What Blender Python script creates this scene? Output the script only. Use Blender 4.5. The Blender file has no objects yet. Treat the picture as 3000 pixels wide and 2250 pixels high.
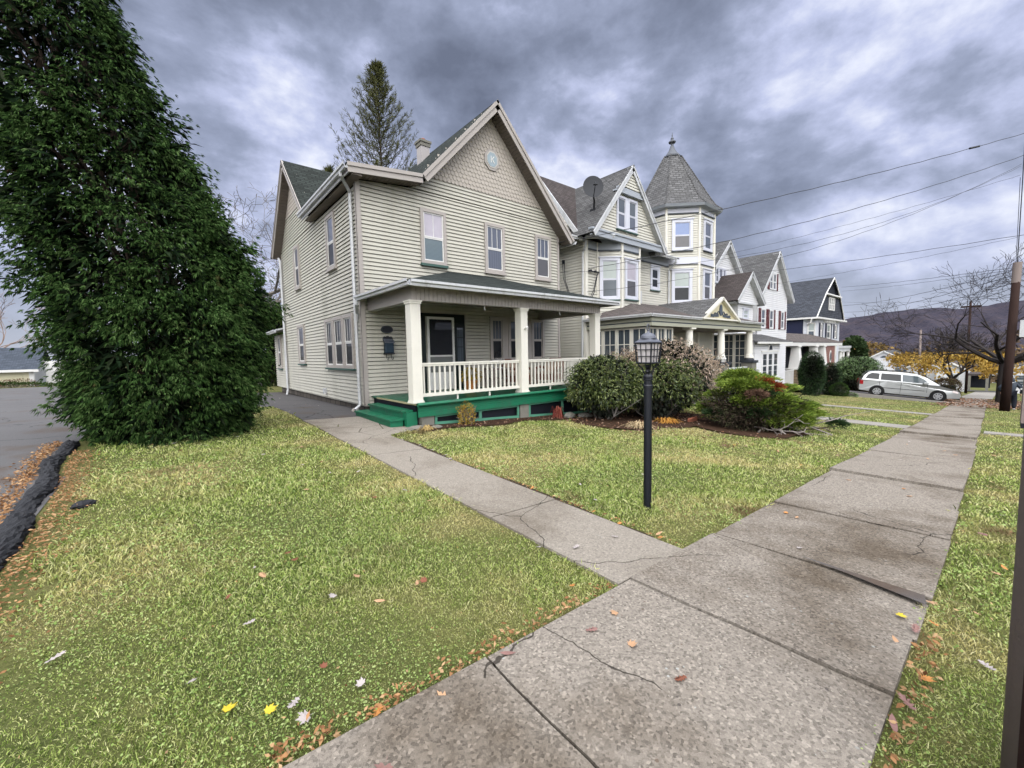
import bpy, math, random
import numpy as np
from mathutils import Vector, Matrix
rad = math.radians
scene = bpy.context.scene
C = scene.collection
rng = np.random.default_rng(7)
random.seed(7)

# ---------------------------------------------------------------- camera, sky, sun, exposure
F = 1206.0
_R = Vector((1450, -118, F)).normalized()
_L = Vector((-1009, -69, F)); _L = (_L - _R*_L.dot(_R)).normalized()
_U = _R.cross(_L)
if _U.y > 0: _U = -_U
cam_d = bpy.data.cameras.new('camera'); cam = bpy.data.objects.new('camera', cam_d); C.objects.link(cam)
cam_d.sensor_width = 36; cam_d.sensor_fit = 'HORIZONTAL'; cam_d.lens = F/3000*36
cam_d.clip_start = 0.05; cam_d.clip_end = 20000
cx_ = Vector((_R.x, _L.x, _U.x)); cy_ = -Vector((_R.y, _L.y, _U.y)); cz_ = -Vector((_R.z, _L.z, _U.z))
m = Matrix((cx_, cy_, cz_)).transposed().to_4x4()
cam.matrix_world = m
scene.camera = cam

SUN_EL, SUN_AZ = rad(56), rad(222)      # azimuth measured from +x, counter-clockwise: behind and right of the camera
world = bpy.data.worlds.new('World'); scene.world = world; world.use_nodes = True
def build_world():
    nt = world.node_tree; N = nt.nodes; Lk = nt.links; N.clear()
    def nd(t, **k):
        n = N.new(t)
        for a, b in k.items(): setattr(n, a, b)
        return n
    def mth(op, a, b=None, c=None, clamp=False):
        n = nd('ShaderNodeMath', operation=op); n.use_clamp = clamp
        for i, v in enumerate((a, b, c)):
            if v is None: continue
            if isinstance(v, (int, float)): n.inputs[i].default_value = v
            else: Lk.new(v, n.inputs[i])
        return n.outputs[0]
    tc = nd('ShaderNodeTexCoord')
    sep = nd('ShaderNodeSeparateXYZ'); Lk.new(tc.outputs['Generated'], sep.inputs[0])
    zc = mth('ADD', mth('MAXIMUM', sep.outputs[2], 0.0), 0.30)
    px = mth('DIVIDE', sep.outputs[0], zc); py = mth('DIVIDE', sep.outputs[1], zc)
    cmb = nd('ShaderNodeCombineXYZ'); Lk.new(px, cmb.inputs[0]); Lk.new(py, cmb.inputs[1])
    n1 = nd('ShaderNodeTexNoise'); n1.inputs['Scale'].default_value = 2.5; n1.inputs['Detail'].default_value = 9; n1.inputs['Roughness'].default_value = .57; n1.inputs['Distortion'].default_value = .1
    dm = nd('ShaderNodeMapping'); dm.inputs['Scale'].default_value = (1, 1, 1.65); dm.inputs['Location'].default_value = (2.1, .4, 5.3); Lk.new(tc.outputs['Generated'], dm.inputs[0]); Lk.new(dm.outputs[0], n1.inputs['Vector'])
    mp = nd('ShaderNodeMapping'); mp.inputs['Location'].default_value = (4.3, 1.7, 0); mp.inputs['Scale'].default_value = (.8, .9, 1)
    Lk.new(cmb.outputs[0], mp.inputs[0])
    n2 = nd('ShaderNodeTexNoise'); n2.inputs['Scale'].default_value = 1.0; n2.inputs['Detail'].default_value = 4; n2.inputs['Roughness'].default_value = .5
    Lk.new(mp.outputs[0], n2.inputs['Vector'])
    f = mth('ADD', mth('MULTIPLY', n1.outputs[0], .75), mth('MULTIPLY', n2.outputs[0], .25))
    cr = nd('ShaderNodeValToRGB'); Lk.new(f, cr.inputs[0])
    e = cr.color_ramp.elements
    e[0].position = .39; e[0].color = (.15, .175, .25, 1)
    e[1].position = .63; e[1].color = (.92, .95, 1.05, 1)
    a = e.new(.455); a.color = (.225, .26, .365, 1)
    a = e.new(.51); a.color = (.33, .375, .52, 1)
    a = e.new(.56); a.color = (.53, .58, .80, 1)
    # brighter haze towards the horizon
    hz = mth('MULTIPLY', mth('POWER', mth('SUBTRACT', 1.0, mth('MAXIMUM', sep.outputs[2], 0.0), clamp=True), 10.0), .75)
    hx = nd('ShaderNodeMixRGB'); Lk.new(hz, hx.inputs[0]); Lk.new(cr.outputs[0], hx.inputs[1]); hx.inputs[2].default_value = (.66, .70, .80, 1)
    # brightness added to the unseen sky above and behind the camera, as fill
    vd = nd('ShaderNodeVectorMath', operation='DOT_PRODUCT'); Lk.new(tc.outputs['Generated'], vd.inputs[0]); vd.inputs[1].default_value = Vector((-.40, -.45, .80)).normalized()
    g = mth('ADD', 1.0, mth('MULTIPLY', mth('POWER', mth('MULTIPLY', mth('ADD', vd.outputs['Value'], .10), .92, clamp=True), 2.6), BACK))
    wh = nd('ShaderNodeMixRGB'); Lk.new(mth('MULTIPLY', mth('SUBTRACT', g, 1.0), .35, clamp=True), wh.inputs[0]); Lk.new(hx.outputs[0], wh.inputs[1]); wh.inputs[2].default_value = (.56, .56, .57, 1)
    sc = nd('ShaderNodeVectorMath', operation='SCALE'); Lk.new(wh.outputs[0], sc.inputs[0]); Lk.new(mth('MULTIPLY', g, 10.0), sc.inputs[3])
    sky = nd('ShaderNodeTexSky', sky_type='NISHITA'); sky.sun_disc = False; sky.sun_elevation = SUN_EL
    sky.sun_rotation = rad(90) - SUN_AZ
    mx = nd('ShaderNodeMixRGB'); mx.inputs[0].default_value = .96
    Lk.new(sky.outputs[0], mx.inputs[1]); Lk.new(sc.outputs[0], mx.inputs[2])
    bg = nd('ShaderNodeBackground'); bg.inputs[1].default_value = 0.10
    out = nd('ShaderNodeOutputWorld'); Lk.new(mx.outputs[0], bg.inputs[0]); Lk.new(bg.outputs[0], out.inputs[0])
BACK = 7.5
build_world()
sd = bpy.data.lights.new('sun', 'SUN'); sd.energy = 1.5; sd.angle = rad(14); sd.color = (1, .965, .92)
so = bpy.data.objects.new('sun', sd); C.objects.link(so)
sv = Vector((math.cos(SUN_AZ)*math.cos(SUN_EL), math.sin(SUN_AZ)*math.cos(SUN_EL), math.sin(SUN_EL)))
so.rotation_euler = sv.to_track_quat('Z', 'Y').to_euler()
scene.view_settings.view_transform = 'Standard'; scene.view_settings.look = 'None'
scene.view_settings.exposure = 0.12; scene.view_settings.gamma = 1.0
try:
    scene.cycles.max_bounces = 6; scene.cycles.transparent_max_bounces = 8
except Exception: pass

# ---------------------------------------------------------------- helpers
def V(*a): return Vector(a)
def fastmesh(name, verts, faces_flat, k=None, totals=None):
    me = bpy.data.meshes.new(name)
    verts = np.asarray(verts, dtype=np.float32).reshape(-1, 3)
    ff = np.asarray(faces_flat, dtype=np.int32).ravel()
    if totals is None:
        n = len(ff)//k; totals = np.full(n, k, dtype=np.int32)
    else: totals = np.asarray(totals, dtype=np.int32)
    starts = np.concatenate(([0], np.cumsum(totals)[:-1])).astype(np.int32)
    me.vertices.add(len(verts)); me.vertices.foreach_set('co', verts.ravel())
    me.loops.add(len(ff)); me.loops.foreach_set('vertex_index', ff)
    me.polygons.add(len(totals)); me.polygons.foreach_set('loop_start', starts); me.polygons.foreach_set('loop_total', totals)
    me.update(calc_edges=True)
    return me
def wloc(o):
    p = Vector((0, 0, 0))
    while o is not None: p = p + o.location; o = o.parent
    return p
class MB:
    def __init__(s): s.v = []; s.f = []
    def poly(s, *pts):
        b = len(s.v); s.v += [tuple(p) for p in pts]; s.f.append(tuple(range(b, b+len(pts)))); return s
    def box(s, x0, x1, y0, y1, z0, z1):
        return s.obox(V(0,0,0), V(1,0,0), V(0,1,0), (x0,x1), (y0,y1), (z0,z1))
    def obox(s, P, U, N, u, n, z, Z=None):
        Z = Z or V(0,0,1); b = len(s.v)
        for zz in z:
            for nn in n:
                for uu in u: s.v.append(tuple(P+U*uu+N*nn+Z*zz))
        for q in ((0,1,3,2),(4,6,7,5),(0,4,5,1),(2,3,7,6),(0,2,6,4),(1,5,7,3)): s.f.append(tuple(b+i for i in q))
        return s
    def prism(s, pts, d):
        n = len(pts); b = len(s.v); d = Vector(d)
        s.v += [tuple(Vector(p)) for p in pts]; s.v += [tuple(Vector(p)+d) for p in pts]
        s.f.append(tuple(range(b, b+n))); s.f.append(tuple(b+n+i for i in reversed(range(n))))
        for i in range(n):
            j = (i+1) % n; s.f.append((b+i, b+n+i, b+n+j, b+j))
        return s
    def tube(s, pts, r, n=6, cap=True, ph=0.0):
        pts = [Vector(p) for p in pts]; b = len(s.v); k = len(pts)
        rs = [r]*k if isinstance(r, (int, float)) else list(r)
        up = V(0,0,1); pv = None
        for i, p in enumerate(pts):
            t = (pts[min(i+1, k-1)]-pts[max(i-1, 0)])
            if t.length < 1e-9: t = V(0,0,1)
            t.normalize()
            if pv is None:
                a = t.cross(up)
                if a.length < .05: a = t.cross(V(0,1,0))
            else:
                a = pv - t*pv.dot(t)
                if a.length < 1e-6: a = t.cross(V(0,1,0))
            a.normalize(); pv = a; c = t.cross(a)
            for j in range(n):
                th = 2*math.pi*j/n+ph; s.v.append(tuple(p+(a*math.cos(th)+c*math.sin(th))*rs[i]))
        for i in range(k-1):
            for j in range(n):
                q = (j+1) % n; s.f.append((b+i*n+j, b+i*n+q, b+(i+1)*n+q, b+(i+1)*n+j))
        if cap:
            s.f.append(tuple(b+j for j in reversed(range(n)))); s.f.append(tuple(b+(k-1)*n+j for j in range(n)))
        return s
    def lathe(s, c, prof, n=16, ph=0.0, ax=None, cap=True):
        c = Vector(c); b = len(s.v)
        for (r, z) in prof:
            for j in range(n):
                th = 2*math.pi*j/n+ph
                p = V(r*math.cos(th), r*math.sin(th), z)
                if ax == 'x': p = V(p.z, p.x, p.y)
                elif ax == 'y': p = V(p.x, p.z, p.y)
                s.v.append(tuple(c+p))
        for i in range(len(prof)-1):
            for j in range(n):
                q = (j+1) % n; s.f.append((b+i*n+j, b+i*n+q, b+(i+1)*n+q, b+(i+1)*n+j))
        if cap and prof[0][0] > 1e-4: s.f.append(tuple(b+j for j in reversed(range(n))))
        if cap and prof[-1][0] > 1e-4: s.f.append(tuple(b+(len(prof)-1)*n+j for j in range(n)))
        return s
    def build(s, name, mat, parent=None, smooth=False, local=False, label=None):
        o_ = V(0,0,0) if (local or parent is None) else wloc(parent)
        va = np.array(s.v, dtype=np.float32).reshape(-1, 3) - np.array(o_[:], dtype=np.float32)
        ff = [i for f in s.f for i in f]
        me = fastmesh(name, va, ff, totals=[len(f) for f in s.f])
        # planar UVs in metres: u along the horizontal, v up the slope
        nl = len(me.loops); npoly = len(me.polygons)
        nr = np.empty(npoly*3, dtype=np.float32); me.polygons.foreach_get('normal', nr); nr = nr.reshape(-1, 3)
        tot = np.array([len(f) for f in s.f]); pi = np.repeat(np.arange(npoly), tot)
        t = np.stack([-nr[:,1], nr[:,0], np.zeros(npoly)], 1); ln = np.linalg.norm(t, axis=1)
        bad = ln < .08; t[bad] = (1,0,0); ln[bad] = 1; t /= ln[:,None]
        t *= np.where((t[:,0] + t[:,1]*.7) < 0, -1, 1)[:,None]
        bb = np.cross(nr, t); bb *= np.where(bb[:,2] < 0, -1, 1)[:,None]
        co = va[np.array(ff)] + np.array(o_[:], dtype=np.float32)
        uv = np.stack([(co*t[pi]).sum(1), (co*bb[pi]).sum(1)], 1).astype(np.float32)
        ul = me.uv_layers.new(name='uv'); ul.data.foreach_set('uv', uv.ravel())
        if mat is not None: me.materials.append(mat)
        me.polygons.foreach_set('use_smooth', np.full(npoly, bool(smooth)))
        o = bpy.data.objects.new(name, me); C.objects.link(o)
        if parent is not None: o.parent = parent
        if label: o['label'] = label
        return o
def build_each(mb, name, mat, parent, gap=.03):
    """one object for every cluster of touching pieces"""
    n = len(mb.v); par = list(range(n))
    def find(a):
        while par[a] != a: par[a] = par[par[a]]; a = par[a]
        return a
    for f in mb.f:
        for q in f[1:]: par[find(q)] = find(f[0])
    comp = {}
    for i in range(n): comp.setdefault(find(i), []).append(i)
    keys = list(comp); bb = {k: (np.min([mb.v[i] for i in comp[k]], 0)-gap/2, np.max([mb.v[i] for i in comp[k]], 0)+gap/2) for k in keys}
    lab = {k: k for k in keys}; ch = True
    while ch:
        ch = False
        for a in keys:
            for b in keys:
                if lab[a] != lab[b] and np.all(bb[a][0] <= bb[b][1]) and np.all(bb[b][0] <= bb[a][1]):
                    o, w = lab[b], lab[a]
                    for k in keys:
                        if lab[k] == o: lab[k] = w
                    ch = True
    res = []
    for L_ in set(lab.values()):
        mem = {i for k in keys if lab[k] == L_ for i in comp[k]}; m2 = MB(); mp = {}
        for f in mb.f:
            if f[0] in mem:
                for i in f:
                    if i not in mp: mp[i] = len(m2.v); m2.v.append(mb.v[i])
                m2.f.append(tuple(mp[i] for i in f))
        res.append(m2.build(name, mat, parent))
    return res
def tag(o, label=None, cat=None, group=None, kind=None):
    if label: o['label'] = label
    if cat: o['category'] = cat
    if group: o['group'] = group
    if kind: o['kind'] = kind
    return o
def thing(name, loc, label, cat, group=None):
    o = bpy.data.objects.new(name, None); C.objects.link(o); o.location = loc
    o.empty_display_size = .2
    return tag(o, label, cat, group)
def npobj(name, me, mat, parent=None, kind=None, smooth=False):
    if mat is not None: me.materials.append(mat)
    me.polygons.foreach_set('use_smooth', np.full(len(me.polygons), bool(smooth)))
    o = bpy.data.objects.new(name, me); C.objects.link(o)
    if parent is not None: o.parent = parent
    if kind: o['kind'] = kind
    return o
def copy_tree(o, parent=None):
    c = o.copy(); C.objects.link(c); c.parent = parent
    for ch in [x for x in o.children]: copy_tree(ch, c)
    return c
def bevel(o, w=.01, seg=2):
    b = o.modifiers.new('b', 'BEVEL'); b.width = w; b.segments = seg; b.limit_method = 'ANGLE'; b.angle_limit = rad(35); return o

# ---------------------------------------------------------------- materials
class NT:
    def __init__(s, name):
        s.m = bpy.data.materials.new(name); s.m.use_nodes = True; s.t = s.m.node_tree
        s.b = s.t.nodes['Principled BSDF']
    def n(s, t, **k):
        x = s.t.nodes.new(t)
        for a, b in k.items(): setattr(x, a, b)
        return x
    def l(s, a, b): s.t.links.new(a, b)
    def noise(s, vec, scale, detail=3, rough=.55, dist=0):
        x = s.n('ShaderNodeTexNoise'); x.inputs['Scale'].default_value = scale; x.inputs['Detail'].default_value = detail
        x.inputs['Roughness'].default_value = rough; x.inputs['Distortion'].default_value = dist
        if vec is not None: s.l(vec, x.inputs['Vector'])
        return x.outputs[0]
    def ramp(s, f, stops):
        x = s.n('ShaderNodeValToRGB'); s.l(f, x.inputs[0]); e = x.color_ramp.elements
        e[0].position = stops[0][0]; e[0].color = (*stops[0][1], 1)
        e[1].position = stops[-1][0]; e[1].color = (*stops[-1][1], 1)
        for p, c in stops[1:-1]:
            q = e.new(p); q.color = (*c, 1)
        return x.outputs[0]
    def mix(s, f, a, b, mode='MIX'):
        x = s.n('ShaderNodeMixRGB', blend_type=mode)
        for i, v in ((0, f), (1, a), (2, b)):
            if isinstance(v, (int, float)): x.inputs[i].default_value = v
            elif isinstance(v, tuple): x.inputs[i].default_value = (*v, 1)
            else: s.l(v, x.inputs[i])
        return x.outputs[0]
    def math(s, op, a, b=0.0, clamp=False):
        x = s.n('ShaderNodeMath', operation=op); x.use_clamp = clamp
        for i, v in enumerate((a, b)):
            if isinstance(v, (int, float)): x.inputs[i].default_value = v
            else: s.l(v, x.inputs[i])
        return x.outputs[0]
    def map(s, vec, scale=(1,1,1), loc=(0,0,0), rot=(0,0,0)):
        x = s.n('ShaderNodeMapping'); x.inputs['Scale'].default_value = scale; x.inputs['Location'].default_value = loc; x.inputs['Rotation'].default_value = rot
        s.l(vec, x.inputs[0]); return x.outputs[0]
    def pos(s): return s.n('ShaderNodeNewGeometry').outputs['Position']
    def bump(s, h, strength=.3, dist=.01):
        x = s.n('ShaderNodeBump'); x.inputs['Strength'].default_value = strength; x.inputs['Distance'].default_value = dist
        s.l(h, x.inputs['Height']); s.l(x.outputs[0], s.b.inputs['Normal'])
    def set(s, col=None, rough=None, spec=None, metal=None):
        if col is not None:
            if isinstance(col, tuple): s.b.inputs['Base Color'].default_value = (*col, 1)
            else: s.l(col, s.b.inputs['Base Color'])
        if rough is not None: s.b.inputs['Roughness'].default_value = rough
        if spec is not None: s.b.inputs['Specular IOR Level'].default_value = spec
        if metal is not None: s.b.inputs['Metallic'].default_value = metal
        return s.m
def dk(c, k): return tuple(min(1, x*k) for x in c)
def M(name, c, rough=.6, var=.12, vs=2.5, bump=0, bs=60, spec=.4, metal=0, dirt=None, streak=False, boards=0):
    t = NT(name); p = t.pos()
    pv = t.map(p, (1,1,.25)) if streak else p
    col = t.mix(t.noise(pv, vs, 4, .65), dk(c, 1-var), dk(c, 1+var))
    col = t.mix(t.math('MULTIPLY', t.noise(p, vs*14, 2), .35), col, dk(c, .85))
    if dirt: col = t.mix(t.math('MULTIPLY', t.math('SUBTRACT', t.noise(pv, vs*.8, 5, .7), .5, True), dirt[1], True), col, dirt[0])
    if boards:
        s = t.n('ShaderNodeSeparateXYZ'); t.l(p, s.inputs[0]); fz = t.math('FLOOR', t.math('DIVIDE', t.math('ADD', s.outputs[2], 1.26), boards)); wn = t.n('ShaderNodeTexWhiteNoise', noise_dimensions='2D'); cb = t.n('ShaderNodeCombineXYZ')
        t.l(fz, cb.inputs[0]); t.l(t.math('FLOOR', t.math('DIVIDE', t.math('ADD', t.math('ADD', s.outputs[0], s.outputs[1]), t.math('MULTIPLY', t.math('MODULO', fz, 3.0), 1.3)), 3.7)), cb.inputs[1]); t.l(cb.outputs[0], wn.inputs[0])
        col = t.mix(t.math('MULTIPLY', wn.outputs[0], .22), col, dk(c, .74))
    if bump: t.bump(t.noise(p, bs, 4, .6), bump, .01)
    m_ = t.set(col, rough, spec, metal)
    if dirt and not metal: t.l(t.math('ADD', t.math('MULTIPLY', t.noise(p, vs*3, 4, .7), .35), max(.05, rough-.17)), t.b.inputs['Roughness'])
    return m_
def M_shingle(name, c, c2, row=.14, w=.3, mottle=.5):
    t = NT(name); uv = t.n('ShaderNodeUVMap').outputs[0]
    b = t.n('ShaderNodeTexBrick'); t.l(uv, b.inputs['Vector'])
    b.inputs['Scale'].default_value = 1; b.inputs['Brick Width'].default_value = w; b.inputs['Row Height'].default_value = row
    b.inputs['Mortar Size'].default_value = .018; b.inputs['Mortar Smooth'].default_value = .3
    b.inputs['Color1'].default_value = (*dk(c, 1.55), 1); b.inputs['Color2'].default_value = (*dk(c, .55), 1); b.inputs['Mortar'].default_value = (*dk(c, .18), 1)
    p = t.pos()
    col = t.mix(t.math('MULTIPLY', t.noise(p, .8, 5, .7), mottle), b.outputs[0], c2)
    col = t.mix(.3, col, t.ramp(t.noise(p, 25, 3, .8), [(.3, dk(c, .3)), (.7, dk(c, 1.7))]))
    # saw-tooth course height
    s = t.n('ShaderNodeSeparateXYZ'); t.l(uv, s.inputs[0])
    saw = t.math('SUBTRACT', 1.0, t.math('FRACT', t.math('DIVIDE', s.outputs[1], row)))
    h = t.math('ADD', saw, t.math('MULTIPLY', b.outputs['Fac'], -.8))
    t.bump(t.math('ADD', h, t.math('MULTIPLY', t.noise(p, 60, 2), .4)), 1.0, .03)
    return t.set(col, .95, .15)
def M_brick(name, c, c2, mortar, w=.2, row=.07, ms=.01, bump=.5):
    t = NT(name); uv = t.n('ShaderNodeUVMap').outputs[0]
    b = t.n('ShaderNodeTexBrick'); t.l(uv, b.inputs['Vector'])
    b.inputs['Scale'].default_value = 1; b.inputs['Brick Width'].default_value = w; b.inputs['Row Height'].default_value = row
    b.inputs['Mortar Size'].default_value = ms
    b.inputs['Color1'].default_value = (*c, 1); b.inputs['Color2'].default_value = (*c2, 1); b.inputs['Mortar'].default_value = (*mortar, 1)
    col = t.mix(t.math('MULTIPLY', t.noise(t.pos(), 8, 4, .7), .4), b.outputs[0], dk(c, .6))
    t.bump(t.math('SUBTRACT', t.math('MULTIPLY', t.noise(t.pos(), 30, 3), .4), b.outputs['Fac']), bump, .012)
    return t.set(col, .9, .2)
def M_leaf(name, cols, rough=.55, clump=1.6, spec=.2, trans=.25, dead=None):
    t = NT(name); g = t.n('ShaderNodeNewGeometry')
    n = len(cols); st = [(i/(n-1), c) for i, c in enumerate(cols)]
    r = t.math('ADD', t.math('MULTIPLY', g.outputs['Random Per Island'], .6), t.math('MULTIPLY', t.noise(g.outputs['Position'], clump, 3), .4))
    col = t.ramp(r, [((.1+.8*s), c) for s, c in st])
    if dead:
        col = t.mix(t.math('MULTIPLY', t.math('SUBTRACT', t.noise(t.map(g.outputs['Position'], loc=(3,8,1)), dead[1], 2), dead[2], True), 12, True), col, dead[0])
    t.set(col, rough, spec)
    if trans:
        tr = t.n('ShaderNodeBsdfTranslucent'); t.l(col, tr.inputs[0]); mx = t.n('ShaderNodeMixShader'); mx.inputs[0].default_value = trans
        t.l(t.b.outputs[0], mx.inputs[1]); t.l(tr.outputs[0], mx.inputs[2]); t.l(mx.outputs[0], t.t.nodes['Material Output'].inputs[0])
    return t.m
def M_glass(name, c, kind='dark'):
    t = NT(name); p = t.pos()
    if kind == 'dark': col = t.mix(t.noise(p, 3, 3, .6), dk(c, .4), dk(c, 1.6))
    elif kind == 'curtain':
        s = t.n('ShaderNodeSeparateXYZ'); t.l(p, s.inputs[0])
        w = t.math('SINE', t.math('MULTIPLY', t.math('ADD', s.outputs[0], s.outputs[1]), 70.0))
        col = t.mix(t.math('ADD', t.math('MULTIPLY', w, .4), .5), dk(c, .75), dk(c, 1.15))
    elif kind == 'blind':
        s = t.n('ShaderNodeSeparateXYZ'); t.l(p, s.inputs[0])
        w = t.math('SINE', t.math('MULTIPLY', s.outputs[2], 180.0))
        col = t.mix(t.math('ADD', t.math('MULTIPLY', w, .4), .5), dk(c, .7), dk(c, 1.15))
    else: col = t.mix(t.noise(p, 5, 2), dk(c, .85), dk(c, 1.1))
    t.bump(t.noise(p, 1.7, 3), .35, .05)
    t.set(col, .35, .3)
    t.b.inputs['Coat Weight'].default_value = 1.0; t.b.inputs['Coat Roughness'].default_value = .02; t.b.inputs['Coat IOR'].default_value = 1.5
    return t.m
m_siding = M('cream_vinyl_siding', (.55, .53, .45), .5, .06, 1.2, 0, 60, .4, dirt=((.27, .27, .20), 2.0), streak=True, boards=.102)
m_siding2 = M('ivory_clapboard', (.65, .63, .55), .55, .05, 1.2, dirt=((.38, .36, .28), 1.7), streak=True, boards=.115)
m_siding3 = M('white_clapboard', (.78, .78, .79), .55, .04, 1.2, dirt=((.4, .4, .4), 1.3), streak=True, boards=.13)
m_taupe = M('taupe_trim', (.45, .41, .375), .5, .05, 2, dirt=((.3, .27, .24), .9))
m_taupe2 = M('taupe_shakes', (.50, .45, .39), .6, .08, 5, dirt=((.3, .27, .23), .8))
m_white = M('white_trim', (.80, .79, .76), .45, .04, 2, dirt=((.5, .48, .43), .9))
m_cream = M('cream_post_paint', (.82, .79, .70), .4, .04, 2, dirt=((.5, .46, .38), .6))
m_gutter = M('weathered_white_gutter', (.62, .63, .64), .4, .1, 6, dirt=((.2, .19, .16), 2.2), streak=True)
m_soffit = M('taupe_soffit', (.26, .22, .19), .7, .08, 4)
m_green = M('green_porch_paint', (.014, .17, .085), .38, .2, 3, .3, 35, .5, dirt=((.05, .10, .07), 3.2))
m_green_d = M('dark_green_deck', (.012, .13, .07), .35, .2, 3, .1, 25, .5, dirt=((.02, .05, .04), 1.6))
m_green_l = M('faded_green_paint', (.10, .30, .20), .5, .15, 4, dirt=((.05, .13, .1), 1.4))
m_sill = M('dark_green_sill', (.06, .12, .10), .5, .1, 4)
m_slate_trim = M('blue_grey_trim', (.40, .43, .47), .5, .05, 3)
m_lav = M('pale_lavender_casing', (.66, .67, .74), .45, .04, 3)
m_band = M('dark_band', (.06, .07, .08), .5, .1, 3)
m_black = M('dark_screen', (.012, .014, .022), .6, .3, 3)
m_door = M('black_green_door', (.012, .02, .017), .35, .2, 3)
m_sh_green = M_shingle('dark_green_shingles', (.04, .048, .044), (.08, .086, .08), .13, .3, .35)
m_sh_porch = M_shingle('charcoal_green_shingles', (.045, .055, .052), (.02, .02, .02), .13, .3, .5)
m_sh_grey = M_shingle('grey_shingles', (.12, .12, .122), (.19, .185, .18), .14, .28, .5)
m_sh_dark = M_shingle('stained_dark_shingles', (.065, .055, .055), (.14, .12, .11), .14, .28, .6)
m_sh_slate = M_shingle('slate_blue_shingles', (.06, .066, .08), (.11, .115, .13), .16, .3, .4)
m_sh_brown = M_shingle('brown_grey_shingles', (.13, .11, .105), (.2, .18, .165), .13, .28, .5)
m_sh_blue = M_shingle('blue_grey_garage_shingles', (.075, .09, .115), (.12, .135, .16), .16, .4, .4)
m_stone = M_brick('foundation_stone', (.16, .14, .12), (.09, .08, .07), (.05, .045, .04), .5, .22, .03, .8)
m_pier = M('concrete_pier', (.22, .21, .18), .9, .15, 5, .4, 40, .2, dirt=((.07, .1, .05), 1.6))
m_redbrick = M_brick('red_brick', (.28, .09, .07), (.20, .06, .05), (.35, .3, .27))
m_chim = M('stucco_chimney', (.45, .42, .41), .9, .12, 5, .3, 30)
m_terra = M('terracotta', (.42, .15, .09), .8, .15, 8, .2, 40)
m_glass = M_glass('window_glass_dark', (.012, .014, .018)); m_glass.node_tree.nodes['Principled BSDF'].inputs['Coat Weight'].default_value = .5
m_glass_cur = M_glass('window_glass_curtain', (.11, .125, .165), 'curtain')
m_glass_dcur = M_glass('window_glass_dim_curtain', (.07, .09, .11), 'curtain')
m_glass_blind = M_glass('window_glass_blind', (.13, .18, .20), 'blind')
m_glass_shade = M_glass('window_glass_shade', (.40, .45, .42), 'shade')
m_glass_white = M_glass('window_glass_white', (.50, .46, .52), 'shade')
m_glass_blue = M_glass('window_glass_blue', (.20, .27, .48), 'shade')
m_screen = M_glass('window_screen', (.11, .105, .11), 'shade')
m_wood_dark = M('creosote_pole_wood', (.035, .019, .015), .85, .3, 3, .6, 30, .2, dirt=((.02, .012, .01), 2.5), streak=True)
m_wood_grey = M('weathered_grey_wood', (.27, .22, .20), .9, .15, 4, .5, 50, .2, streak=True)
m_blackmetal = M('black_painted_metal', (.012, .014, .02), .4, .2, 6, spec=.5)
m_greymetal = M('sun_faded_metal', (.13, .14, .17), .45, .2, 10, spec=.5)
# ---------------------------------------------------------------- ground shape
def gz(x, y):
    x = np.asarray(x, dtype=float); y = np.asarray(y, dtype=float)
    z = -1.48 - .05*np.clip(x, 0, 6) - .06*np.clip(x-6, 0, 69) - .02*np.clip(x, -30, 0)*.5
    z = z - .055*np.clip(x-75, 0, 350)
    z = z + .022*np.clip(y-1.6, 0, 10) - .015*np.clip(y-11.6, 0, 10) - .028*np.clip(y-21.6, 0, 70)
    z = z - .03*np.clip(-y-2.0, 0, 1.0)
    return z
def g(x, y): return float(gz(x, y))

def siding(mb, P, U, N, poly, pitch=.102, lip=.024, gap=.016):
    P = Vector(P); U = Vector(U); N = Vector(N)
    zs = [q[1] for q in poly]; z0, z1 = min(zs), max(zs); n = len(poly)
    def span(z):
        us = []
        for i in range(n):
            (ua, za), (ub, zb) = poly[i], poly[(i+1) % n]
            if abs(za-zb) < 1e-9:
                if abs(za-z) < 1e-6: us += [ua, ub]
                continue
            t = (z-za)/(zb-za)
            if -1e-9 <= t <= 1+1e-9: us.append(ua+(ub-ua)*t)
        return (min(us), max(us)) if us else None
    X = lambda u, o, z: P+U*u+N*o+V(0,0,z)
    mb.poly(*[X(u, -.03, z) for u, z in poly])
    z = z0
    while z < z1-1e-4:
        zb = min(z+pitch, z1); za = min(z+gap, zb)
        a = span(za); b = span(zb-1e-5); c = span(z+1e-6) or a
        if a and b and zb-za > 1e-4:
            mb.poly(X(a[0], lip, za), X(a[1], lip, za), X(b[1], .003, zb), X(b[0], .003, zb))
            mb.poly(X(a[0], lip, za), X(a[0], -.011, za), X(a[1], -.011, za), X(a[1], lip, za))
        z += pitch
    return mb

def frame_rect(mb, P, U, N, u0, u1, z0, z1, w, n0, n1, wb=None, wt=None):
    wb = w if wb is None else wb; wt = w if wt is None else wt
    mb.obox(P, U, N, (u0, u0+w), (n0, n1), (z0, z1)); mb.obox(P, U, N, (u1-w, u1), (n0, n1), (z0, z1))
    if wb: mb.obox(P, U, N, (u0+w, u1-w), (n0, n1), (z0, z0+wb))
    if wt: mb.obox(P, U, N, (u0+w, u1-w), (n0, n1), (z1-wt, z1))

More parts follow.
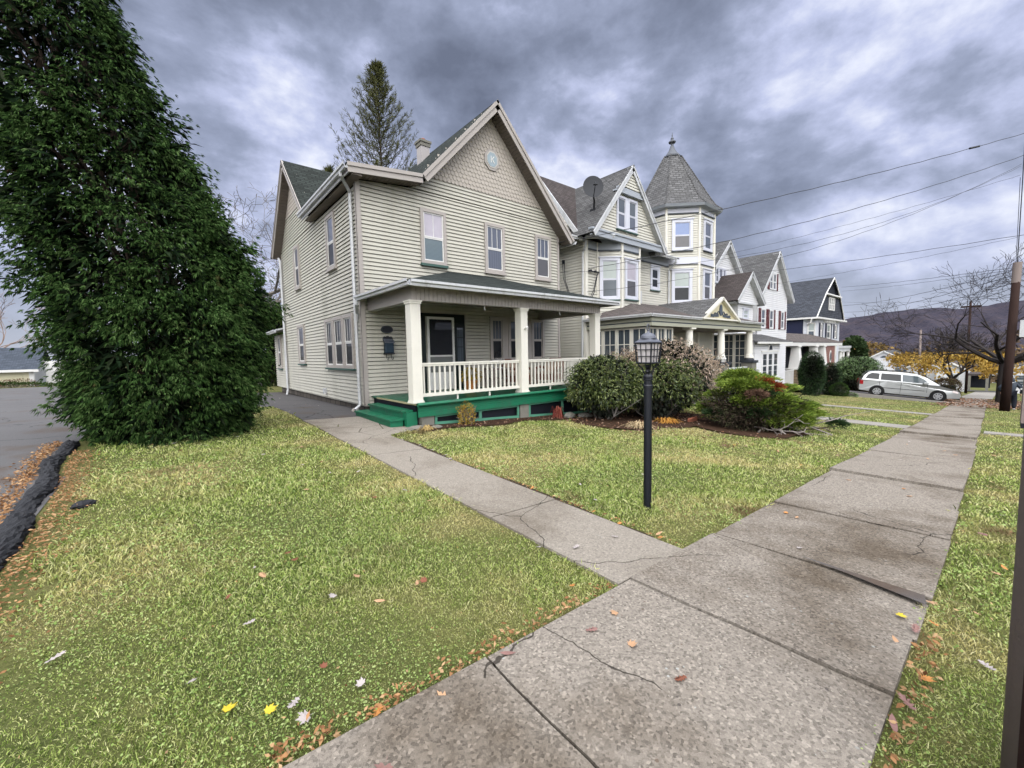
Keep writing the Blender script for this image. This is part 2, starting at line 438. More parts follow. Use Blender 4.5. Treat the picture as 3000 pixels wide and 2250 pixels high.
def window(parent, P, U, N, u0, u1, z0, z1, trim, sash, gt, gb, sill=None, casing=.09, proud=.07, munt=0, head=False, sillh=.05, split=.5, hm=None, label=None):
    P = Vector(P); U = Vector(U); N = Vector(N)
    mb = MB(); frame_rect(mb, P, U, N, u0, u1, z0, z1, casing, .0, proud)
    if head: mb.obox(P, U, N, (u0-.05, u1+.05), (0, proud+.04), (z1+.001, z1+.05))
    w = mb.build('window', trim, parent, label=label)
    a0, a1, b0, b1 = u0+casing, u1-casing, z0+casing, z1-casing
    zm = b0+(b1-b0)*split; s = .035
    sb = MB(); frame_rect(sb, P, U, N, a0, a1, zm-.018, b1, s, .022, .044)
    frame_rect(sb, P, U, N, a0, a1, b0, zm-.019, s, .022, .038)
    if munt:
        for i in range(1, munt+1):
            uu = a0+(a1-a0)*i/(munt+1); sb.obox(P, U, N, (uu-.008, uu+.008), (.024, .034), (zm, b1-s))
    if hm:
        for i in range(1, hm):
            zz = b0+(b1-b0)*i/hm
            if abs(zz-zm) > .05: sb.obox(P, U, N, (a0+s, a1-s), (.024, .031), (zz-.008, zz+.008))
    sb.build('sash', sash, w)
    MB().obox(P, U, N, (a0+.01, a1-.01), (.020, .0275), (zm, b1-.01)).build('pane', gt, w)
    MB().obox(P, U, N, (a0+.01, a1-.01), (.019, .0265), (b0+.01, zm-.002)).build('pane', gb, w)
    if sill is not None: MB().obox(P, U, N, (u0-.02, u1+.02), (0, proud+.03), (z0-sillh, z0-.001)).build('sill', sill, w)
    return w
def gutter(mb, A, B, out, w=.11, h=.11):
    A = Vector(A); B = Vector(B); o = Vector(out).normalized()
    pr = [(0, 0), (0, -h), (w*.65, -h), (w*.75, -h*.55), (w, -h*.35), (w, 0.012), (w-.012, 0.012), (w-.012, -h*.3), (w*.6, -h*.5), (w*.55, -h+.01), (.01, -h+.01), (.01, 0)]
    mb.prism([A+o*a+V(0,0,b) for a, b in pr], B-A)
def column(parent, x, y, z0, z1, r, mat, name='porch_column'):
    mb = MB(); h = z1-z0
    mb.lathe((x, y, z0), [(r*1.35, 0), (r*1.35, .07), (r*1.15, .09), (r*1.2, .13), (r, .17), (r*1.0, h*.4), (r*.86, h-.14), (r*.95, h-.12), (r*.88, h-.1), (r*1.1, h-.06)], 18)
    mb.box(x-r*1.25, x+r*1.25, y-r*1.25, y+r*1.25, z1-.058, z1)
    o = mb.build(name, mat, parent); return o
def slabx(mb, p1, p2, y0, y1, t0, t1):
    """board following the line p1-p2 in the xz plane, extruded in y; t0,t1 are depths below the line"""
    d = Vector((p2[0]-p1[0], 0, p2[1]-p1[1])).normalized(); n = V(-d.z, 0, d.x)
    if n.z < 0: n = -n
    a = V(p1[0], y0, p1[1]); b = V(p2[0], y0, p2[1])
    mb.prism([a-n*t0, b-n*t0, b-n*t1, a-n*t1], (0, y1-y0, 0))
def slaby(mb, p1, p2, x0, x1, t0, t1):
    d = Vector((0, p2[0]-p1[0], p2[1]-p1[1])).normalized(); n = V(0, -d.z, d.y)
    if n.z < 0: n = -n
    a = V(x0, p1[0], p1[1]); b = V(x0, p2[0], p2[1])
    mb.prism([a-n*t0, b-n*t0, b-n*t1, a-n*t1], (x1-x0, 0, 0))
def roofpoly(mb, pts, th=.05):
    mb.prism(pts, (0, 0, -th))

# ---------------------------------------------------------------- foliage
def unit(a): return a/np.maximum(np.linalg.norm(a, axis=-1, keepdims=True), 1e-9)
def leafmesh(name, P, D, L, W, droop=0.0, mid=.5):
    """diamond leaves: P base, D direction, L length, W width arrays"""
    n = len(P); D = unit(D); r = unit(rng.normal(size=(n, 3))); S = unit(np.cross(D, r))
    L = np.broadcast_to(np.asarray(L, dtype=float), (n,))[:, None]; W = np.broadcast_to(np.asarray(W, dtype=float), (n,))[:, None]
    Mp = P+D*L*mid; T = P+D*L; T[:, 2] -= (droop*L[:, 0])
    v = np.stack([P, Mp+S*W/2, T, Mp-S*W/2], 1).reshape(-1, 3)
    f = np.arange(n*4)
    return fastmesh(name, v, f, 4)
def ell_shell(n, c, r, inner=.75, lump=.18, seed=0, up=None, freq=2.6):
    rg = np.random.default_rng(seed); d = unit(rg.normal(size=(n, 3)))
    if up is not None: d[:, 2] = np.where(d[:, 2] < up, -d[:, 2]*rg.uniform(.2, 1, n), d[:, 2]); d = unit(d)
    ph = rg.uniform(0, 6.28, (4, 3)); k = rg.normal(size=(4, 3))*freq
    lm = sum(np.sin(d@k[i]+ph[i, 0]) for i in range(4))/4
    s = (inner+(1-inner)*rg.uniform(0, 1, n)**.6)*(1+lump*lm)
    return np.asarray(c)+d*np.asarray(r)*s[:, None], d
def branch_tubes(mb, tips, start, d, length, r, depth, rg, spread=.55, up=.1, seg=4, kids=(2, 4), shrink=.68, n=5, minr=.004, wig=.12):
    p = Vector(start); d = Vector(d).normalized(); pts = [p.copy()]; rs = [r]
    for i in range(seg):
        d = (d+V(*(rg.normal(size=3)*wig))+V(0, 0, up*.25)).normalized()
        p = p+d*(length/seg); pts.append(p.copy()); rs.append(max(minr, r*(1-.45*(i+1)/seg)))
    mb.tube(pts, rs, n if r > .03 else 3, cap=False)
    if depth <= 0: tips.append((pts[-1], d)); return
    nk = rg.integers(kids[0], kids[1]+1)
    for j in range(nk):
        ti = rg.integers(max(1, seg//2), seg+1) if j else seg
        q = pts[ti]; a = Vector(rg.normal(size=3)); a = (a-d*a.dot(d)).normalized()
        nd_ = (d+a*spread*rg.uniform(.6, 1.4)+V(0, 0, up)).normalized()
        branch_tubes(mb, tips, q, nd_, length*shrink*rg.uniform(.8, 1.15), rs[ti]*.68, depth-1, rg, spread, up, max(2, seg-1), kids, shrink, n, minr, wig)
    if depth <= 3: tips.append((pts[len(pts)//2], d))
# ---------------------------------------------------------------- ground, lawn, paving
def M_soil():
    t = NT('lawn_soil'); p = t.pos()
    a = t.ramp(t.noise(p, .55, 4, .6), [(.35, (.08, .115, .03)), (.5, (.16, .17, .05)), (.64, (.27, .23, .10))])
    b = t.ramp(t.noise(p, 40, 3, .7), [(.3, (.02, .025, .01)), (.7, (.20, .20, .08))])
    t.bump(t.noise(p, 60, 4, .7), .8, .03)
    return t.set(t.mix(.5, a, b), .95, .1)
def M_grass():
    t = NT('grass_blades'); gm = t.n('ShaderNodeNewGeometry'); p = gm.outputs['Position']
    green = t.ramp(gm.outputs['Random Per Island'], [(.0, (.07, .11, .02)), (.3, (.27, .38, .08)), (.68, (.60, .69, .22)), (1, (.90, .88, .48))])
    dry = t.ramp(gm.outputs['Random Per Island'], [(.0, (.30, .27, .10)), (.5, (.74, .66, .28)), (1, (.92, .84, .50))])
    f = t.math('ADD', t.math('MULTIPLY', t.noise(p, .55, 4, .65), .75), t.math('MULTIPLY', t.noise(p, 5, 3, .6), .25))
    fac = t.math('MULTIPLY', t.math('SUBTRACT', f, .47, True), 8, True)
    col = t.mix(fac, green, dry)
    br = t.math('MULTIPLY', t.math('SUBTRACT', t.noise(t.map(p, loc=(7, 3, 0)), .9, 3, .6), .60, True), 9, True)
    col = t.mix(br, col, t.ramp(gm.outputs['Random Per Island'], [(0, (.14, .09, .04)), (1, (.42, .32, .17))]))
    t.set(col, .8, .08)
    tr = t.n('ShaderNodeBsdfTranslucent'); t.l(col, tr.inputs[0]); mx = t.n('ShaderNodeMixShader'); mx.inputs[0].default_value = .3
    t.l(t.b.outputs[0], mx.inputs[1]); t.l(tr.outputs[0], mx.inputs[2]); t.l(mx.outputs[0], t.t.nodes['Material Output'].inputs[0])
    return t.m
def M_concrete(name, c, speck=1.0, stain=.5):
    t = NT(name); p = t.pos()
    v = t.n('ShaderNodeTexVoronoi'); v.inputs['Scale'].default_value = 85; t.l(p, v.inputs['Vector'])
    s = t.n('ShaderNodeSeparateXYZ'); t.l(v.outputs['Color'], s.inputs[0])
    agg = t.ramp(s.outputs[0], [(.0, dk(c, .35)), (.14, dk(c, .62)), (.5, c), (.86, dk(c, 1.2)), (1, dk(c, 1.75))])
    v2 = t.n('ShaderNodeTexVoronoi'); v2.inputs['Scale'].default_value = 26; t.l(p, v2.inputs['Vector'])
    s2 = t.n('ShaderNodeSeparateXYZ'); t.l(v2.outputs['Color'], s2.inputs[0])
    sz = t.math('LESS_THAN', v2.outputs['Distance'], t.math('MULTIPLY', s2.outputs[1], .22))
    peb = t.math('MULTIPLY', sz, t.math('GREATER_THAN', s2.outputs[0], .72))
    col = t.mix(speck, c, agg)
    col = t.mix(.35, col, t.ramp(t.noise(p, 300, 2, .8), [(.35, dk(c, .3)), (.65, dk(c, 1.5))]))
    col = t.mix(t.math('MULTIPLY', peb, .75*speck), col, t.ramp(s2.outputs[2], [(.3, (.07, .06, .06)), (.55, (.16, .11, .08)), (.75, (.4, .42, .4))]))
    st = t.math('MULTIPLY', t.math('SUBTRACT', t.noise(p, .75, 5, .65), .47, True), 5, True)
    col = t.mix(t.math('MULTIPLY', st, stain), col, t.mix(.92, col, (.36, .31, .25), 'MULTIPLY'))
    cr = t.n('ShaderNodeTexVoronoi'); cr.feature = 'DISTANCE_TO_EDGE'; cr.inputs['Scale'].default_value = .62
    nz = t.n('ShaderNodeTexNoise'); nz.inputs['Scale'].default_value = 2.2; nz.inputs['Detail'].default_value = 6; t.l(p, nz.inputs['Vector']); t.l(t.mix(.22, p, nz.outputs['Color']), cr.inputs['Vector'])
    cm = t.math('MULTIPLY', t.math('LESS_THAN', cr.outputs['Distance'], .0022), t.math('GREATER_THAN', t.noise(t.map(p, loc=(5, 2, 0)), .5, 2), .47))
    col = t.mix(t.math('MULTIPLY', cm, .85), col, (.03, .025, .02))
    t.bump(t.math('ADD', s.outputs[0], t.noise(p, 200, 2)), .35, .004)
    return t.set(col, .92, .15)
def M_asphalt(name, c=(.085, .083, .084), stain=(.20, .195, .195)):
    t = NT(name); p = t.pos()
    col = t.mix(t.math('MULTIPLY', t.noise(t.map(p, (1, .35, 1)), .5, 5, .7), .8), c, stain)
    col = t.mix(.4, col, t.ramp(t.noise(p, 140, 2, .8), [(.3, dk(c, .3)), (.7, dk(stain, 1.1))]))
    cr = t.n('ShaderNodeTexVoronoi'); cr.feature = 'DISTANCE_TO_EDGE'; cr.inputs['Scale'].default_value = .9
    nz = t.n('ShaderNodeTexNoise'); nz.inputs['Scale'].default_value = 1.3; nz.inputs['Detail'].default_value = 7; t.l(p, nz.inputs['Vector']); t.l(t.mix(.4, p, nz.outputs['Color']), cr.inputs['Vector'])
    cm = t.math('MULTIPLY', t.math('LESS_THAN', cr.outputs['Distance'], .008), t.math('GREATER_THAN', t.noise(p, .4, 2), .48))
    col = t.mix(t.math('MULTIPLY', cm, .7), col, dk(c, .3))
    col = t.mix(t.math('MULTIPLY', t.math('SUBTRACT', t.noise(p, .9, 4), .55, True), 5, True), col, (.10, .07, .05))
    t.bump(t.noise(p, 120, 3, .7), .5, .01)
    return t.set(col, .8, .3)
m_soil = M_soil(); m_grass = M_grass()
m_conc = M_concrete('aggregate_concrete', (.275, .243, .205), 1.0, .9)
m_conc2 = M_concrete('smooth_concrete', (.30, .268, .226), .6, .6)
m_conc3 = M_concrete('pale_concrete', (.32, .30, .27), .3, .2)
m_asph = M_asphalt('grey_asphalt'); m_asph2 = M_asphalt('dark_asphalt', (.085, .08, .08), (.15, .145, .145))
m_mulch = M('bark_mulch', (.05, .028, .018), .95, .5, 14, 1.0, 50, .1, dirt=((.22, .14, .08), 1.2))
m_dirt = M('bare_dirt', (.06, .045, .03), .95, .4, 10, .8, 40, .1)

def sheet(name, xs, ys, mat, dz=0.0, inside=None, kind='structure', noise=0, yaw=False):
    X, Y = np.meshgrid(xs, ys, indexing='ij')
    if yaw: Y = Y+YAW(X)
    Z = gz(X, Y)+(dz(X, Y) if callable(dz) else dz)
    if noise: Z = Z+noise*(np.sin(X*3.1+Y*1.7)+np.sin(X*1.3-Y*2.9+2))*.5
    nx, ny = len(xs), len(ys)
    v = np.stack([X, Y, Z], -1).reshape(-1, 3)
    i, j = np.meshgrid(np.arange(nx-1), np.arange(ny-1), indexing='ij')
    a = (i*ny+j).ravel(); f = np.stack([a, a+ny, a+ny+1, a+1], 1)
    if inside is not None:
        c = v[f].mean(1); f = f[inside(c[:, 0], c[:, 1])]
    o = npobj(name, fastmesh(name, v, f, 4), mat)
    o['kind'] = kind; return o
# one sheet of ground reaching the horizon
xs = np.unique(np.concatenate([np.linspace(-6000, -60, 12), np.linspace(-60, -4, 24), np.linspace(-4, 40, 150), np.linspace(40, 90, 40), np.linspace(90, 450, 30), np.linspace(450, 7000, 14)]))
ys = np.unique(np.concatenate([np.linspace(-5000, -60, 12), np.linspace(-60, -3, 24), np.linspace(-3, 24, 90), np.linspace(24, 100, 30), np.linspace(100, 6000, 14)]))
sheet('ground', xs, ys, m_soil)
def ribbon(name, pts_l, pts_r, mat, dz, th=.0):
    mb = MB(); n = len(pts_l)
    for i in range(n-1):
        q = [pts_l[i], pts_l[i+1], pts_r[i+1], pts_r[i]]
        mb.poly(*[V(x, y, g(x, y)+dz) for x, y in q])
    o = mb.build(name, mat); o['kind'] = 'structure'; return o
# public sidewalk: separate slabs, slightly heaved
SW0, SW1 = .25, 1.6
def YAW(x): return .012*np.clip(np.asarray(x, dtype=float)-6, 0, 80)     # the street bears slightly towards the houses
jx = [(-9, -9), (-7.6, -7.6), (-6.2, -6.2), (-4.9, -4.9), (-3.6, -3.6), (-2.4, -2.4), (-1.2, -1.2), (-.12, -.08), (1.08, 1.12), (2.42, 2.36), (3.05, 3.62), (3.70, 3.66), (5.16, 5.08), (6.35, 6.3), (7.56, 7.54), (9.06, 8.95), (10.5, 10.4), (11.9, 11.8), (13.3, 13.25), (14.78, 14.7), (16.0, 15.9), (17.29, 16.76), (18.5, 17.6), (19.58, 18.55), (21.3, 20.4), (23.1, 22.3), (24.98, 24.2), (26.5, 26.0), (28, 27.8), (29.5, 29.5), (31, 31), (32.6, 32.6), (34.2, 34.2), (35.8, 35.8), (37.4, 37.4)]
def build_sidewalk():
    mb = MB(); rg = np.random.default_rng(3); cnt = 0
    for i in range(len(jx)-1):
        (a0, a1), (b0, b1) = jx[i], jx[i+1]; gp = .010
        ny = 7; h0 = .028+rg.uniform(-.006, .012)
        tl = rg.uniform(-.012, .012); step = .035 if i in (14, 19, 25) else 0
        rows = []
        for k in range(ny):
            t = k/(ny-1); y = SW0+(SW1-SW0)*t
            wob = (.012*math.sin(i*5+k*2.3) if k in (0, ny-1) else 0)
            xa = a0+(a1-a0)*t+gp+.006*math.sin(k*2+i); xb = b0+(b1-b0)*t-gp+.006*math.sin(k*2+i+1)
            rows.append((xa, xb, y+wob+float(YAW(xa)), h0+tl*(t-.5)+(step*.6)))
        e = .006
        for k in range(ny-1):
            p, q = rows[k], rows[k+1]
            A = V(p[0], p[2], g(p[0], p[2])+p[3]+step*.6*(1-0)); B = V(p[1], p[2], g(p[1], p[2])+p[3]); Cc = V(q[1], q[2], g(q[1], q[2])+q[3]); D = V(q[0], q[2], g(q[0], q[2])+q[3]+step*.6)
            mb.poly(A, B, Cc, D)
            for s_, t_ in ((A, D), (Cc, B)): mb.poly(s_, t_, t_-V(0,0,.12), s_-V(0,0,.12))
            if k == 0: mb.poly(B, A, A-V(0,0,.12), B-V(0,0,.12))
            if k == ny-2: mb.poly(D, Cc, Cc-V(0,0,.12), D-V(0,0,.12))
    o = mb.build('sidewalk', m_conc); o['kind'] = 'structure'
build_sidewalk()
def slab(mb, x0, x1, y0, y1, h=.022, tilt=0):
    P = lambda x, y, t=0: V(x, y, g(x, y)+h+t)
    a, b, c, d = P(x0, y0), P(x1, y0, tilt), P(x1, y1, tilt), P(x0, y1)
    mb.poly(a, b, c, d); dn = V(0, 0, -.1)
    for s_, t_ in ((a, b), (b, c), (c, d), (d, a)): mb.poly(s_, s_+dn, t_+dn, t_)
mbw = MB()
for y0, y1, t_ in ((1.615, 3.045, 0), (3.06, 4.52, .006), (4.53, 6.02, -.004), (6.03, 7.42, .003)): slab(mbw, 2.25, 3.12, y0, y1, .022, t_)
mbw.build('front_path', m_conc2)['kind'] = 'structure'
mbp = MB()
def pad(mb, pts, h):
    q = [V(x, y, g(x, y)+h) for x, y in pts]; mb.poly(*q)
    for i in range(len(q)): mb.poly(q[i], q[i]-V(0,0,.08), q[(i+1) % len(q)]-V(0,0,.08), q[(i+1) % len(q)])
pad(mbp, [(2.26, 9.1), (3.9, 9.1), (3.9, 10.0), (2.22, 10.0)], .018)
# crazed old pad in front of the steps
crz = [[(2.25, 7.43), (2.9, 7.43), (2.75, 7.95), (2.25, 8.1)], [(2.915, 7.43), (3.14, 7.43), (3.75, 7.75), (3.3, 8.12), (2.77, 7.97)],
       [(2.25, 8.12), (2.745, 7.97), (2.95, 8.4), (2.6, 8.75), (2.25, 8.6)], [(2.765, 7.985), (3.3, 8.14), (3.42, 8.6), (2.97, 8.41)],
       [(2.25, 8.62), (2.6, 8.77), (2.7, 9.085), (2.25, 9.085)], [(2.62, 8.765), (2.97, 8.425), (3.42, 8.62), (3.6, 9.085), (2.72, 9.085)], [(3.32, 8.13), (3.77, 7.76), (3.95, 7.9), (3.95, 9.085), (3.62, 9.085), (3.44, 8.6)]]
for c in crz: pad(mbp, c, .018+random.uniform(-.003, .003))
mbp.build('step_landing', m_conc2)['kind'] = 'structure'
ribbon('side_driveway', [(2.25, y) for y in np.linspace(10.02, 22, 12)], [(4.2, y) for y in np.linspace(10.02, 22, 12)], m_asph2, .012)
ribbon('side_driveway_widening', [(1.3-.0*y, y) for y in np.linspace(13.5, 22, 8)], [(2.25, y) for y in np.linspace(13.5, 22, 8)], m_asph2, .012)
def in_lot(x, y): return (x < -1.15-(y-4)*.03+.0*y) & (y > -3.5)
sheet('parking_lot', np.concatenate([np.linspace(-60, -8, 14), np.linspace(-7, -.8, 32)]), np.concatenate([np.linspace(-3, 24, 60), np.linspace(26, 64, 16)]), m_asph, .008, lambda x, y: x < np.where(y < 9, -1.0-(y-4)*.035, -1.2-(y-9)*.02))
ribbon('bare_soil_edge', [(3.12, y) for y in np.linspace(1.9, 6.9, 30)], [(3.185+.035*math.sin(y*2.3)+.02*math.sin(y*7), y) for y in np.linspace(1.9, 6.9, 30)], m_dirt, .012)
mbq = MB(); mbq.poly(*[V(x, y, g(x, y)+.046) for x, y in ((3.70, .98), (3.69, .6), (3.68, .27), (3.53, .25), (3.57, .40), (3.64, .66))]); mbq.build('asphalt_patch', m_asph2)['kind'] = 'structure'  # thin dark wedge laid over the raised joint
# street and far paving
sheet('street', np.linspace(-60, 75, 120), np.array([-16, -12, -8, -4.6]), m_asph, .004)
mbx = MB()
for y0, y1 in ((1.76, 3.2), (3.22, 4.8), (4.82, 6.5), (6.52, 8.0)): slab(mbx, 16.1, 17.25, y0, y1, .02)
slab(mbx, 16.9, 17.6, -2.2, .30, .03); 
mbx.build('neighbour_path', m_conc3)['kind'] = 'structure'
mby = MB(); slab(mby, 23.7, 24.5, 1.86, 4.8, .02); slab(mby, 23.7, 24.5, 4.82, 8, .02)
mby.build('second_neighbour_path', m_conc3)['kind'] = 'structure'
DRV = lambda X, Y: .03+.045*np.clip(Y-2.5, 0, 6)
sheet('van_driveway', np.linspace(37.5, 42.6, 12), np.linspace(-2, 12, 40), m_asph2, DRV)
mbz = MB(); mbz.prism([(37.3, 2.1, g(37.4, 2.1)+.07), (37.5, 2.1, g(37.4, 2.1)+.07), (37.5, 9, g(37.4, 9)+.38), (37.3, 9, g(37.4, 9)+.38)], (0, 0, -.4)); mbz.build('driveway_edging', m_conc3)['kind'] = 'structure'
sheet('concrete_apron', np.linspace(50.5, 82, 16), np.linspace(.55, 2.4, 4), m_conc3, .05)
sheet('far_sidewalk', np.linspace(37.6, 50.4, 8), np.array([SW0, SW1]), m_conc, .03, yaw=True)
sheet('cross_street', np.linspace(83, 91, 8), np.linspace(-20, 60, 30), m_asph, .03)
# planting bed mulch
def in_bed(x, y):
    a = ((x-10.2)/2.7)**2+((y-6.35)/1.35)**2 < 1+.12*np.sin(x*4)
    b = (y > 7.45+.12*np.sin(x*3)) & (y < 8.2) & (x > 3.95) & (x < 12)
    c = ((x-11.2)/1.5)**2+((y-4.1)/1.15)**2 < 1+.1*np.sin(x*5)
    return a | b | c
sheet('planting_bed', np.linspace(3.9, 13.8, 140), np.linspace(2.3, 8.25, 90), m_mulch, .03, in_bed, noise=.012)

# hills across the valley
def build_hills():
    az = np.radians(np.linspace(-75, 75, 300)); A = np.degrees(az)
    el = np.interp(A, [-75, -20, -.8, .8, 2.8, 4, 5.2, 8.6, 11.75, 21, 40, 75], [3.4, 3.6, 3.78, 3.66, 3.28, 3.55, 3.70, 3.40, 3.0, 2.9, 3.1, 2.6])
    rr = np.linspace(1100, 2900, 70); zb = -22.0
    Z = []; Xv = []
    for k, r in enumerate(rr):
        t = (r-1100)/(2600-1100); top = np.tan(np.radians(el))*2600
        s = min(1, max(0, t)); prof = s**1.25
        z = zb+(top-zb)*prof
        if r > 2600: z = top-(r-2600)*.35
        z = z+(np.sin(A*1.3+r*.004)+np.sin(A*3.1-r*.007)+.6*np.sin(A*7+r*.02))*6*min(1, t*2.0)*(1-.7*(s**4))
        Xv.append(np.stack([r*np.cos(az), r*np.sin(az), z], 1))
    v = np.array(Xv).reshape(-1, 3); n = len(az)
    i, j = np.meshgrid(np.arange(len(rr)-1), np.arange(n-1), indexing='ij'); a = (i*n+j).ravel()
    f = np.stack([a, a+1, a+n+1, a+n], 1)
    t = NT('autumn_hillside'); p = t.pos()
    col = t.ramp(t.noise(t.map(p, (.012, .012, .03)), 1.0, 6, .65), [(.35, (.030, .034, .055)), (.5, (.052, .050, .075)), (.62, (.085, .068, .075)), (.75, (.035, .048, .05))])  # bluish tones put part of the distance haze into the hillside colour
    col = t.mix(.55, col, t.ramp(t.noise(p, .09, 4, .8), [(.35, (.02, .022, .035)), (.65, (.11, .09, .10))]))
    t.bump(t.noise(p, .06, 4, .8), 1.0, 8.0)
    o = npobj('hills', fastmesh('hills', v, f, 4), t.set(col, 1, .05), smooth=True); o['kind'] = 'structure'
build_hills()

# ---------------------------------------------------------------- grass
def in_house(x, y):
    return ((x > 3.7) & (x < 11.3) & (y > 10.3)) | ((x > 3.95) & (x < 10.4) & (y > 7.9)) | ((x > 3.4) & (x < 4.1) & (y > 8.0))
def lawn_ok(x, y):
    ed = .03*np.sin(x*9+y*7)+.02*np.sin(x*23-y*17)+np.random.default_rng(1).normal(size=np.shape(x))*.018
    yy = y-YAW(x); ok = ~((yy > SW0+ed) & (yy < SW1+ed) & (x < 50))
    ok &= ~((x > 2.25+ed) & (x < 3.12-ed) & (y > 1.5) & (y < 10))
    ok &= ~((x > 2.25+ed) & (x < 3.95) & (y > 7.4+(x-3.1).clip(0)*.6))
    ok &= ~((x > 2.25) & (y > 10) & (x < 4.3)) & ~((x > 1.3) & (x < 2.3) & (y > 13.5))
    ok &= ~((x > 16.1) & (x < 17.25) & (y > 1.5)) & ~((x > 16.9) & (x < 17.6) & (y < .4)) & ~((x > 23.7) & (x < 24.5) & (y > 1.5))
    ok &= ~((x > 37.3) & (x < 42.7)) & ~((x > 50) & (x < 82) & (y > .5) & (y < 2.5))
    ok &= (x > np.where(y < 9, -.76-(y-4)*.03, -.86)+ed*2) & ~in_house(x, y) & (y > -4.5) & (x < 70)
    ok &= ~in_bed(x, y)
    ok &= ~((x > 13) & (x < 24) & (y > 7.8))
    ok &= ~((x > 3.1) & (x < 3.16+.03*np.sin(y*2.3)) & (y > 1.9) & (y < 6.9))
    return ok
def build_grass():
    n = 1200000
    r = np.exp(rng.uniform(np.log(1.0), np.log(60), n)); az = rng.uniform(np.radians(-40), np.radians(150), n)
    x = r*np.cos(az); y = r*np.sin(az); k = lawn_ok(x, y); x, y, r = x[k], y[k], r[k]; n = len(x)
    s = np.clip(r/3.0, .75, 3.4)
    h = rng.uniform(.010, .026, n)*np.where(rng.uniform(size=n) < .04, 1.8, 1)*np.clip(s, .8, 1.6)*(1+.5*(np.sin(x*2.2)*np.sin(y*2.7)))
    h = np.where(np.hypot(x-3.73, y-2.32) < .12, h*2.4, h)
    w = rng.uniform(.003, .0055, n)*s
    th = rng.uniform(0, 6.283, n); ln = rng.uniform(.2, 1.3, n)
    dx, dy = np.cos(th), np.sin(th); z = gz(x, y)-.004
    b = rng.uniform(0, 6.283, n); sx, sy = np.cos(b)*w/2, np.sin(b)*w/2
    P0 = np.stack([x-sx, y-sy, z], 1); P1 = np.stack([x+sx, y+sy, z], 1)
    M0 = np.stack([x-sx*.8+dx*h*ln*.35, y-sy*.8+dy*h*ln*.35, z+h*.6], 1); M1 = np.stack([x+sx*.8+dx*h*ln*.35, y+sy*.8+dy*h*ln*.35, z+h*.6], 1)
    T = np.stack([x+dx*h*ln, y+dy*h*ln, z+h*(1-.25*ln*.5)], 1)
    v = np.stack([P0, P1, M1, T, M0], 1).reshape(-1, 3)
    o = npobj('lawn_grass', fastmesh('lawn_grass', v, np.arange(n*5), 5), m_grass)
    tag(o, 'short patchy green and straw-yellow lawn grass', 'grass', kind='stuff')
    # clover and broad weeds in the near lawn
    n = 80000; r = np.exp(rng.uniform(np.log(1.35), np.log(7.5), n)); az = rng.uniform(np.radians(-12), np.radians(138), n)
    x = r*np.cos(az); y = r*np.sin(az)
    patch = (np.sin(x*1.7+1)+np.sin(y*2.1)+np.sin((x+y)*3.3)+rng.normal(size=n)*.9) > .3
    k = lawn_ok(x, y) & patch; x, y, r = x[k], y[k], r[k]; n = len(x)
    R = rng.uniform(.0035, .0075, n)*np.clip(r/3.2, .8, 2); z = gz(x, y)+rng.uniform(.012, .036, n)
    nn = unit(np.stack([rng.normal(size=n)*.45, rng.normal(size=n)*.45, np.ones(n)], 1))
    a = unit(np.cross(nn, rng.normal(size=(n, 3)))); b = np.cross(nn, a); c = np.stack([x, y, z], 1)
    ring = [c+(a*math.cos(t)+b*math.sin(t))*R[:, None]*(1 if i else 1) for i, t in enumerate(np.linspace(0, 2*math.pi, 7)[:-1])]
    v = np.stack(ring, 1).reshape(-1, 3)
    mt = M_leaf('clover_leaves', [(.13, .22, .05), (.28, .38, .11), (.48, .56, .24)], .8, 2.0, .08, .25)
    o = npobj('lawn_clover', fastmesh('lawn_clover', v, np.arange(n*6), 6), mt)
    tag(o, 'low clover leaves growing through the lawn', 'clover', kind='stuff')
build_grass()
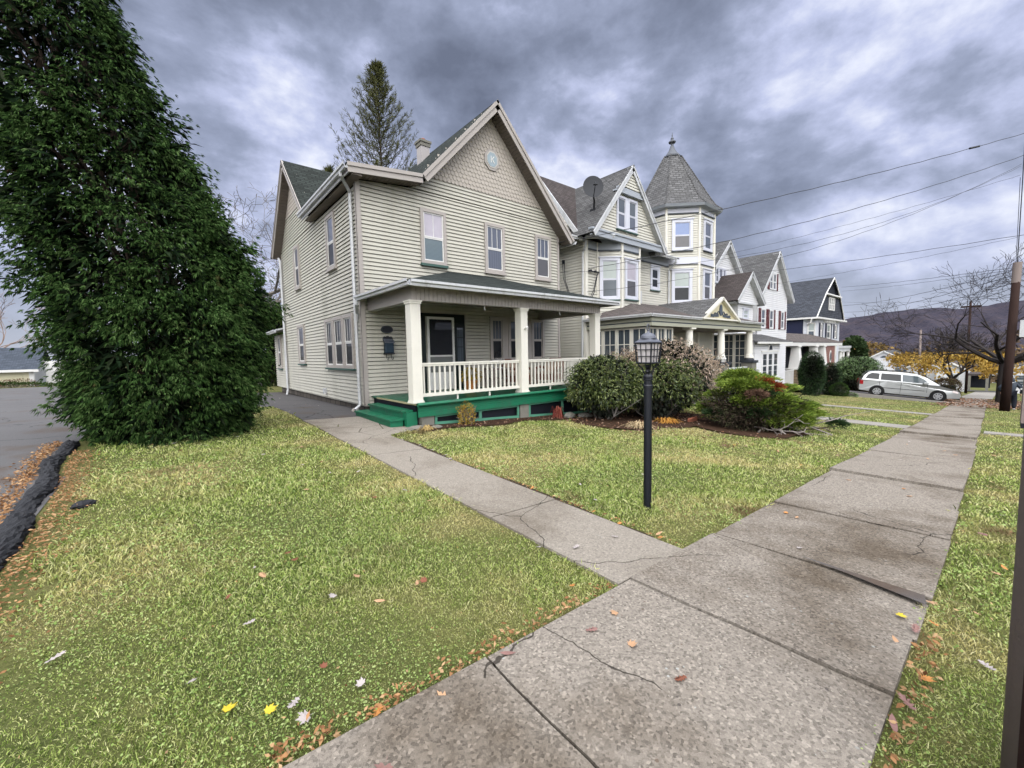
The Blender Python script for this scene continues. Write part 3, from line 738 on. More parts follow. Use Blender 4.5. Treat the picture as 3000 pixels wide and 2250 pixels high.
# ---------------------------------------------------------------- house with the green porch
UX, NY, NX = V(1,0,0), V(0,-1,0), V(-1,0,0)
UY = V(0,1,0)
def build_h1():
    H = thing('house', (3.85, 10.54, -1.45), 'cream sided two-storey house with green front porch and octagonal K plaque in its gable', 'house', 'houses along the street')
    MB().box(3.98, 11.0, 10.7, 21.45, -2.1, -1.24).build('foundation', m_stone, H)
    Y = 10.54
    mb = MB()
    siding(mb, (0, Y, 0), UX, NY, [(3.85, -1.26), (11.08, -1.26), (11.08, 4.20), (10.72, 4.52), (5.30, 4.52), (3.85, 4.40)])
    siding(mb, (0, Y, 0), UX, NY, [(5.35, 4.53), (10.72, 4.53), (10.33, 4.95), (5.76, 4.95)])
    mb.build('front_wall', m_siding, H)
    mb = MB()
    siding(mb, (3.85, 0, 0), UY, NX, [(10.54, -1.26), (19.25, -1.26), (19.25, 4.26), (10.54, 4.26)])
    siding(mb, (3.85, 0, 0), UY, NX, [(14.2, 4.27), (19.22, 4.27), (18.2, 5.3), (15.2, 5.3)])
    mb.build('side_wall', m_siding, H)
    MB().box(3.88, 11.06, 10.57, 19.2, -1.3, 4.3).prism([(5.3, 10.57, 4.3), (11.06, 10.57, 4.1), (8.05, 10.57, 7.25)], (0, 8.6, 0)).build('house_core', m_siding, H)
    # fish-scale shakes
    def scales(P, U, N, poly, pitch=.125, wd=.135):
        mb = MB(); P = Vector(P); zs = [q[1] for q in poly]; X = lambda u, o, z: P+U*u+N*o+V(0,0,z)
        mb.poly(*[X(u, -.005, z) for u, z in poly])
        z = min(zs); r = 0
        def sp(z):
            us = []
            for i in range(len(poly)):
                (ua, za), (ub, zb) = poly[i], poly[(i+1) % len(poly)]
                if (za-z)*(zb-z) <= 0 and abs(za-zb) > 1e-9: us.append(ua+(ub-ua)*(z-za)/(zb-za))
            return (min(us), max(us)) if len(us) > 1 else None
        while z < max(zs)-.05:
            s = sp(z+.02)
            if not s: break
            u = math.floor(s[0]/wd)*wd+(wd/2 if r % 2 else 0)
            while u < s[1]:
                if u > s[0]-.03 and u+wd < s[1]+.05:
                    a = wd*.47; c = u+wd/2; h = pitch*1.5
                    pts = [X(c-a, .002, z+h), X(c+a, .002, z+h), X(c+a, .024, z+.02)]
                    for k in range(1, 8):
                        t = math.pi*k/8; pts.append(X(c+a*math.cos(t), .028, z+.02-math.sin(t)*.062))
                    pts.append(X(c-a, .024, z+.02)); mb.prism(pts, N*-.012)
                u += wd
            z += pitch; r += 1
        return mb
    scales((0, Y, 0), UX, NY, [(5.74, 4.98), (10.35, 4.98), (8.05, 7.44)]).build('gable_shakes', m_taupe2, H)
    scales((3.85, 0, 0), UY, NX, [(15.25, 5.33), (18.2, 5.33), (16.74, 6.82)]).build('gable_shakes', m_taupe2, H)
    # octagon plaque
    k = MB(); c = V(8.1, Y, 6.0)
    def octo(mb, r, y0, y1, r2=None):
        p = [V(c.x+r*math.cos(rad(22.5+45*i)), y0, c.z+r*1.12*math.sin(rad(22.5+45*i))) for i in range(8)]
        mb.prism(p, (0, y1-y0, 0))
    octo(k, .30, Y-.06, Y-.02); pl = k.build('octagon_plaque', m_taupe, H)
    k = MB(); octo(k, .235, Y-.072, Y-.061); k.build('plaque_rim', M('plaque_rim_white', (.6, .57, .52)), pl)
    k = MB(); octo(k, .20, Y-.080, Y-.073); k.build('plaque_face', M('pale_blue_plaque', (.36, .44, .48), .4, .15, 9), pl)
    k = MB(); yy = (Y-.088, Y-.081)
    def stroke(a, b, w=.026):
        d = (V(b[0], 0, b[1])-V(a[0], 0, a[1])).normalized(); n = V(-d.z, 0, d.x)*w/2
        A = V(c.x+a[0], yy[0], c.z+a[1]); B = V(c.x+b[0], yy[0], c.z+b[1]); k.prism([A+n, B+n, B-n, A-n], (0, .007, 0))
    stroke((-.05, -.10), (-.05, .10), .03); stroke((-.035, -.01), (.07, .10)); stroke((-.01, .01), (.08, -.10), .03)
    k.build('letter_k', m_white, pl)
    # roofs
    mb = MB()
    ap, kn, lo, rt = (8.05, 7.57), (5.46, 4.77), (3.50, 4.56), (11.42, 3.98)
    slabx(mb, ap, rt, 10.06, 19.5, 0, .05); slabx(mb, kn, ap, 10.06, 19.4, 0.001, .05); slabx(mb, lo, (kn[0]+.02, kn[1]+.002), 10.06, 14.55, .002, .05)
    ctop = 6.99; cy = 16.74
    for ys_, ze in ((14.32, 4.56), (19.55, 4.12)):
        x2 = 8.05-(7.57-ze)/1.081
        mb.prism([(3.50, cy, ctop), (7.5, cy, ctop), (x2, ys_, ze), (3.50, ys_, ze)], (0, 0, -.05))
    mb.build('roof', m_sh_green, H)
    # rake boards and soffits
    mb = MB()
    for a, b in ((ap, rt), (kn, ap), (lo, kn)):
        slabx(mb, a, b, 10.085, 10.12, .052, .22); slabx(mb, a, b, 10.055, 10.084, -.005, .085)
    for a, b in (((cy, ctop), (14.42, 4.66)), ((cy, ctop), (19.5, 4.17))):
        slaby(mb, a, b, 3.53, 3.56, .052, .21); slaby(mb, a, b, 3.50, 3.529, -.004, .08)
    build_each(mb, 'rake_board', m_taupe, H)
    mb = MB()
    n = 60
    for a, b in ((ap, rt), (kn, ap), (lo, kn)):
        L_ = math.hypot(b[0]-a[0], b[1]-a[1]); k_ = int(L_/.1)
        for i in range(k_):
            p = (a[0]+(b[0]-a[0])*(i+.04)/k_, a[1]+(b[1]-a[1])*(i+.04)/k_); q = (a[0]+(b[0]-a[0])*(i+.94)/k_, a[1]+(b[1]-a[1])*(i+.94)/k_)
            slabx(mb, p, q, 10.121, 10.56, .165, .185)
    for a, b in (((cy, ctop), (14.42, 4.66)), ((cy, ctop), (19.5, 4.17))):
        k_ = 34
        for i in range(k_):
            p = (a[0]+(b[0]-a[0])*(i+.04)/k_, a[1]+(b[1]-a[1])*(i+.04)/k_); q = (a[0]+(b[0]-a[0])*(i+.94)/k_, a[1]+(b[1]-a[1])*(i+.94)/k_)
            slaby(mb, p, q, 3.561, 3.87, .155, .175)
    mb.box(3.62, 3.87, 10.13, 14.5, 4.33, 4.36)
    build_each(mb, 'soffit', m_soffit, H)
    mb = MB(); gutter(mb, (3.52, 10.08, 4.53), (3.52, 14.6, 4.53), (-1, 0, 0)); mb.box(3.53, 3.56, 10.1, 14.5, 4.34, 4.5)
    gutter(mb, (11.42, 19.5, 3.96), (11.42, 10.06, 3.96), (1, 0, 0)); build_each(mb, 'gutter', m_gutter, H)
    mb = MB(); mb.box(3.825, 3.848, 10.50, 10.62, -1.27, 4.3); mb.box(3.825, 3.94, 10.505, 10.537, -1.27, 4.38)
    mb.box(11.0, 11.085, 10.505, 10.537, -1.27, 4.15); mb.box(3.826, 3.85, 19.17, 19.26, -1.27, 4.2)
    build_each(mb, 'corner_board', m_taupe, H)
    mb = MB(); mb.tube([(3.47, 10.45, 4.44), (3.47, 10.46, 4.36), (3.76, 10.70, 4.10), (3.76, 10.72, 4.0), (3.76, 10.72, 1.3), (3.77, 10.72, -1.25), (3.62, 10.68, -1.36)], .042, 6)
    mb.build('downspout', m_gutter, H)
    mb = MB(); mb.tube([(3.70, 19.1, 4.05), (3.75, 19.05, 3.9), (3.76, 19.05, -1.3), (3.70, 19.0, -1.52)], .045, 6); mb.build('downspout', m_gutter, H)
    # rear one-storey wing
    mb = MB(); siding(mb, (3.85, 0, 0), UY, NX, [(19.27, -1.28), (21.62, -1.28), (21.62, 1.02), (19.27, 1.02)]); mb.box(3.88, 9, 19.3, 21.6, -1.3, 1.0); mb.build('rear_wing', m_siding, H)
    mb = MB(); mb.prism([(3.5, 19.26, 1.2), (3.5, 21.9, 1.12), (9, 21.9, 2.4), (9, 19.26, 2.4)], (0, 0, -.06)); gutter(mb, (3.5, 19.3, 1.16), (3.5, 21.85, 1.1), (-1, 0, 0)); mb.build('rear_wing_roof', m_gutter, H)
    window(H, (3.85, 0, 0), UY, NX, 20.15, 20.9, -.45, 1.0, m_taupe, m_white, m_glass_dcur, m_glass, m_sill)
    # chimney
    mb = MB(); mb.box(7.52, 7.86, 13.9, 14.25, 6.0, 7.72); ch = mb.build('chimney', m_chim, H)
    MB().box(7.46, 7.92, 13.84, 14.31, 7.721, 7.80).box(7.49, 7.89, 13.87, 14.28, 7.6, 7.719).build('chimney_cap', m_pier, ch)
    MB().lathe((7.70, 14.1, 7.801), [(.1, 0), (.1, .12), (.08, .12), (.08, 0)], 12).build('flue', m_terra, ch)
    # windows, upper front
    F0 = ((0, Y, 0), UX, NY)
    window(H, *F0, 5.57, 6.38, 2.56, 4.06, m_taupe, m_white, m_glass_white, m_glass_blind, m_sill, munt=1, sillh=.07, label='upper window with a striped blind below and a pale curtain above')  # upper pane: pinkish-white sky reflection is put into its colour
    window(H, *F0, 7.76, 8.54, 2.56, 4.07, m_taupe, m_white, m_glass_cur, m_glass_cur, m_taupe, munt=2)
    window(H, *F0, 9.89, 10.64, 2.56, 4.05, m_taupe, m_white, m_glass_cur, m_screen, m_taupe, munt=2)
    S0 = ((3.85, 0, 0), UY, NX)
    window(H, *S0, 12.22, 13.0, 2.54, 4.08, m_taupe, m_white, m_glass_cur, m_glass, m_taupe)
    window(H, *S0, 16.29, 17.02, 2.52, 4.04, m_taupe, m_white, m_glass_cur, m_glass, m_taupe)
    window(H, *S0, 16.14, 17.05, -.22, 1.2, m_taupe, m_white, m_glass_cur, m_glass, m_sill)
    for a, b in ((11.09, 11.86), (11.90, 12.75), (12.79, 13.57)):
        window(H, *S0, a, b, -.32, 1.15, m_taupe, m_white, m_glass, m_glass, m_sill, munt=2)
    mb = MB(); mb.obox(V(3.85, 0, 0), UY, NX, (13.8, 13.95), (0.01, .1), (-1.15, -.98)); mb.build('dryer_vent', m_gutter, H)
    # ---- porch
    dz = -1.02
    mb = MB(); mb.box(4.0, 10.25, 7.95, 10.50, dz-.04, dz); mb.build('porch_deck', m_green_d, H)
    mb = MB(); mb.tube([(4.0, 7.93, dz-.03), (10.27, 7.93, dz-.03)], .045, 8); mb.box(4.04, 10.22, 7.975, 8.02, dz-.245, dz-.041)
    mb.box(4.02, 10.25, 7.955, 7.974, dz-.30, dz-.19)
    mb.build('porch_fascia', m_green, H)
    mb = MB(); mb.box(3.985, 4.0, 8.0, 10.13, dz-.045, dz-.005); mb.build('worn_nosing', M('worn_yellow_nosing', (.42, .38, .22), .7, .2, 12), H)
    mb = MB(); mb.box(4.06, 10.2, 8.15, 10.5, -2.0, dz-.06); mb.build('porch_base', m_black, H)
    mb = MB()
    for a, b in ((4.12, 4.42), (6.93, 7.22), (9.85, 10.15)): mb.box(a, b, 8.0, 8.3, -2.0, dz-.302)
    build_each(mb, 'pier', m_pier, H)
    mb = MB()
    for a, b in ((4.45, 6.91), (7.25, 9.83)):
        z0 = g(a, 8)+.01; z1 = dz-.302
        gg = lambda x: g(x, 8)+.03
        P0, P1 = V(a, 8.03, 0), V(b, 8.03, 0)
        mb.prism([(a, 8.03, gg(a)), (b, 8.03, gg(b)), (b, 8.03, gg(b)+.06), (a, 8.03, gg(a)+.06)], (0, .03, 0))
        mb.box(a, a+.06, 8.025, 8.055, gg(a)+.06, z1-.05); mb.box(b-.06, b, 8.025, 8.055, gg(b)+.07, z1-.05); mb.box(a, b, 8.025, 8.06, z1-.05, z1-.002)
        mm = a+(b-a)*.5; mb.box(mm-.04, mm+.04, 8.026, 8.05, gg(mm)+.05, z1-.05)
    build_each(mb, 'skirt_frame', m_green_l, H)
    # steps on the left end
    mb = MB(); mb.box(3.74, 4.0, 8.17, 10.1, -1.205, -1.17); mb.box(3.78, 3.985, 8.19, 10.08, -1.36, -1.206)
    mb.box(3.47, 3.80, 8.17, 10.3, -1.375, -1.335); mb.box(3.5, 3.779, 8.2, 10.28, -1.56, -1.376); mb.box(3.80, 4.04, 8.06, 8.18, -1.56, -1.21)
    mb.build('porch_steps', m_green, H)
    # posts
    for x in (4.05, 7.1, 10.08):
        w = .115; mb = MB(); mb.box(x-w, x+w, 8.1-w, 8.1+w, dz+.03, 1.15)
        mb.box(x-w-.022, x+w+.022, 8.1-w-.022, 8.1+w+.022, dz+.002, dz+.03); mb.box(x-w-.012, x+w+.012, 8.1-w-.012, 8.1+w+.012, dz+.031, dz+.055)
        mb.box(x-w-.02, x+w+.02, 8.1-w-.02, 8.1+w+.02, 1.085, 1.13); mb.box(x-w-.035, x+w+.035, 8.1-w-.035, 8.1+w+.035, 1.13, 1.158)
        mb.build('porch_post', m_cream, H)
    mb = MB(); mb.lathe((7.19, 8.0, .62), [(.03, 0), (.035, .02), (.02, .03)], 10, ax='x'); mb.tube([(7.1, 7.985, .62), (7.1, 7.92, .66), (7.14, 7.88, .66)], .025, 6); mb.build('spotlight', m_white, H)
    for a, b in ((4.18, 6.97), (7.23, 9.95)):
        mb = MB(); mb.box(a, b, 8.05, 8.15, -.20, -.165); mb.box(a, b, 8.065, 8.135, -.24, -.201); mb.box(a, b, 8.06, 8.14, -.90, -.83)
        for q in (.33, .66): mb.box(a+(b-a)*q-.015, a+(b-a)*q+.015, 8.085, 8.115, dz+.001, -.90)
        rl = mb.build('railing', m_cream, H); n_ = 21
        base = None
        for i in range(n_):
            x = a+.07+(b-a-.14)*i/(n_-1)
            if base is None:
                mb = MB(); mb.box(-.017, .017, -.017, .017, -.83, -.24)
                base = mb.build('baluster', m_cream, rl, local=True); bb = base
            else: bb = base.copy(); C.objects.link(bb); bb.parent = rl
            bb.location = (x, 8.1, 0) - wloc(rl) if False else Vector((x, 8.1, 0))-wloc(rl)
    # side railing at the right end
    mb = MB(); mb.box(10.05, 10.12, 8.22, 10.5, -.20, -.165); mb.box(10.05, 10.12, 8.22, 10.5, -.9, -.83)
    for i in range(16): mb.box(10.07, 10.10, 8.32+i*.14, 8.35+i*.14, -.83, -.2)
    mb.build('side_railing', m_cream, H)
    # beam with vertical boards
    mb = MB(); x = 3.98; 
    while x < 10.2:
        mb.box(x+.006, min(x+.094, 10.2), 7.985, 8.0, 1.16, 1.455); x += .1
    mb.box(3.98, 10.2, 8.001, 8.2, 1.162, 1.46); mb.box(4.0, 4.18, 8.2, 10.5, 1.15, 1.46); mb.box(10.0, 10.18, 8.2, 10.5, 1.15, 1.46)
    mb.build('porch_beam', m_taupe, H)
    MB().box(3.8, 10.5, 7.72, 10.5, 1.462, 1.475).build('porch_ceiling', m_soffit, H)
    e = 1.52
    c0, c1, c2, c3 = V(3.76, 7.66, e), V(10.58, 7.66, e), V(10.58, 10.53, e), V(3.76, 10.53, e)
    t0, t1 = V(6.45, 10.53, 2.42), V(7.9, 10.53, 2.42)
    mb = MB(); mb.prism([c0, c1, t1, t0], (0, 0, -.04)); mb.prism([c0, t0, c3], (0, 0, -.04)); mb.prism([c1, c2, t1], (0, 0, -.04)); mb.build('porch_roof', m_sh_porch, H)
    mb = MB(); gutter(mb, (3.76, 7.67, e-.02), (10.6, 7.67, e-.02), (0, -1, 0)); gutter(mb, (3.77, 7.56, e-.02), (3.77, 10.5, e-.02), (-1, 0, 0)); gutter(mb, (10.58, 7.6, e-.02), (10.58, 10.5, e-.02), (1, 0, 0))
    build_each(mb, 'porch_gutter', m_gutter, H)
    mb = MB(); mb.tube([(3.7, 10.42, 1.40), (3.7, 10.44, 1.3), (3.775, 10.66, 1.1), (3.775, 10.72, .9)], .04, 6); mb.build('downspout', m_gutter, H)
    # door and sidelights
    mb = MB(); P, U, N = V(0, Y, 0), UX, NY
    frame_rect(mb, P, U, N, 5.03, 6.97, dz, 1.22, .03, .0, .05, wb=0)
    d = mb.build('front_door', m_taupe, H)
    mb = MB(); mb.obox(P, U, N, (5.06, 5.62), (0, .032), (dz, 1.19)); mb.obox(P, U, N, (6.58, 6.94), (0, .032), (dz, 1.19)); mb.obox(P, U, N, (5.62, 6.58), (0, .032), (1.1, 1.19)); mb.build('door_surround', m_door, d)
    for a, b in ((5.17, 5.44), (6.66, 6.86)):
        mb = MB(); mb.obox(P, U, N, (a, b), (.033, .037), (-.3, .8)); mb.build('sidelight', m_glass_dcur, d)
        mb = MB()
        for zz in (.22, .5): mb.obox(P, U, N, (a, b), (.037, .045), (zz, zz+.02))
        mb.build('muntin', m_door, d)
    mb = MB(); frame_rect(mb, P, U, N, 5.66, 6.55, dz+.02, 1.09, .07, .03, .06, wb=.12, wt=.07); mb.obox(P, U, N, (5.73, 6.48), (.03, .058), (-.05, .0)); mb.build('storm_door', m_white, d)
    mb = MB(); mb.obox(P, U, N, (5.73, 6.48), (.032, .05), (dz+.14, -.5)); mb.build('door_panel', m_white, d)
    mb = MB(); mb.obox(P, U, N, (5.73, 6.48), (.034, .04), (-.49, -.05)); mb.build('screen_pane', M_glass('dull_screen', (.2, .21, .2), 'shade'), d)
    mb = MB(); mb.obox(P, U, N, (5.73, 6.48), (.034, .04), (.0, 1.02)); mb.build('glass_pane', m_glass, d)
    mb = MB(); mb.obox(P, U, N, (5.27, 5.38), (.046, .052), (-.37, -.10)); st = mb.build('door_sticker', m_white, d)
    mb = MB(); mb.obox(P, U, N, (5.275, 5.375), (.0525, .055), (-.365, -.25)); mb.build('yellow_patch', M('sticker_yellow', (.75, .5, .02)), d)
    mb = MB(); mb.obox(P, U, N, (5.30, 5.36), (.0525, .056), (-.245, -.205)); mb.obox(P, U, N, (5.295, 5.32), (.0525, .056), (-.225, -.185)); mb.build('red_mark', M('sticker_red', (.45, .04, .03)), d)
    mb = MB(); mb.obox(P, U, N, (5.30, 5.36), (.0525, .056), (-.145, -.13)); mb.build('dark_mark', m_black, d)
    mb = MB(); mb.tube([(6.44, Y-.06, -.1), (6.44, Y-.1, -.1), (6.40, Y-.1, -.1)], .012, 6); mb.build('handle', m_greymetal, d)
    for a, b in ((7.88, 8.46), (8.62, 9.52), (9.66, 10.26)):
        window(H, *F0, a, b, -.25, 1.18, m_taupe, m_taupe, m_glass_dcur if a > 8 else m_glass_cur, m_glass, None, munt=2)
    MB().obox(V(0, Y, 0), UX, NY, (8.46, 8.62), (0, .05), (-.25, 1.18)).obox(V(0, Y, 0), UX, NY, (9.52, 9.66), (0, .05), (-.25, 1.18)).build('window_mullion', m_taupe, H)
    mb = MB(); mb.tube([(5.9, 8.06, 1.15), (5.9, 8.06, 1.08), (5.93, 8.06, 1.05)], .008, 5); mb.tube([(8.5, 8.06, 1.15), (8.5, 8.06, 1.08), (8.53, 8.06, 1.05)], .008, 5); build_each(mb, 'plant_hook', m_white, H)
    return H
build_h1()
def porch_things():
    Y = 10.54; dz = -1.02
    # house number plaque (characters too dark to read in the photograph)
    t = thing('number_plaque', (4.49, Y-.02, .70), 'black oval number plaque on the siding above the letter box', 'plaque')
    mb = MB()
    mb.prism([(4.49+.165*math.cos(a), Y-.045, .70+.10*math.sin(a)) for a in np.linspace(0, 2*math.pi, 29)[:-1]], (0, .02, 0)); mb.build('plate', m_blackmetal, t)
    mb = MB(); pts = [(4.49+.145*math.cos(a), Y-.047, .70+.083*math.sin(a)) for a in np.linspace(0, 2*math.pi, 29)]; mb.tube(pts, .004, 4); mb.build('rim', m_greymetal, t)
    t = thing('letter_box', (4.5, Y-.02, .03), 'dark blue wall letter box with two newspaper hooks beneath', 'letter box')
    mb = MB(); mb.box(4.385, 4.625, Y-.14, Y-.022, .08, .40); b = mb.build('body', M('dark_blue_box', (.02, .045, .07), .45, .2, 9), t); bevel(b, .015)
    mb = MB(); mb.prism([(4.37, Y-.16, .37), (4.37, Y-.02, .47), (4.37, Y-.02, .40), (4.37, Y-.155, .34)], (.27, 0, 0)); mb.build('lid', m_greymetal, t)
    mb = MB(); mb.lathe((4.42, Y-.03, .47), [(.05, -.01), (.05, .01)], 12, ax='y'); mb.lathe((4.505, Y-.03, .475), [(.06, -.01), (.06, .01)], 12, ax='y'); mb.lathe((4.59, Y-.03, .47), [(.05, -.01), (.05, .01)], 12, ax='y'); mb.box(4.375, 4.635, Y-.15, Y-.022, .05, .08); mb.build('back_plate', m_blackmetal, t)
    for x in (4.44, 4.57):
        MB().tube([(x, Y-.06, .05), (x, Y-.07, -.05), (x+.01, Y-.1, -.09), (x+.02, Y-.14, -.08), (x+.02, Y-.15, -.04)], .008, 6).build('hook', m_blackmetal, t)
    # flower pot
    t = thing('flower_pot', (6.5, 9.6, dz), 'orange pot of wilting yellow flowers on the porch floor', 'flower pot')
    MB().lathe((6.5, 9.6, dz+.001), [(.13, 0), (.17, .24), (.19, .24), (.19, .29), (.165, .29), (.16, .25)], 20).build('pot', M('orange_pot', (.55, .2, .04), .5), t, smooth=False)
    n = 420; P, D = ell_shell(n, (6.5, 9.6, dz+.45), (.3, .3, .22), .3, .3, 5); D[:, 2] -= .2
    f = npobj('flowers', leafmesh('flowers', P-np.array([6.5, 9.6, dz]), D, .08, .035, .3), M_leaf('mum_leaves', [(.05, .05, .02), (.45, .3, .03), (.7, .5, .05)], clump=9), t)
    # side table with wire lantern
    t = thing('porch_table', (7.35, 9.5, dz), 'small slatted grey table against the porch wall', 'table')
    mb = MB(); mb.box(7.02, 7.68, 9.25, 9.75, -.45, -.41); mb.build('tabletop', m_wood_grey, t)
    for x in (7.05, 7.62):
        for y in (9.28, 9.69): MB().box(x, x+.04, y, y+.04, dz+.001, -.451).build('leg', m_wood_grey, t)
    MB().box(7.05, 7.65, 9.28, 9.72, -.72, -.70).build('shelf', m_wood_grey, t)
    t = thing('wire_lantern', (7.35, 9.45, -.41), 'white and black wire lantern box on the porch table', 'lantern')
    mb = MB(); 
    for zz in (-.409, -.30, -.17): frame_rect(mb, V(7.2, 9.35, 0), UX, UY, 0, .32, zz, zz+.025, .02, 0, .02); frame_rect(mb, V(7.2, 9.5, 0), UX, UY, 0, .32, zz, zz+.025, .02, 0, .02)
    for x in (7.2, 7.50):
        for y in (9.35, 9.5): mb.box(x, x+.02, y, y+.02, -.409, -.15)
    mb.build('lantern_frame', m_white, t)
    mb = MB()
    for i in range(5):
        a = i*.6; mb.tube([(7.35+.12*math.cos(a+k*.5)*(1-k*.05), 9.45+.07*math.sin(a+k*.6), -.15+.035*k) for k in range(7)], .006, 4)
    mb.tube([(7.22+.06*0, 9.42, -.08)]+[(7.35+.08*math.cos(q), 9.42, -.02+.09*math.sin(q)) for q in np.linspace(-3, 3, 12)], .006, 4); mb.build('wire_handle', m_blackmetal, t)
    # wicker chairs
    m_w = M('brown_wicker', (.20, .08, .05), .7, .25, 30, .6, 120)
    m_cu = M('beige_cushion', (.45, .33, .25), .9, .1, 5)
    def chair(x, y, rz, label, wood=m_w):
        t = thing('wicker_chair', (0, 0, 0), label, 'chair', 'wicker chairs on the porch')
        mb = MB(); mb.box(-.33, .33, -.3, .3, .18, .36); mb.build('seat', wood, t, local=True)
        mb = MB(); mb.prism([(-.33, .24, .2), (.33, .24, .2), (.30, .36, .78), (.18, .38, .86), (-.18, .38, .86), (-.30, .36, .78)], (0, .07, 0)); mb.build('backrest', wood, t, local=True)
        for s in (-1, 1): mb = MB(); mb.tube([(s*.34, .28, .55), (s*.36, 0, .58), (s*.36, -.26, .54), (s*.34, -.28, .3)], .045, 7); mb.build('armrest', wood, t, local=True)
        for sx in (-1, 1):
            for sy in (-1, 1): MB().tube([(sx*.29, sy*.26, 0.001), (sx*.29, sy*.26, .2)], .03, 6).build('leg', wood, t, local=True)
        mb = MB(); mb.box(-.29, .29, -.28, .24, .362, .43); bevel(mb.build('cushion', m_cu, t, local=True), .02)
        mb = MB(); mb.prism([(-.27, .19, .44), (.27, .19, .44), (.26, .30, .76), (-.26, .30, .76)], (0, .05, 0)); mb.build('back_cushion', m_cu, t, local=True)
        t.location = (x, y, dz); t.rotation_euler = (0, 0, rz); return t
    chair(8.15, 9.5, rad(15), 'brown wicker chair with beige cushion beside the porch table')
    chair(9.3, 9.3, rad(-75), 'brown wicker chair turned sideways at the right end of the porch')
porch_things()
# ---------------------------------------------------------------- house with the turret
def build_h2():
    H = thing('house', (13.1, 11, -1.9), 'ivory clapboard house with an octagonal turret and grey shingle roofs', 'house', 'houses along the street')
    Y = 11.0; A = dict(pitch=.115, lip=.022, gap=.016)
    mb = MB(); siding(mb, (0, Y, 0), UX, NY, [(13.1, -1.9), (19.5, -1.9), (19.5, 4.15), (13.1, 4.15)], **A); mb.build('front_wall', m_siding2, H)
    mb = MB(); siding(mb, (13.1, 0, 0), UY, NX, [(11, -1.9), (20, -1.9), (20, 4.5), (11, 4.5)], **A); mb.build('side_wall', m_siding2, H)
    MB().box(13.15, 23.0, 11.1, 20, -2.4, 4.55).build('house_core', m_siding2, H)
    # bay
    b = [V(13.86, 11, 0), V(14.62, 10.33, 0), V(15.86, 10.33, 0), V(16.6, 11, 0)]
    mb = MB(); mt = MB(); mk = MB()
    for i in range(3):
        U = (b[i+1]-b[i]); L_ = U.length; U.normalize(); N = V(U.y, -U.x, 0)
        siding(mb, b[i], U, N, [(0, -1.9), (L_, -1.9), (L_, 4.12), (0, 4.12)], **A)
        mt.obox(b[i], U, N, (0, L_), (0, .03), (4.18, 4.60)); mk.obox(b[i], U, N, (-.01, L_+.01), (0, .045), (4.12, 4.18))
    mb.build('bay_wall', m_siding2, H)
    mt.obox(V(0, Y, 0), UX, NY, (13.1, 13.86), (0, .03), (4.18, 4.6)); mt.obox(V(0, Y, 0), UX, NY, (16.6, 19.45), (0, .03), (4.18, 4.6))
    build_each(mt, 'frieze', m_slate_trim, H)
    mk.obox(V(0, Y, 0), UX, NY, (13.1, 13.86), (0, .045), (4.12, 4.18)); mk.obox(V(0, Y, 0), UX, NY, (16.6, 19.45), (0, .045), (4.12, 4.18)); build_each(mk, 'frieze_band', m_band, H)
    mb = MB()
    for p in b: mb.box(p.x-.06, p.x+.06, p.y-.05, p.y+.07, -1.9, 4.6)
    mb.box(13.06, 13.22, 10.94, 11.06, -1.9, 4.6); build_each(mb, 'corner_board', m_cream, H)
    WC = dict(casing=.13, head=True)
    U = (b[1]-b[0]).normalized(); N = V(U.y, -U.x, 0)
    window(H, b[0], U, N, .10, .93, 2.15, 3.85, m_lav, m_lav, m_glass_shade, m_glass_dcur, m_sill, casing=.11, head=True)
    window(H, b[1], UX, NY, .18, 1.1, 2.18, 3.82, m_lav, m_lav, m_glass_white, m_screen, m_sill, casing=.12, head=True)
    window(H, (0, Y, 0), UX, NY, 17.8, 18.58, 2.9, 4.02, m_lav, m_lav, m_glass, m_glass, m_sill, **WC)
    MB().obox(V(0, Y, 0), UX, NY, (16.75, 16.95), (0, .12), (2.2, 2.75)).build('meter_box', m_gutter, H)
    # front gable over the bay
    G = 10.2
    ap, lf, rt = (15.1, 7.60), (12.5, 4.50), (17.8, 4.45)
    mb = MB(); siding(mb, (0, G+.12, 0), UX, NY, [(12.85, 4.72), (17.45, 4.72), (15.12, 7.42)], **A); mb.build('gable_wall', m_siding2, H)
    mb = MB(); slabx(mb, ap, rt, G-.12, 13.4, 0, .05); slabx(mb, lf, ap, G-.12, 13.4, .001, .05); mb.build('gable_roof', m_sh_grey, H)
    mb = MB()
    for p, q in ((ap, rt), (lf, ap)): slabx(mb, p, q, G-.10, G-.06, .052, .20); slabx(mb, p, q, G-.125, G-.101, -.004, .07)
    build_each(mb, 'rake_board', m_gutter, H)
    mb = MB(); slabx(mb, ap, rt, G-.059, G+.14, .17, .19); slabx(mb, lf, ap, G-.059, G+.14, .17, .19); mb.build('rake_soffit', m_gutter, H)
    mb = MB(); mb.box(12.55, 17.75, G-.02, G+.1, 4.42, 4.70); mb.box(12.5, 17.8, G-.06, G+.12, 4.62, 4.70); mb.box(12.65, 17.6, G+.1, 11, 4.60, 4.64)
    mb.box(14.2, 16.05, G-.03, G+.10, 6.42, 6.60)
    mb.box(14.0, 16.2, G-.05, G+.10, 6.36, 6.42); mb.build('cornice', m_slate_trim, H)
    mb = MB(); siding(mb, (0, G-.02, 0), UX, NY, [(14.25, 6.62), (15.98, 6.62), (15.1, 7.45)], **A); mb.build('gable_peak_wall', m_siding2, H)
    for a, c in ((14.22, 14.88), (14.98, 15.64)):
        window(H, (0, G+.12, 0), UX, NY, a, c, 4.95, 6.28, m_lav, m_lav, m_glass_dcur, m_glass_cur, m_sill, casing=.09, proud=.07)
    MB().obox(V(0, G+.12, 0), UX, NY, (14.88, 14.98), (0, .06), (4.95, 6.28)).build('window_mullion', m_lav, H)
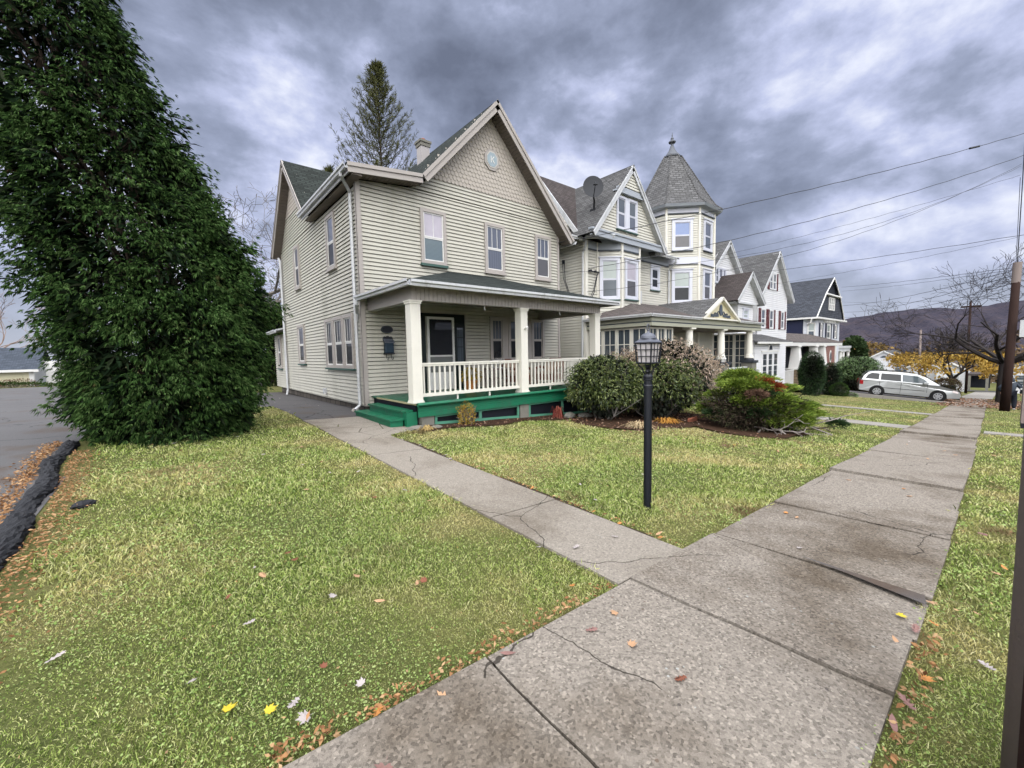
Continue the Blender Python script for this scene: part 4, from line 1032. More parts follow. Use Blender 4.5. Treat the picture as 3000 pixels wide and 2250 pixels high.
    # main dark roof seen between the houses
    mb = MB(); mb.prism([(12.78, 10.85, 4.5), (15.2, 10.85, 4.5), (15.2, 13.3, 7.66), (12.78, 13.3, 7.66)], (0, 0, -.06)); mb.prism([(12.78, 13.3, 7.66), (15.2, 13.3, 7.66), (17, 16.5, 4.5), (12.78, 16.5, 4.5)], (0, 0, -.06)); mb.build('main_roof', m_sh_dark, H)
    mb = MB(); siding(mb, (13.1, 0, 0), UY, NX, [(11.05, 4.5), (15.6, 4.5), (13.3, 7.4)], **A); mb.build('side_gable_wall', m_siding2, H)
    mb = MB(); slaby(mb, (13.3, 7.66), (10.83, 4.47), 12.72, 12.779, -.01, .17); slaby(mb, (16.5, 4.5), (13.3, 7.66), 12.72, 12.779, -.01, .17); mb.build('side_rake_board', m_gutter, H)
    mb = MB(); siding(mb, (0, 11.6, 0), UX, NY, [(11.7, 4.4), (13.05, 4.4), (13.05, 4.9), (11.7, 6.0)], **A); mb.build('rear_gable_wall', m_siding2, H)
    mb = MB(); gutter(mb, (12.9, 10.85, 4.55), (13.9, 10.2, 4.62), (-.4, -1, 0)); gutter(mb, (12.0, 10.98, 4.5), (13.0, 10.98, 4.5), (0, -1, 0)); gutter(mb, (17.5, 10.55, 4.50), (19.3, 10.55, 4.5), (0, -1, 0)); build_each(mb, 'gutter', m_gutter, H)
    mb = MB(); mb.prism([(17.5, 10.5, 4.55), (19.6, 10.5, 4.5), (19.6, 11.5, 4.95), (17.5, 11.5, 5.2)], (0, 0, -.06)); mb.build('lower_roof', m_sh_dark, H)
    mb = MB(); mb.tube([(12.98, 10.85, 4.42), (13.0, 10.88, 4.2), (13.04, 11.05, 4.0), (13.04, 11.15, -1.8)], .045, 6); mb.build('downspout', m_gutter, H)
    mb = MB(); mb.tube([(19.3, 10.5, 4.4), (19.3, 10.5, 4.3), (19.36, 10.9, 3.95), (19.4, 10.93, 1.6)], .045, 6); mb.build('downspout', m_gutter, H)
    # turret
    cx, cy, a = 21.4, 11.93, 1.6; Rc = a/2/math.sin(rad(22.5))
    cor = [V(cx+Rc*math.cos(rad(22.5+45*i)), cy+Rc*math.sin(rad(22.5+45*i)), 0) for i in range(8)]
    mb = MB(); mf = MB(); mk = MB(); mc = MB()
    for i in range(8):
        p, q = cor[i], cor[(i+1) % 8]; U = (q-p).normalized(); N = V(U.y, -U.x, 0)
        if N.dot(p-V(cx, cy, 0)) < 0: N = -N
        siding(mb, p, U, N, [(0, -1.9), (a, -1.9), (a, 4.25), (0, 4.25)], **A); siding(mb, p, U, N, [(0, 4.62), (a, 4.62), (a, 6.72), (0, 6.72)], **A)
        mf.obox(p, U, N, (-.01, a+.01), (-.02, .03), (4.29, 4.62)); mf.obox(p, U, N, (-.01, a+.01), (-.02, .03), (6.78, 7.06))
        mk.obox(p, U, N, (-.015, a+.015), (-.02, .045), (4.25, 4.29)); mk.obox(p, U, N, (-.015, a+.015), (-.02, .045), (6.72, 6.78))
        mc.tube([p+V(0,0,-1.9), p+V(0,0,7.05)], .07, 8)
    tw = mb.build('turret_wall', m_siding2, H); build_each(mf, 'turret_band', m_lav, H); build_each(mk, 'turret_dark_band', m_band, H); build_each(mc, 'turret_corner_board', m_cream, H)
    mb = MB(); mb.lathe((cx, cy, 0), [(Rc*1.0, 7.0), (Rc*1.16, 7.02), (Rc*1.19, 7.14), (Rc*1.15, 7.17), (Rc*1.1, 7.14), (.2, 7.1)], 8, rad(22.5)); mb.build('turret_eave', m_slate_trim, H)
    mb = MB(); mb.lathe((cx, cy, 0), [(Rc*1.19, 7.145), (Rc*1.03, 7.42), (Rc*.93, 7.72), (.46, 10.28)], 8, rad(22.5)); tr = mb.build('turret_roof', m_sh_grey, H)
    mb = MB()
    for i in range(8):
        th = rad(22.5+45*i); mb.tube([(cx+r*math.cos(th), cy+r*math.sin(th), z) for r, z in ((Rc*1.19, 7.16), (Rc*1.03, 7.43), (Rc*.93, 7.74), (.46, 10.3))], .035, 4)
    mb.build('hip_ridge', m_sh_grey, tr)
    mb = MB(); mb.lathe((cx, cy, 0), [(.52, 10.20), (.30, 10.45), (.16, 10.68), (.07, 10.92), (.06, 11.0), (.17, 11.04), (.19, 11.10), (.12, 11.16), (.04, 11.2), (.09, 11.26), (.04, 11.33), (.02, 11.36), (.03, 11.4), (0, 11.62)], 12); mb.build('finial', M('finial_grey', (.12, .13, .15), .6), tr, smooth=True)
    p, q = V(19.47, 11.13, 0), V(20.6, 10.0, 0); U = (q-p).normalized(); N = V(-.7071, -.7071, 0)
    window(H, p, U, N, .27, 1.27, 4.95, 6.45, m_lav, m_lav, m_glass_blue, m_screen, m_band, **WC)
    window(H, p, U, N, .27, 1.27, 2.35, 4.0, m_lav, m_lav, m_glass_shade, m_glass, m_band, **WC)
    s = V(20.6, 10.0, 0)
    window(H, s, UX, NY, .38, 1.28, 4.98, 6.5, m_lav, m_lav, m_glass_cur, m_glass_dcur, m_band, **WC)
    window(H, s, UX, NY, .38, 1.28, 2.45, 4.05, m_lav, m_lav, m_glass_cur, m_screen, m_band, **WC)
    # porch
    e = 1.30
    mb = MB(); c0, c1 = V(12.95, 7.95, e), V(23.3, 7.95, e); t0, t1 = V(15.7, 10.75, 2.15), V(22.3, 10.75, 2.15)
    mb.prism([c0, c1, t1, t0], (0, 0, -.04)); mb.prism([c0, t0, (12.95, 10.95, e)], (0, 0, -.04)); mb.prism([c1, (23.3, 10.95, e), t1], (0, 0, -.04)); pr = mb.build('porch_roof', m_sh_brown, H)
    mb = MB(); mb.prism([(16.65, 7.85, e+.02), (18.42, 7.85, 2.22), (18.42, 10.9, 2.22), (16.65, 10.0, e+.25)], (0, 0, -.05)); mb.prism([(18.42, 7.85, 2.22), (20.2, 7.85, e+.02), (20.2, 9.5, e+.02), (18.42, 10.9, 2.22)], (0, 0, -.05)); mb.build('pediment_roof', m_sh_grey, H)
    m_crm = M('yellow_cream_trim', (.66, .60, .40), .5, .06, 3)
    mb = MB(); mb.prism([(16.75, 7.98, e+.02), (20.1, 7.98, e+.02), (18.42, 7.98, 2.12)], (0, .1, 0)); mb.build('pediment', m_crm, H)
    mb = MB(); slabx(mb, (16.62, e+.0), (18.42, 2.24), 7.84, 7.975, .0, .1); slabx(mb, (18.42, 2.24), (20.22, e+.0), 7.84, 7.975, .0, .1); mb.box(16.6, 20.25, 7.86, 7.979, e-.05, e+.015); mb.build('pediment_moulding', m_cream, H)
    mb = MB()
    mb.prism([(18.42+.13*math.cos(t), 7.94, 1.66+.27*math.sin(t)*(1 if math.sin(t) > 0 else .8)) for t in np.linspace(0, 2*math.pi, 17)[:-1]], (0, .03, 0))
    for s_ in (-1, 1):
        for j in range(5):
            cx_, cz_, r_ = 18.42+s_*(.24+.16*j), 1.52-.025*j-(.03 if j % 2 else -.02), .10-.012*j
            mb.tube([(cx_+r_*math.cos(t)*(1-t*.06), 7.955, cz_+r_*math.sin(t)*(1-t*.06)) for t in np.linspace(0, 5.2, 9)], .02, 5)
        mb.prism([(18.42+s_*.2, 7.945, 1.40), (18.42+s_*1.0, 7.945, 1.36), (18.42+s_*.8, 7.945, 1.44), (18.42+s_*.3, 7.945, 1.50)], (0, .03, 0))
    mb.build('pediment_ornament', M('dark_blue_ornament', (.08, .10, .13), .5), H)
    m_ent = M('sage_entablature', (.42, .42, .33), .5, .06, 3)
    mb = MB(); mb.box(13.1, 23.15, 8.02, 8.25, 1.06, 1.26); mb.box(13.1, 13.3, 8.25, 11, 1.06, 1.26); mb.box(22.95, 23.15, 8.25, 11, 1.06, 1.26)
    mb.box(13.1, 23.15, 8.0, 8.25, .89, 1.01); mb.box(13.08, 13.3, 8.25, 11, .89, 1.01); mb.box(22.9, 23.15, 8.25, 11, .89, 1.01); build_each(mb, 'entablature', m_ent, H)
    mb = MB(); mb.box(13.12, 23.1, 8.03, 8.24, 1.01, 1.06); mb.box(13.11, 13.3, 8.24, 11, 1.01, 1.06); mb.build('entablature_band', m_band, H)
    mb = MB(); gutter(mb, (12.95, 7.97, e-.01), (16.6, 7.97, e-.01), (0, -1, 0), .1, .09); gutter(mb, (20.25, 7.97, e-.01), (23.3, 7.97, e-.01), (0, -1, 0), .1, .09); gutter(mb, (12.96, 7.88, e-.01), (12.96, 10.95, e-.01), (-1, 0, 0), .1, .09); build_each(mb, 'porch_gutter', m_gutter, H)
    MB().box(13.1, 23.2, 8.05, 11, .885, .9).build('porch_ceiling', m_soffit, H)
    for x in (16.15, 19.05, 22.2): column(H, x, 8.2, -.45, .888, .155, m_cream)
    mb = MB()
    for x in (16.15, 19.05, 22.2): mb.lathe((x, 8.2, -.56), [(.24, 0), (.24, .05), (.2, .08), (.17, .11)], 18); mb.box(x-.32, x+.32, 7.88, 8.52, -.68, -.561)
    build_each(mb, 'column_base', M('dark_base_paint', (.045, .05, .06), .5), H)
    mb = MB()
    for x in (16.15, 19.05, 22.2): mb.box(x-.26, x+.26, 7.94, 8.46, -2.6, -.681)
    build_each(mb, 'pedestal', m_pier, H)
    MB().box(13.15, 23.1, 8.3, 11, -2.6, -1.25).build('porch_floor', m_pier, H)
    MB().box(19.4, 21.9, 8.15, 8.25, -.92, -.86).box(19.4, 21.9, 8.15, 8.25, -1.2, -1.16).box(16.5, 18.7, 8.15, 8.25, -.92, -.86).build('porch_rail', m_gutter, H)
    # glazed left end of porch
    def glazed(P, U, N, u0, u1, z0, z1, nw, cols, rows, mat, name='porch_window', gl=None):
        w = (u1-u0)/nw
        for i in range(nw):
            mb = MB(); a0, a1 = u0+i*w, u0+(i+1)*w; frame_rect(mb, P, U, N, a0+.01, a1-.01, z0, z1, .06, 0, .05)
            for c in range(1, cols): uu = a0+w*c/cols; mb.obox(P, U, N, (uu-.014, uu+.014), (.01, .03), (z0+.06, z1-.06))
            for r_ in range(1, rows): zz = z0+(z1-z0)*r_/rows; mb.obox(P, U, N, (a0+.07, a1-.07), (.012, .028), (zz-.014, zz+.014))
            o = mb.build(name, mat, H); MB().obox(P, U, N, (a0+.05, a1-.05), (.002, .008), (z0+.05, z1-.05)).build('pane', gl or m_glass_dcur, o)
    glazed(V(13.3, 0, 0), UY, NX, 8.3, 10.9, -.35, .86, 4, 2, 2, m_cream)
    MB().box(13.3, 13.4, 8.25, 10.95, -1.3, .88).build('porch_side_wall', m_siding2, H)
    glazed(V(0, 8.3, 0), UX, NY, 13.35, 15.0, -.35, .86, 3, 2, 2, m_cream)
    MB().box(13.35, 15.0, 8.31, 8.4, -1.3, -.35).build('porch_low_wall', m_siding2, H)
    glazed(V(0, 10.93, 0), UX, NY, 19.7, 21.3, -1.1, .8, 2, 3, 5, m_cream)
    MB().box(19.5, 23, 10.94, 11.02, -1.3, .88).build('porch_back_wall', m_siding2, H)
    glazed(V(0, 10.9, 0), UX, NY, 21.4, 23.0, -1.1, .8, 2, 3, 5, m_cream)
    glazed(V(22.95, 0, 0), UY, NX, 8.4, 10.8, -1.1, .8, 3, 3, 5, m_cream)
    # door
    P = V(0, Y-.0, 0); mb = MB(); frame_rect(mb, P, UX, NY, 16.9, 18.05, -1.24, .85, .12, .02, .1, wb=0); d = mb.build('front_door', m_cream, H)
    mb = MB(); frame_rect(mb, P, UX, NY, 17.03, 17.92, -1.2, .72, .1, .03, .07, wb=.4); mb.build('storm_door', m_slate_trim, d)
    MB().obox(P, UX, NY, (17.13, 17.82), (.03, .04), (-.8, .62)).build('pane', m_glass_shade, d)
    mb = MB(); n_ = 14
    pts = [(17.15+.65*i/n_, Y-.06-.01*math.sin(i*1.5), .52-.14*math.sin(math.pi*i/n_)) for i in range(n_+1)]
    for i in range(n_): mb.poly(pts[i], pts[i+1], (pts[i+1][0], pts[i+1][1], -.25), (pts[i][0], pts[i][1], -.25))
    mb.build('drape', m_white, d)
    window(H, (0, Y, 0), UX, NY, 18.3, 19.1, -.9, .7, m_cream, m_cream, m_glass, m_glass)
    MB().box(15.0, 16.3, 10.95, 10.99, -1.2, .88).build('door_recess', m_black, H)  # flat black panel against the wall, nothing is cut in
    return H
build_h2()
def h2_extras():
    # satellite dish on the left slope of the front gable
    base = V(13.55, 10.9, 5.72)
    t = thing('satellite_dish', base, 'dark grey satellite dish on a mast on the turreted house roof', 'satellite dish')
    m_d = M('dish_grey', (.025, .027, .032), .7, .1, 4)
    mb = MB(); mb.tube([base, base+V(-.16, -.15, .28), base+V(-.32, -.2, .52)], .035, 8); mb.box(base.x-.1, base.x+.1, base.y-.12, base.y+.12, base.z-.08, base.z+.0); mb.build('mast', m_d, t)
    c = base+V(-.36, -.25, .70); ax = V(-.62, -.68, .25).normalized(); u = ax.cross(V(0,0,1)).normalized(); w = u.cross(ax)
    mb = MB(); n = 24; rings = []
    for k, r in enumerate((0, .15, .3, .41, .43)):
        rings.append([c+(u*math.cos(2*math.pi*j/n)*r*.92+w*math.sin(2*math.pi*j/n)*r*1.1)+ax*(.32*r*r) for j in range(n)])
    for k in range(4):
        for j in range(n): mb.poly(rings[k][j], rings[k][(j+1) % n], rings[k+1][(j+1) % n], rings[k+1][j])
    o = mb.build('dish', m_d, t, smooth=True)
    mb = MB(); e_ = c+ax*.55-w*.28; mb.tube([c-w*.42+ax*.03, e_], .015, 6); mb.tube([e_, e_+w*.1-ax*.02], .04, 8); mb.tube([e_-u*.08, e_+u*.08], .03, 6); mb.build('receiver_arm', m_d, t)
    mb = MB(); mb.tube([base+V(0, -.05, 0), base+V(-.1, -.2, -.3), base+V(-.2, -.3, -.55), base+V(-.5, -.4, -1.0)], .012, 4); mb.build('cable', m_black, t)
    # lantern on pedestal
    t = thing('pedestal_lantern', (18.75, 7.98, -.68), 'small white lantern standing on the porch pedestal beside the middle column', 'lantern')
    mb = MB(); mb.box(18.72, 18.92, 7.9, 8.06, -.679, -.64); frame_rect(mb, V(18.74, 7.92, 0), UX, UY, 0, .16, -.64, -.42, .02, 0, .12); mb.lathe((18.82, 7.98, -.42), [(.13, 0), (.05, .09), (.015, .12)], 4, rad(45)); mb.build('lantern_body', m_white, t)
h2_extras()
# ---------------------------------------------------------------- white house with red shutters
m_red = M('dark_red_shutter', (.13, .022, .028), .6, .08, 3)
m_navy = M('navy_shutter', (.012, .016, .05), .6, .08, 3)
def shutters(H, P, U, N, u0, u1, z0, z1, w, mat):
    for a, b in ((u0-w-.02, u0-.02), (u1+.02, u1+w+.02)):
        mb = MB(); frame_rect(mb, P, U, N, a, b, z0, z1, .05, .02, .06)
        k = int((z1-z0)/.09)
        for i in range(k): zz = z0+.05+(z1-z0-.1)*i/k; mb.obox(P, U, N, (a+.05, b-.05), (.02, .045), (zz, zz+.05))
        mb.build('shutter', mat, H)
def build_h3():
    H = thing('house', (25, 10.5, -3), 'white clapboard house with dark red shutters and several steep gables', 'house', 'houses along the street')
    A = dict(pitch=.13, lip=.022, gap=.016); W = m_siding3
    MB().box(25.1, 35.1, 11.6, 20, -3.6, 3.4).build('house_core', W, H)
    Y = 10.5; mb = MB(); siding(mb, (0, Y, 0), UX, NY, [(29.6, -3), (35.2, -3), (35.2, 3.6), (29.6, 3.6)], **A); siding(mb, (0, Y, 0), UX, NY, [(29.6, 3.6), (35.2, 3.6), (32.5, 6.4)], **A)
    mb.box(29.6, 35.15, 10.52, 12, -3.6, 3.6); mb.build('front_wall', W, H)
    mb = MB(); siding(mb, (0, 11.5, 0), UX, NY, [(25, -3), (29.6, -3), (29.6, 5.0), (25, 5.0)], **A); siding(mb, (0, 11.5, 0), UX, NY, [(25, 5.01), (29.0, 5.01), (27.0, 6.55)], **A); mb.build('left_gable_wall', W, H)
    mb = MB(); siding(mb, (0, 10, 0), UX, NY, [(25.3, -3), (27.5, -3), (27.5, 2.7), (25.3, 2.7)], **A); siding(mb, (0, 9.97, 0), UX, NY, [(24.75, 2.7), (28.3, 2.7), (26.5, 4.35)], **A); mb.box(25.3, 27.45, 10.02, 11.5, -3, 2.7); siding(mb, (25.3, 0, 0), UY, NX, [(10, -3), (11.5, -3), (11.5, 2.7), (10, 2.7)], **A); mb.build('small_gable_wall', W, H)
    def gable(ap, lf, rt, y0, y1, mat, nm):
        mb = MB(); slabx(mb, ap, rt, y0, y1, 0, .06); slabx(mb, lf, ap, y0, y1, .001, .06); mb.build(nm, mat, H)
        mb = MB()
        for p, q in ((ap, rt), (lf, ap)): slabx(mb, p, q, y0+.02, y0+.06, .061, .24); slabx(mb, p, q, y0-.005, y0+.019, -.004, .09); slabx(mb, p, q, y0+.061, y0+.45, .2, .22)
        build_each(mb, 'rake_board', m_gutter, H)
    gable((32.55, 6.62), (29.25, 3.3), (35.75, 3.42), 10.15, 16.5, m_sh_grey, 'main_roof')
    gable((27.05, 6.7), (25.0, 4.85), (29.0, 4.85), 11.15, 16, m_sh_grey, 'left_roof')
    gable((26.5, 4.5), (24.45, 2.72), (28.65, 2.8), 9.65, 11.5, m_sh_dark, 'small_gable_roof')
    MB().box(24.6, 27.6, 9.8, 11.5, 2.6, 2.7).build('cornice', m_gutter, H)
    F = ((0, Y, 0), UX, NY)
    for a, b in ((30.15, 30.95), (31.65, 32.4), (33.85, 34.55)):
        window(H, *F, a, b, 1.35, 2.65, W, W, m_glass_cur, m_glass_cur, None, casing=.08); shutters(H, V(0, Y, 0), UX, NY, a, b, 1.35, 2.65, .33, m_red)
    window(H, *F, 31.55, 32.15, 4.0, 5.15, W, W, m_glass_dcur, m_glass_cur, None, casing=.07); window(H, *F, 32.2, 32.8, 4.0, 5.15, W, W, m_glass_dcur, m_glass_cur, None, casing=.07); shutters(H, V(0, Y, 0), UX, NY, 31.55, 32.8, 4.0, 5.15, .3, m_red)
    F = ((0, 11.5, 0), UX, NY)
    for a, b, z in ((25.7, 26.15, 4.05), (26.17, 26.7, 3.85), (26.72, 27.15, 4.05)): window(H, *F, a, b, z, 5.0, m_lav, m_lav, m_glass_cur, m_glass_dcur, m_slate_trim, casing=.07)
    window(H, (0, 10, 0), UX, NY, 25.95, 26.75, 1.75, 2.35, m_lav, m_lav, m_glass_shade, m_glass_shade, None, casing=.08, head=True)
    window(H, (25.3, 0, 0), UY, NX, 10.4, 11.1, 1.2, 2.3, m_lav, m_lav, m_glass_shade, m_glass_shade, None, casing=.08, head=True)
    # sunroom
    mb = MB(); siding(mb, (0, 9, 0), UX, NY, [(25.1, -3), (29.1, -3), (29.1, .35), (25.1, .35)], **A); siding(mb, (25.1, 0, 0), UY, NX, [(9, -3), (10.4, -3), (10.4, .35), (9, .35)], **A); mb.box(25.15, 29.08, 9.03, 10.4, -3.4, .34); mb.build('sunroom_wall', W, H)
    mb = MB(); mb.prism([(24.8, 8.7, .40), (30.4, 8.7, .43), (30.4, 10.5, .95), (24.8, 10.5, .9)], (0, 0, -.05)); mb.build('sunroom_roof', m_sh_grey, H)
    mb = MB(); mb.box(24.8, 30.4, 8.68, 8.74, .27, .38); mb.build('sunroom_fascia', m_white, H)
    F = ((0, 9, 0), UX, NY)
    for a, b in ((26.15, 27.0), (27.02, 27.88), (27.9, 28.75)): window(H, *F, a, b, -1.75, -.22, W, W, m_glass_dcur, m_glass_dcur, None, casing=.08, hm=4)
    mb = MB(); mb.box(26.05, 28.85, 8.93, 9.0, -.2, -.12)
    mb.prism([(27.45+.36*math.cos(t), 8.95, -.1+.36*math.sin(t)) for t in np.linspace(0, math.pi, 13)], (0, .04, 0)); mb.build('fanlight_frame', m_white, H)
    MB().prism([(27.45+.25*math.cos(t), 8.935, -.08+.28*math.sin(t)) for t in np.linspace(0, math.pi, 13)], (0, .012, 0)).build('fanlight', m_glass_dcur, H)
    H.location = H.location*1.12; H.scale = (1.12, 1.12, 1.12)
build_h3()
# ---------------------------------------------------------------- slate gambrel house
def build_h4():
    H = thing('house', (42, 10.5, -3.6), 'house with a tall slate gambrel gable, navy shutters and a hipped front porch', 'house', 'houses along the street')
    W = M('pale_grey_clapboard', (.62, .64, .68), .55, .04, 1.2); A = dict(pitch=.13, lip=.022, gap=.016)
    MB().box(42.05, 50.1, 11.3, 20, -4.2, 2.5).build('house_core', m_navy, H)
    mb = MB(); siding(mb, (0, 10.5, 0), UX, NY, [(43.2, -4), (50.2, -4), (50.2, 2.5), (43.2, 2.5)], **A); mb.box(43.2, 50.15, 10.53, 11.4, -4, 2.5); mb.build('front_wall', W, H)
    p = V(42, 11.25, 0); q = V(43.2, 10.5, 0); U = (q-p).normalized(); N = V(U.y, -U.x, 0)
    mb = MB(); siding(mb, p, U, N, [(0, -4), (1.41, -4), (1.41, 2.5), (0, 2.5)], **A); mb.build('bay_wall', W, H)
    window(H, p, U, N, .35, 1.1, .75, 2.15, m_white, m_white, m_glass_shade, m_glass_dcur, None, casing=.08)
    window(H, (0, 10.5, 0), UX, NY, 45.7, 46.9, .75, 2.1, m_white, m_white, m_glass_shade, m_glass_dcur, None, casing=.1); shutters(H, V(0, 10.5, 0), UX, NY, 45.7, 46.9, .7, 2.15, .4, m_navy)
    window(H, (0, 10.5, 0), UX, NY, 48.3, 48.95, .85, 2.1, m_white, m_white, m_glass_cur, m_glass_cur, None, casing=.08); shutters(H, V(0, 10.5, 0), UX, NY, 48.3, 48.95, .8, 2.15, .3, m_navy)
    window(H, (0, 10.5, 0), UX, NY, 43.7, 44.25, .85, 2.1, m_white, m_white, m_glass_cur, m_glass_cur, None, casing=.08); shutters(H, V(0, 10.5, 0), UX, NY, 43.7, 44.25, .8, 2.15, .3, m_navy)
    ap, bl, br, L_, R_ = (47.1, 6.34), (44.6, 4.75), (49.3, 4.85), (42.0, 2.55), (51.3, 2.6)
    y0 = 10.35
    mb = MB(); slabx(mb, ap, br, y0, 15, 0, .06); slabx(mb, br, R_, y0, 15, .001, .06); slabx(mb, bl, ap, y0, 15, .001, .06); slabx(mb, L_, bl, y0, 15, .002, .06); mb.build('gambrel_roof', m_sh_slate, H)
    mb = MB(); mb.prism([(42.1, 10.45, 2.6), (51.1, 10.45, 2.6), (49.2, 10.45, 4.7), (44.7, 10.45, 4.6)], (0, .3, 0)); mb.build('gable_slates', m_sh_slate, H)
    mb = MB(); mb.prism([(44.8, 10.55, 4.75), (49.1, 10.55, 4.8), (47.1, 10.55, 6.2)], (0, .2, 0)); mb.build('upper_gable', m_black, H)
    mb = MB()
    for a, b in ((ap, br), (br, R_), (bl, ap), (L_, bl)): slabx(mb, a, b, y0-.06, y0-.002, -.005, .10)
    mb.box(44.6, 49.4, 10.2, 10.44, 4.62, 4.74); mb.box(41.9, 51.4, 10.15, 10.5, 2.42, 2.56); mb.box(41.75, 42.0, 10.2, 15, 2.42, 2.56)
    for i in range(6): mb.box(44.9+i*.55, 45.05+i*.55, 10.25, 10.5, 2.2, 2.41)
    build_each(mb, 'gambrel_trim', m_white, H)
    for a in (46.0, 46.62, 47.24): window(H, (0, 10.45, 0), UX, NY, a, a+.6, 3.35, 4.5, m_white, m_white, m_glass_dcur, m_glass_dcur, None, casing=.07, hm=4)
    MB().tube([(41.75, 10.6, 2.4), (41.8, 10.7, 2.1), (42.3, 11.0, 1.9), (42.3, 11.0, 0)], .06, 6).build('downspout', m_white, H)
    # porch
    e = .42
    mb = MB(); c0, c1 = V(30.7, 9.2, e), V(45.4, 9.2, e); t0, t1 = V(32.4, 10.9, 1.15), V(43.0, 10.9, 1.15)
    mb.prism([c0, c1, t1, t0], (0, 0, -.04)); mb.prism([c0, t0, (30.7, 11, e)], (0, 0, -.04)); mb.prism([c1, (45.4, 11, e), t1], (0, 0, -.04)); mb.build('porch_roof', m_sh_brown, H)
    mb = MB(); mb.box(30.75, 45.35, 9.22, 9.5, .13, .37); mb.box(30.75, 31.0, 9.5, 11, .13, .37); mb.build('porch_beam', m_white, H)
    MB().box(31, 45, 9.5, 11.2, .1, .125).build('porch_ceiling', m_soffit, H)
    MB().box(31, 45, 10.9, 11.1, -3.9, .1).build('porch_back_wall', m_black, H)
    MB().box(30.8, 45.2, 9.4, 11, -4.2, -2.6).build('porch_floor', m_pier, H)
    for x in (33.8, 37.9, 40.0):
        mb = MB(); b0, b1 = .34, .22; mb.poly()if False else None
        z0, z1 = -1.4, .05
        v0 = [(x-b0, 9.35-b0+.1, z0), (x+b0, 9.35-b0+.1, z0), (x+b0, 9.35+b0+.1, z0), (x-b0, 9.35+b0+.1, z0)]; v1 = [(x-b1, 9.45-b1, z1), (x+b1, 9.45-b1, z1), (x+b1, 9.45+b1, z1), (x-b1, 9.45+b1, z1)]
        for i in range(4): mb.poly(v0[i], v0[(i+1) % 4], v1[(i+1) % 4], v1[i])
        mb.box(x-b1-.06, x+b1+.06, 9.45-b1-.06, 9.45+b1+.06, z1, .129); mb.box(x-.45, x+.45, 9.0, 9.9, -1.5, -1.4); mb.build('porch_column', m_white, H)
        MB().box(x-.4, x+.4, 9.05, 9.85, -4.2, -1.5).build('stone_pier', M_brick('sandstone_pier', (.32, .24, .15), (.18, .14, .10), (.1, .08, .06), .35, .2, .02), H)
    mb = MB(); mb.box(31, 33.4, 9.4, 9.46, -1.55, -1.5); mb.box(31, 33.4, 9.4, 9.46, -2.5, -2.44)
    for i in range(16): mb.box(31.05+i*.15, 31.09+i*.15, 9.41, 9.45, -2.44, -1.55)
    mb.build('railing', m_white, H)
    MB().box(40.7, 43.3, 9.3, 9.6, -4.2, .12).build('brick_wall', m_redbrick, H)
    mb = MB(); mb.lathe((42.0, 9.28, -.75), [(.0, 0), (.3, 0), (.3, .03), (.0, .03)], 20, ax='y')
    for i, v_ in enumerate(mb.v): mb.v[i] = (v_[0], v_[1], -.75+(v_[2]+.75)*1.7)
    mb.build('oval_window', m_white, H)
    mb = MB(); mb.lathe((42.0, 9.26, -.75), [(.0, 0), (.2, 0), (.2, .015), (.0, .015)], 20, ax='y')
    for i, v_ in enumerate(mb.v): mb.v[i] = (v_[0], v_[1], -.75+(v_[2]+.75)*1.8)
    mb.build('pane', m_glass_cur, H)
    mb = MB(); mb.box(43.3, 43.6, 9.25, 9.6, -4.2, .12); mb.build('corner_post', m_white, H)
    t = NT('lamp_glow'); em = t.n('ShaderNodeEmission'); em.inputs[0].default_value = (1, .8, .5, 1); em.inputs[1].default_value = 6; t.l(em.outputs[0], t.t.nodes['Material Output'].inputs[0])
    MB().lathe((32.0, 10.2, -.25), [(0, -.05), (.06, 0), (0, .05)], 10).build('porch_light', t.m, H)
    H.location = H.location*1.28; H.scale = (1.28, 1.28, 1.28)
build_h4()
def build_h5():
    H = thing('house', (50.6, 11, -4), 'pale porch with slender white columns at the far end of the row of houses', 'house', 'houses along the street')
    MB().box(51, 60, 12.6, 22, -4.6, .0).build('wall', m_siding3, H)
    MB().box(50.4, 58, 10.9, 13, -.12, .12).box(50.6, 57.8, 11.0, 11.3, -.45, -.121).box(50.6, 50.85, 11.3, 13, -.45, -.121).build('flat_roof', m_gutter, H)
    MB().box(50.6, 58, 11, 12.6, -4.6, -3.2).build('porch_floor', m_pier, H)
    for x in (50.9, 51.9, 54.0, 55.2, 57.4): column(H, x, 11.15, -3.2, -.45, .16, m_white)
    mb = MB()
    for i in range(3): window(H, (0, 12.6, 0), UX, NY, 51.6+i*2, 52.7+i*2, -2.6, -.9, m_white, m_white, m_glass, m_glass, None)
    H.location = H.location*1.3; H.scale = (1.3, 1.3, 1.3)
build_h5()
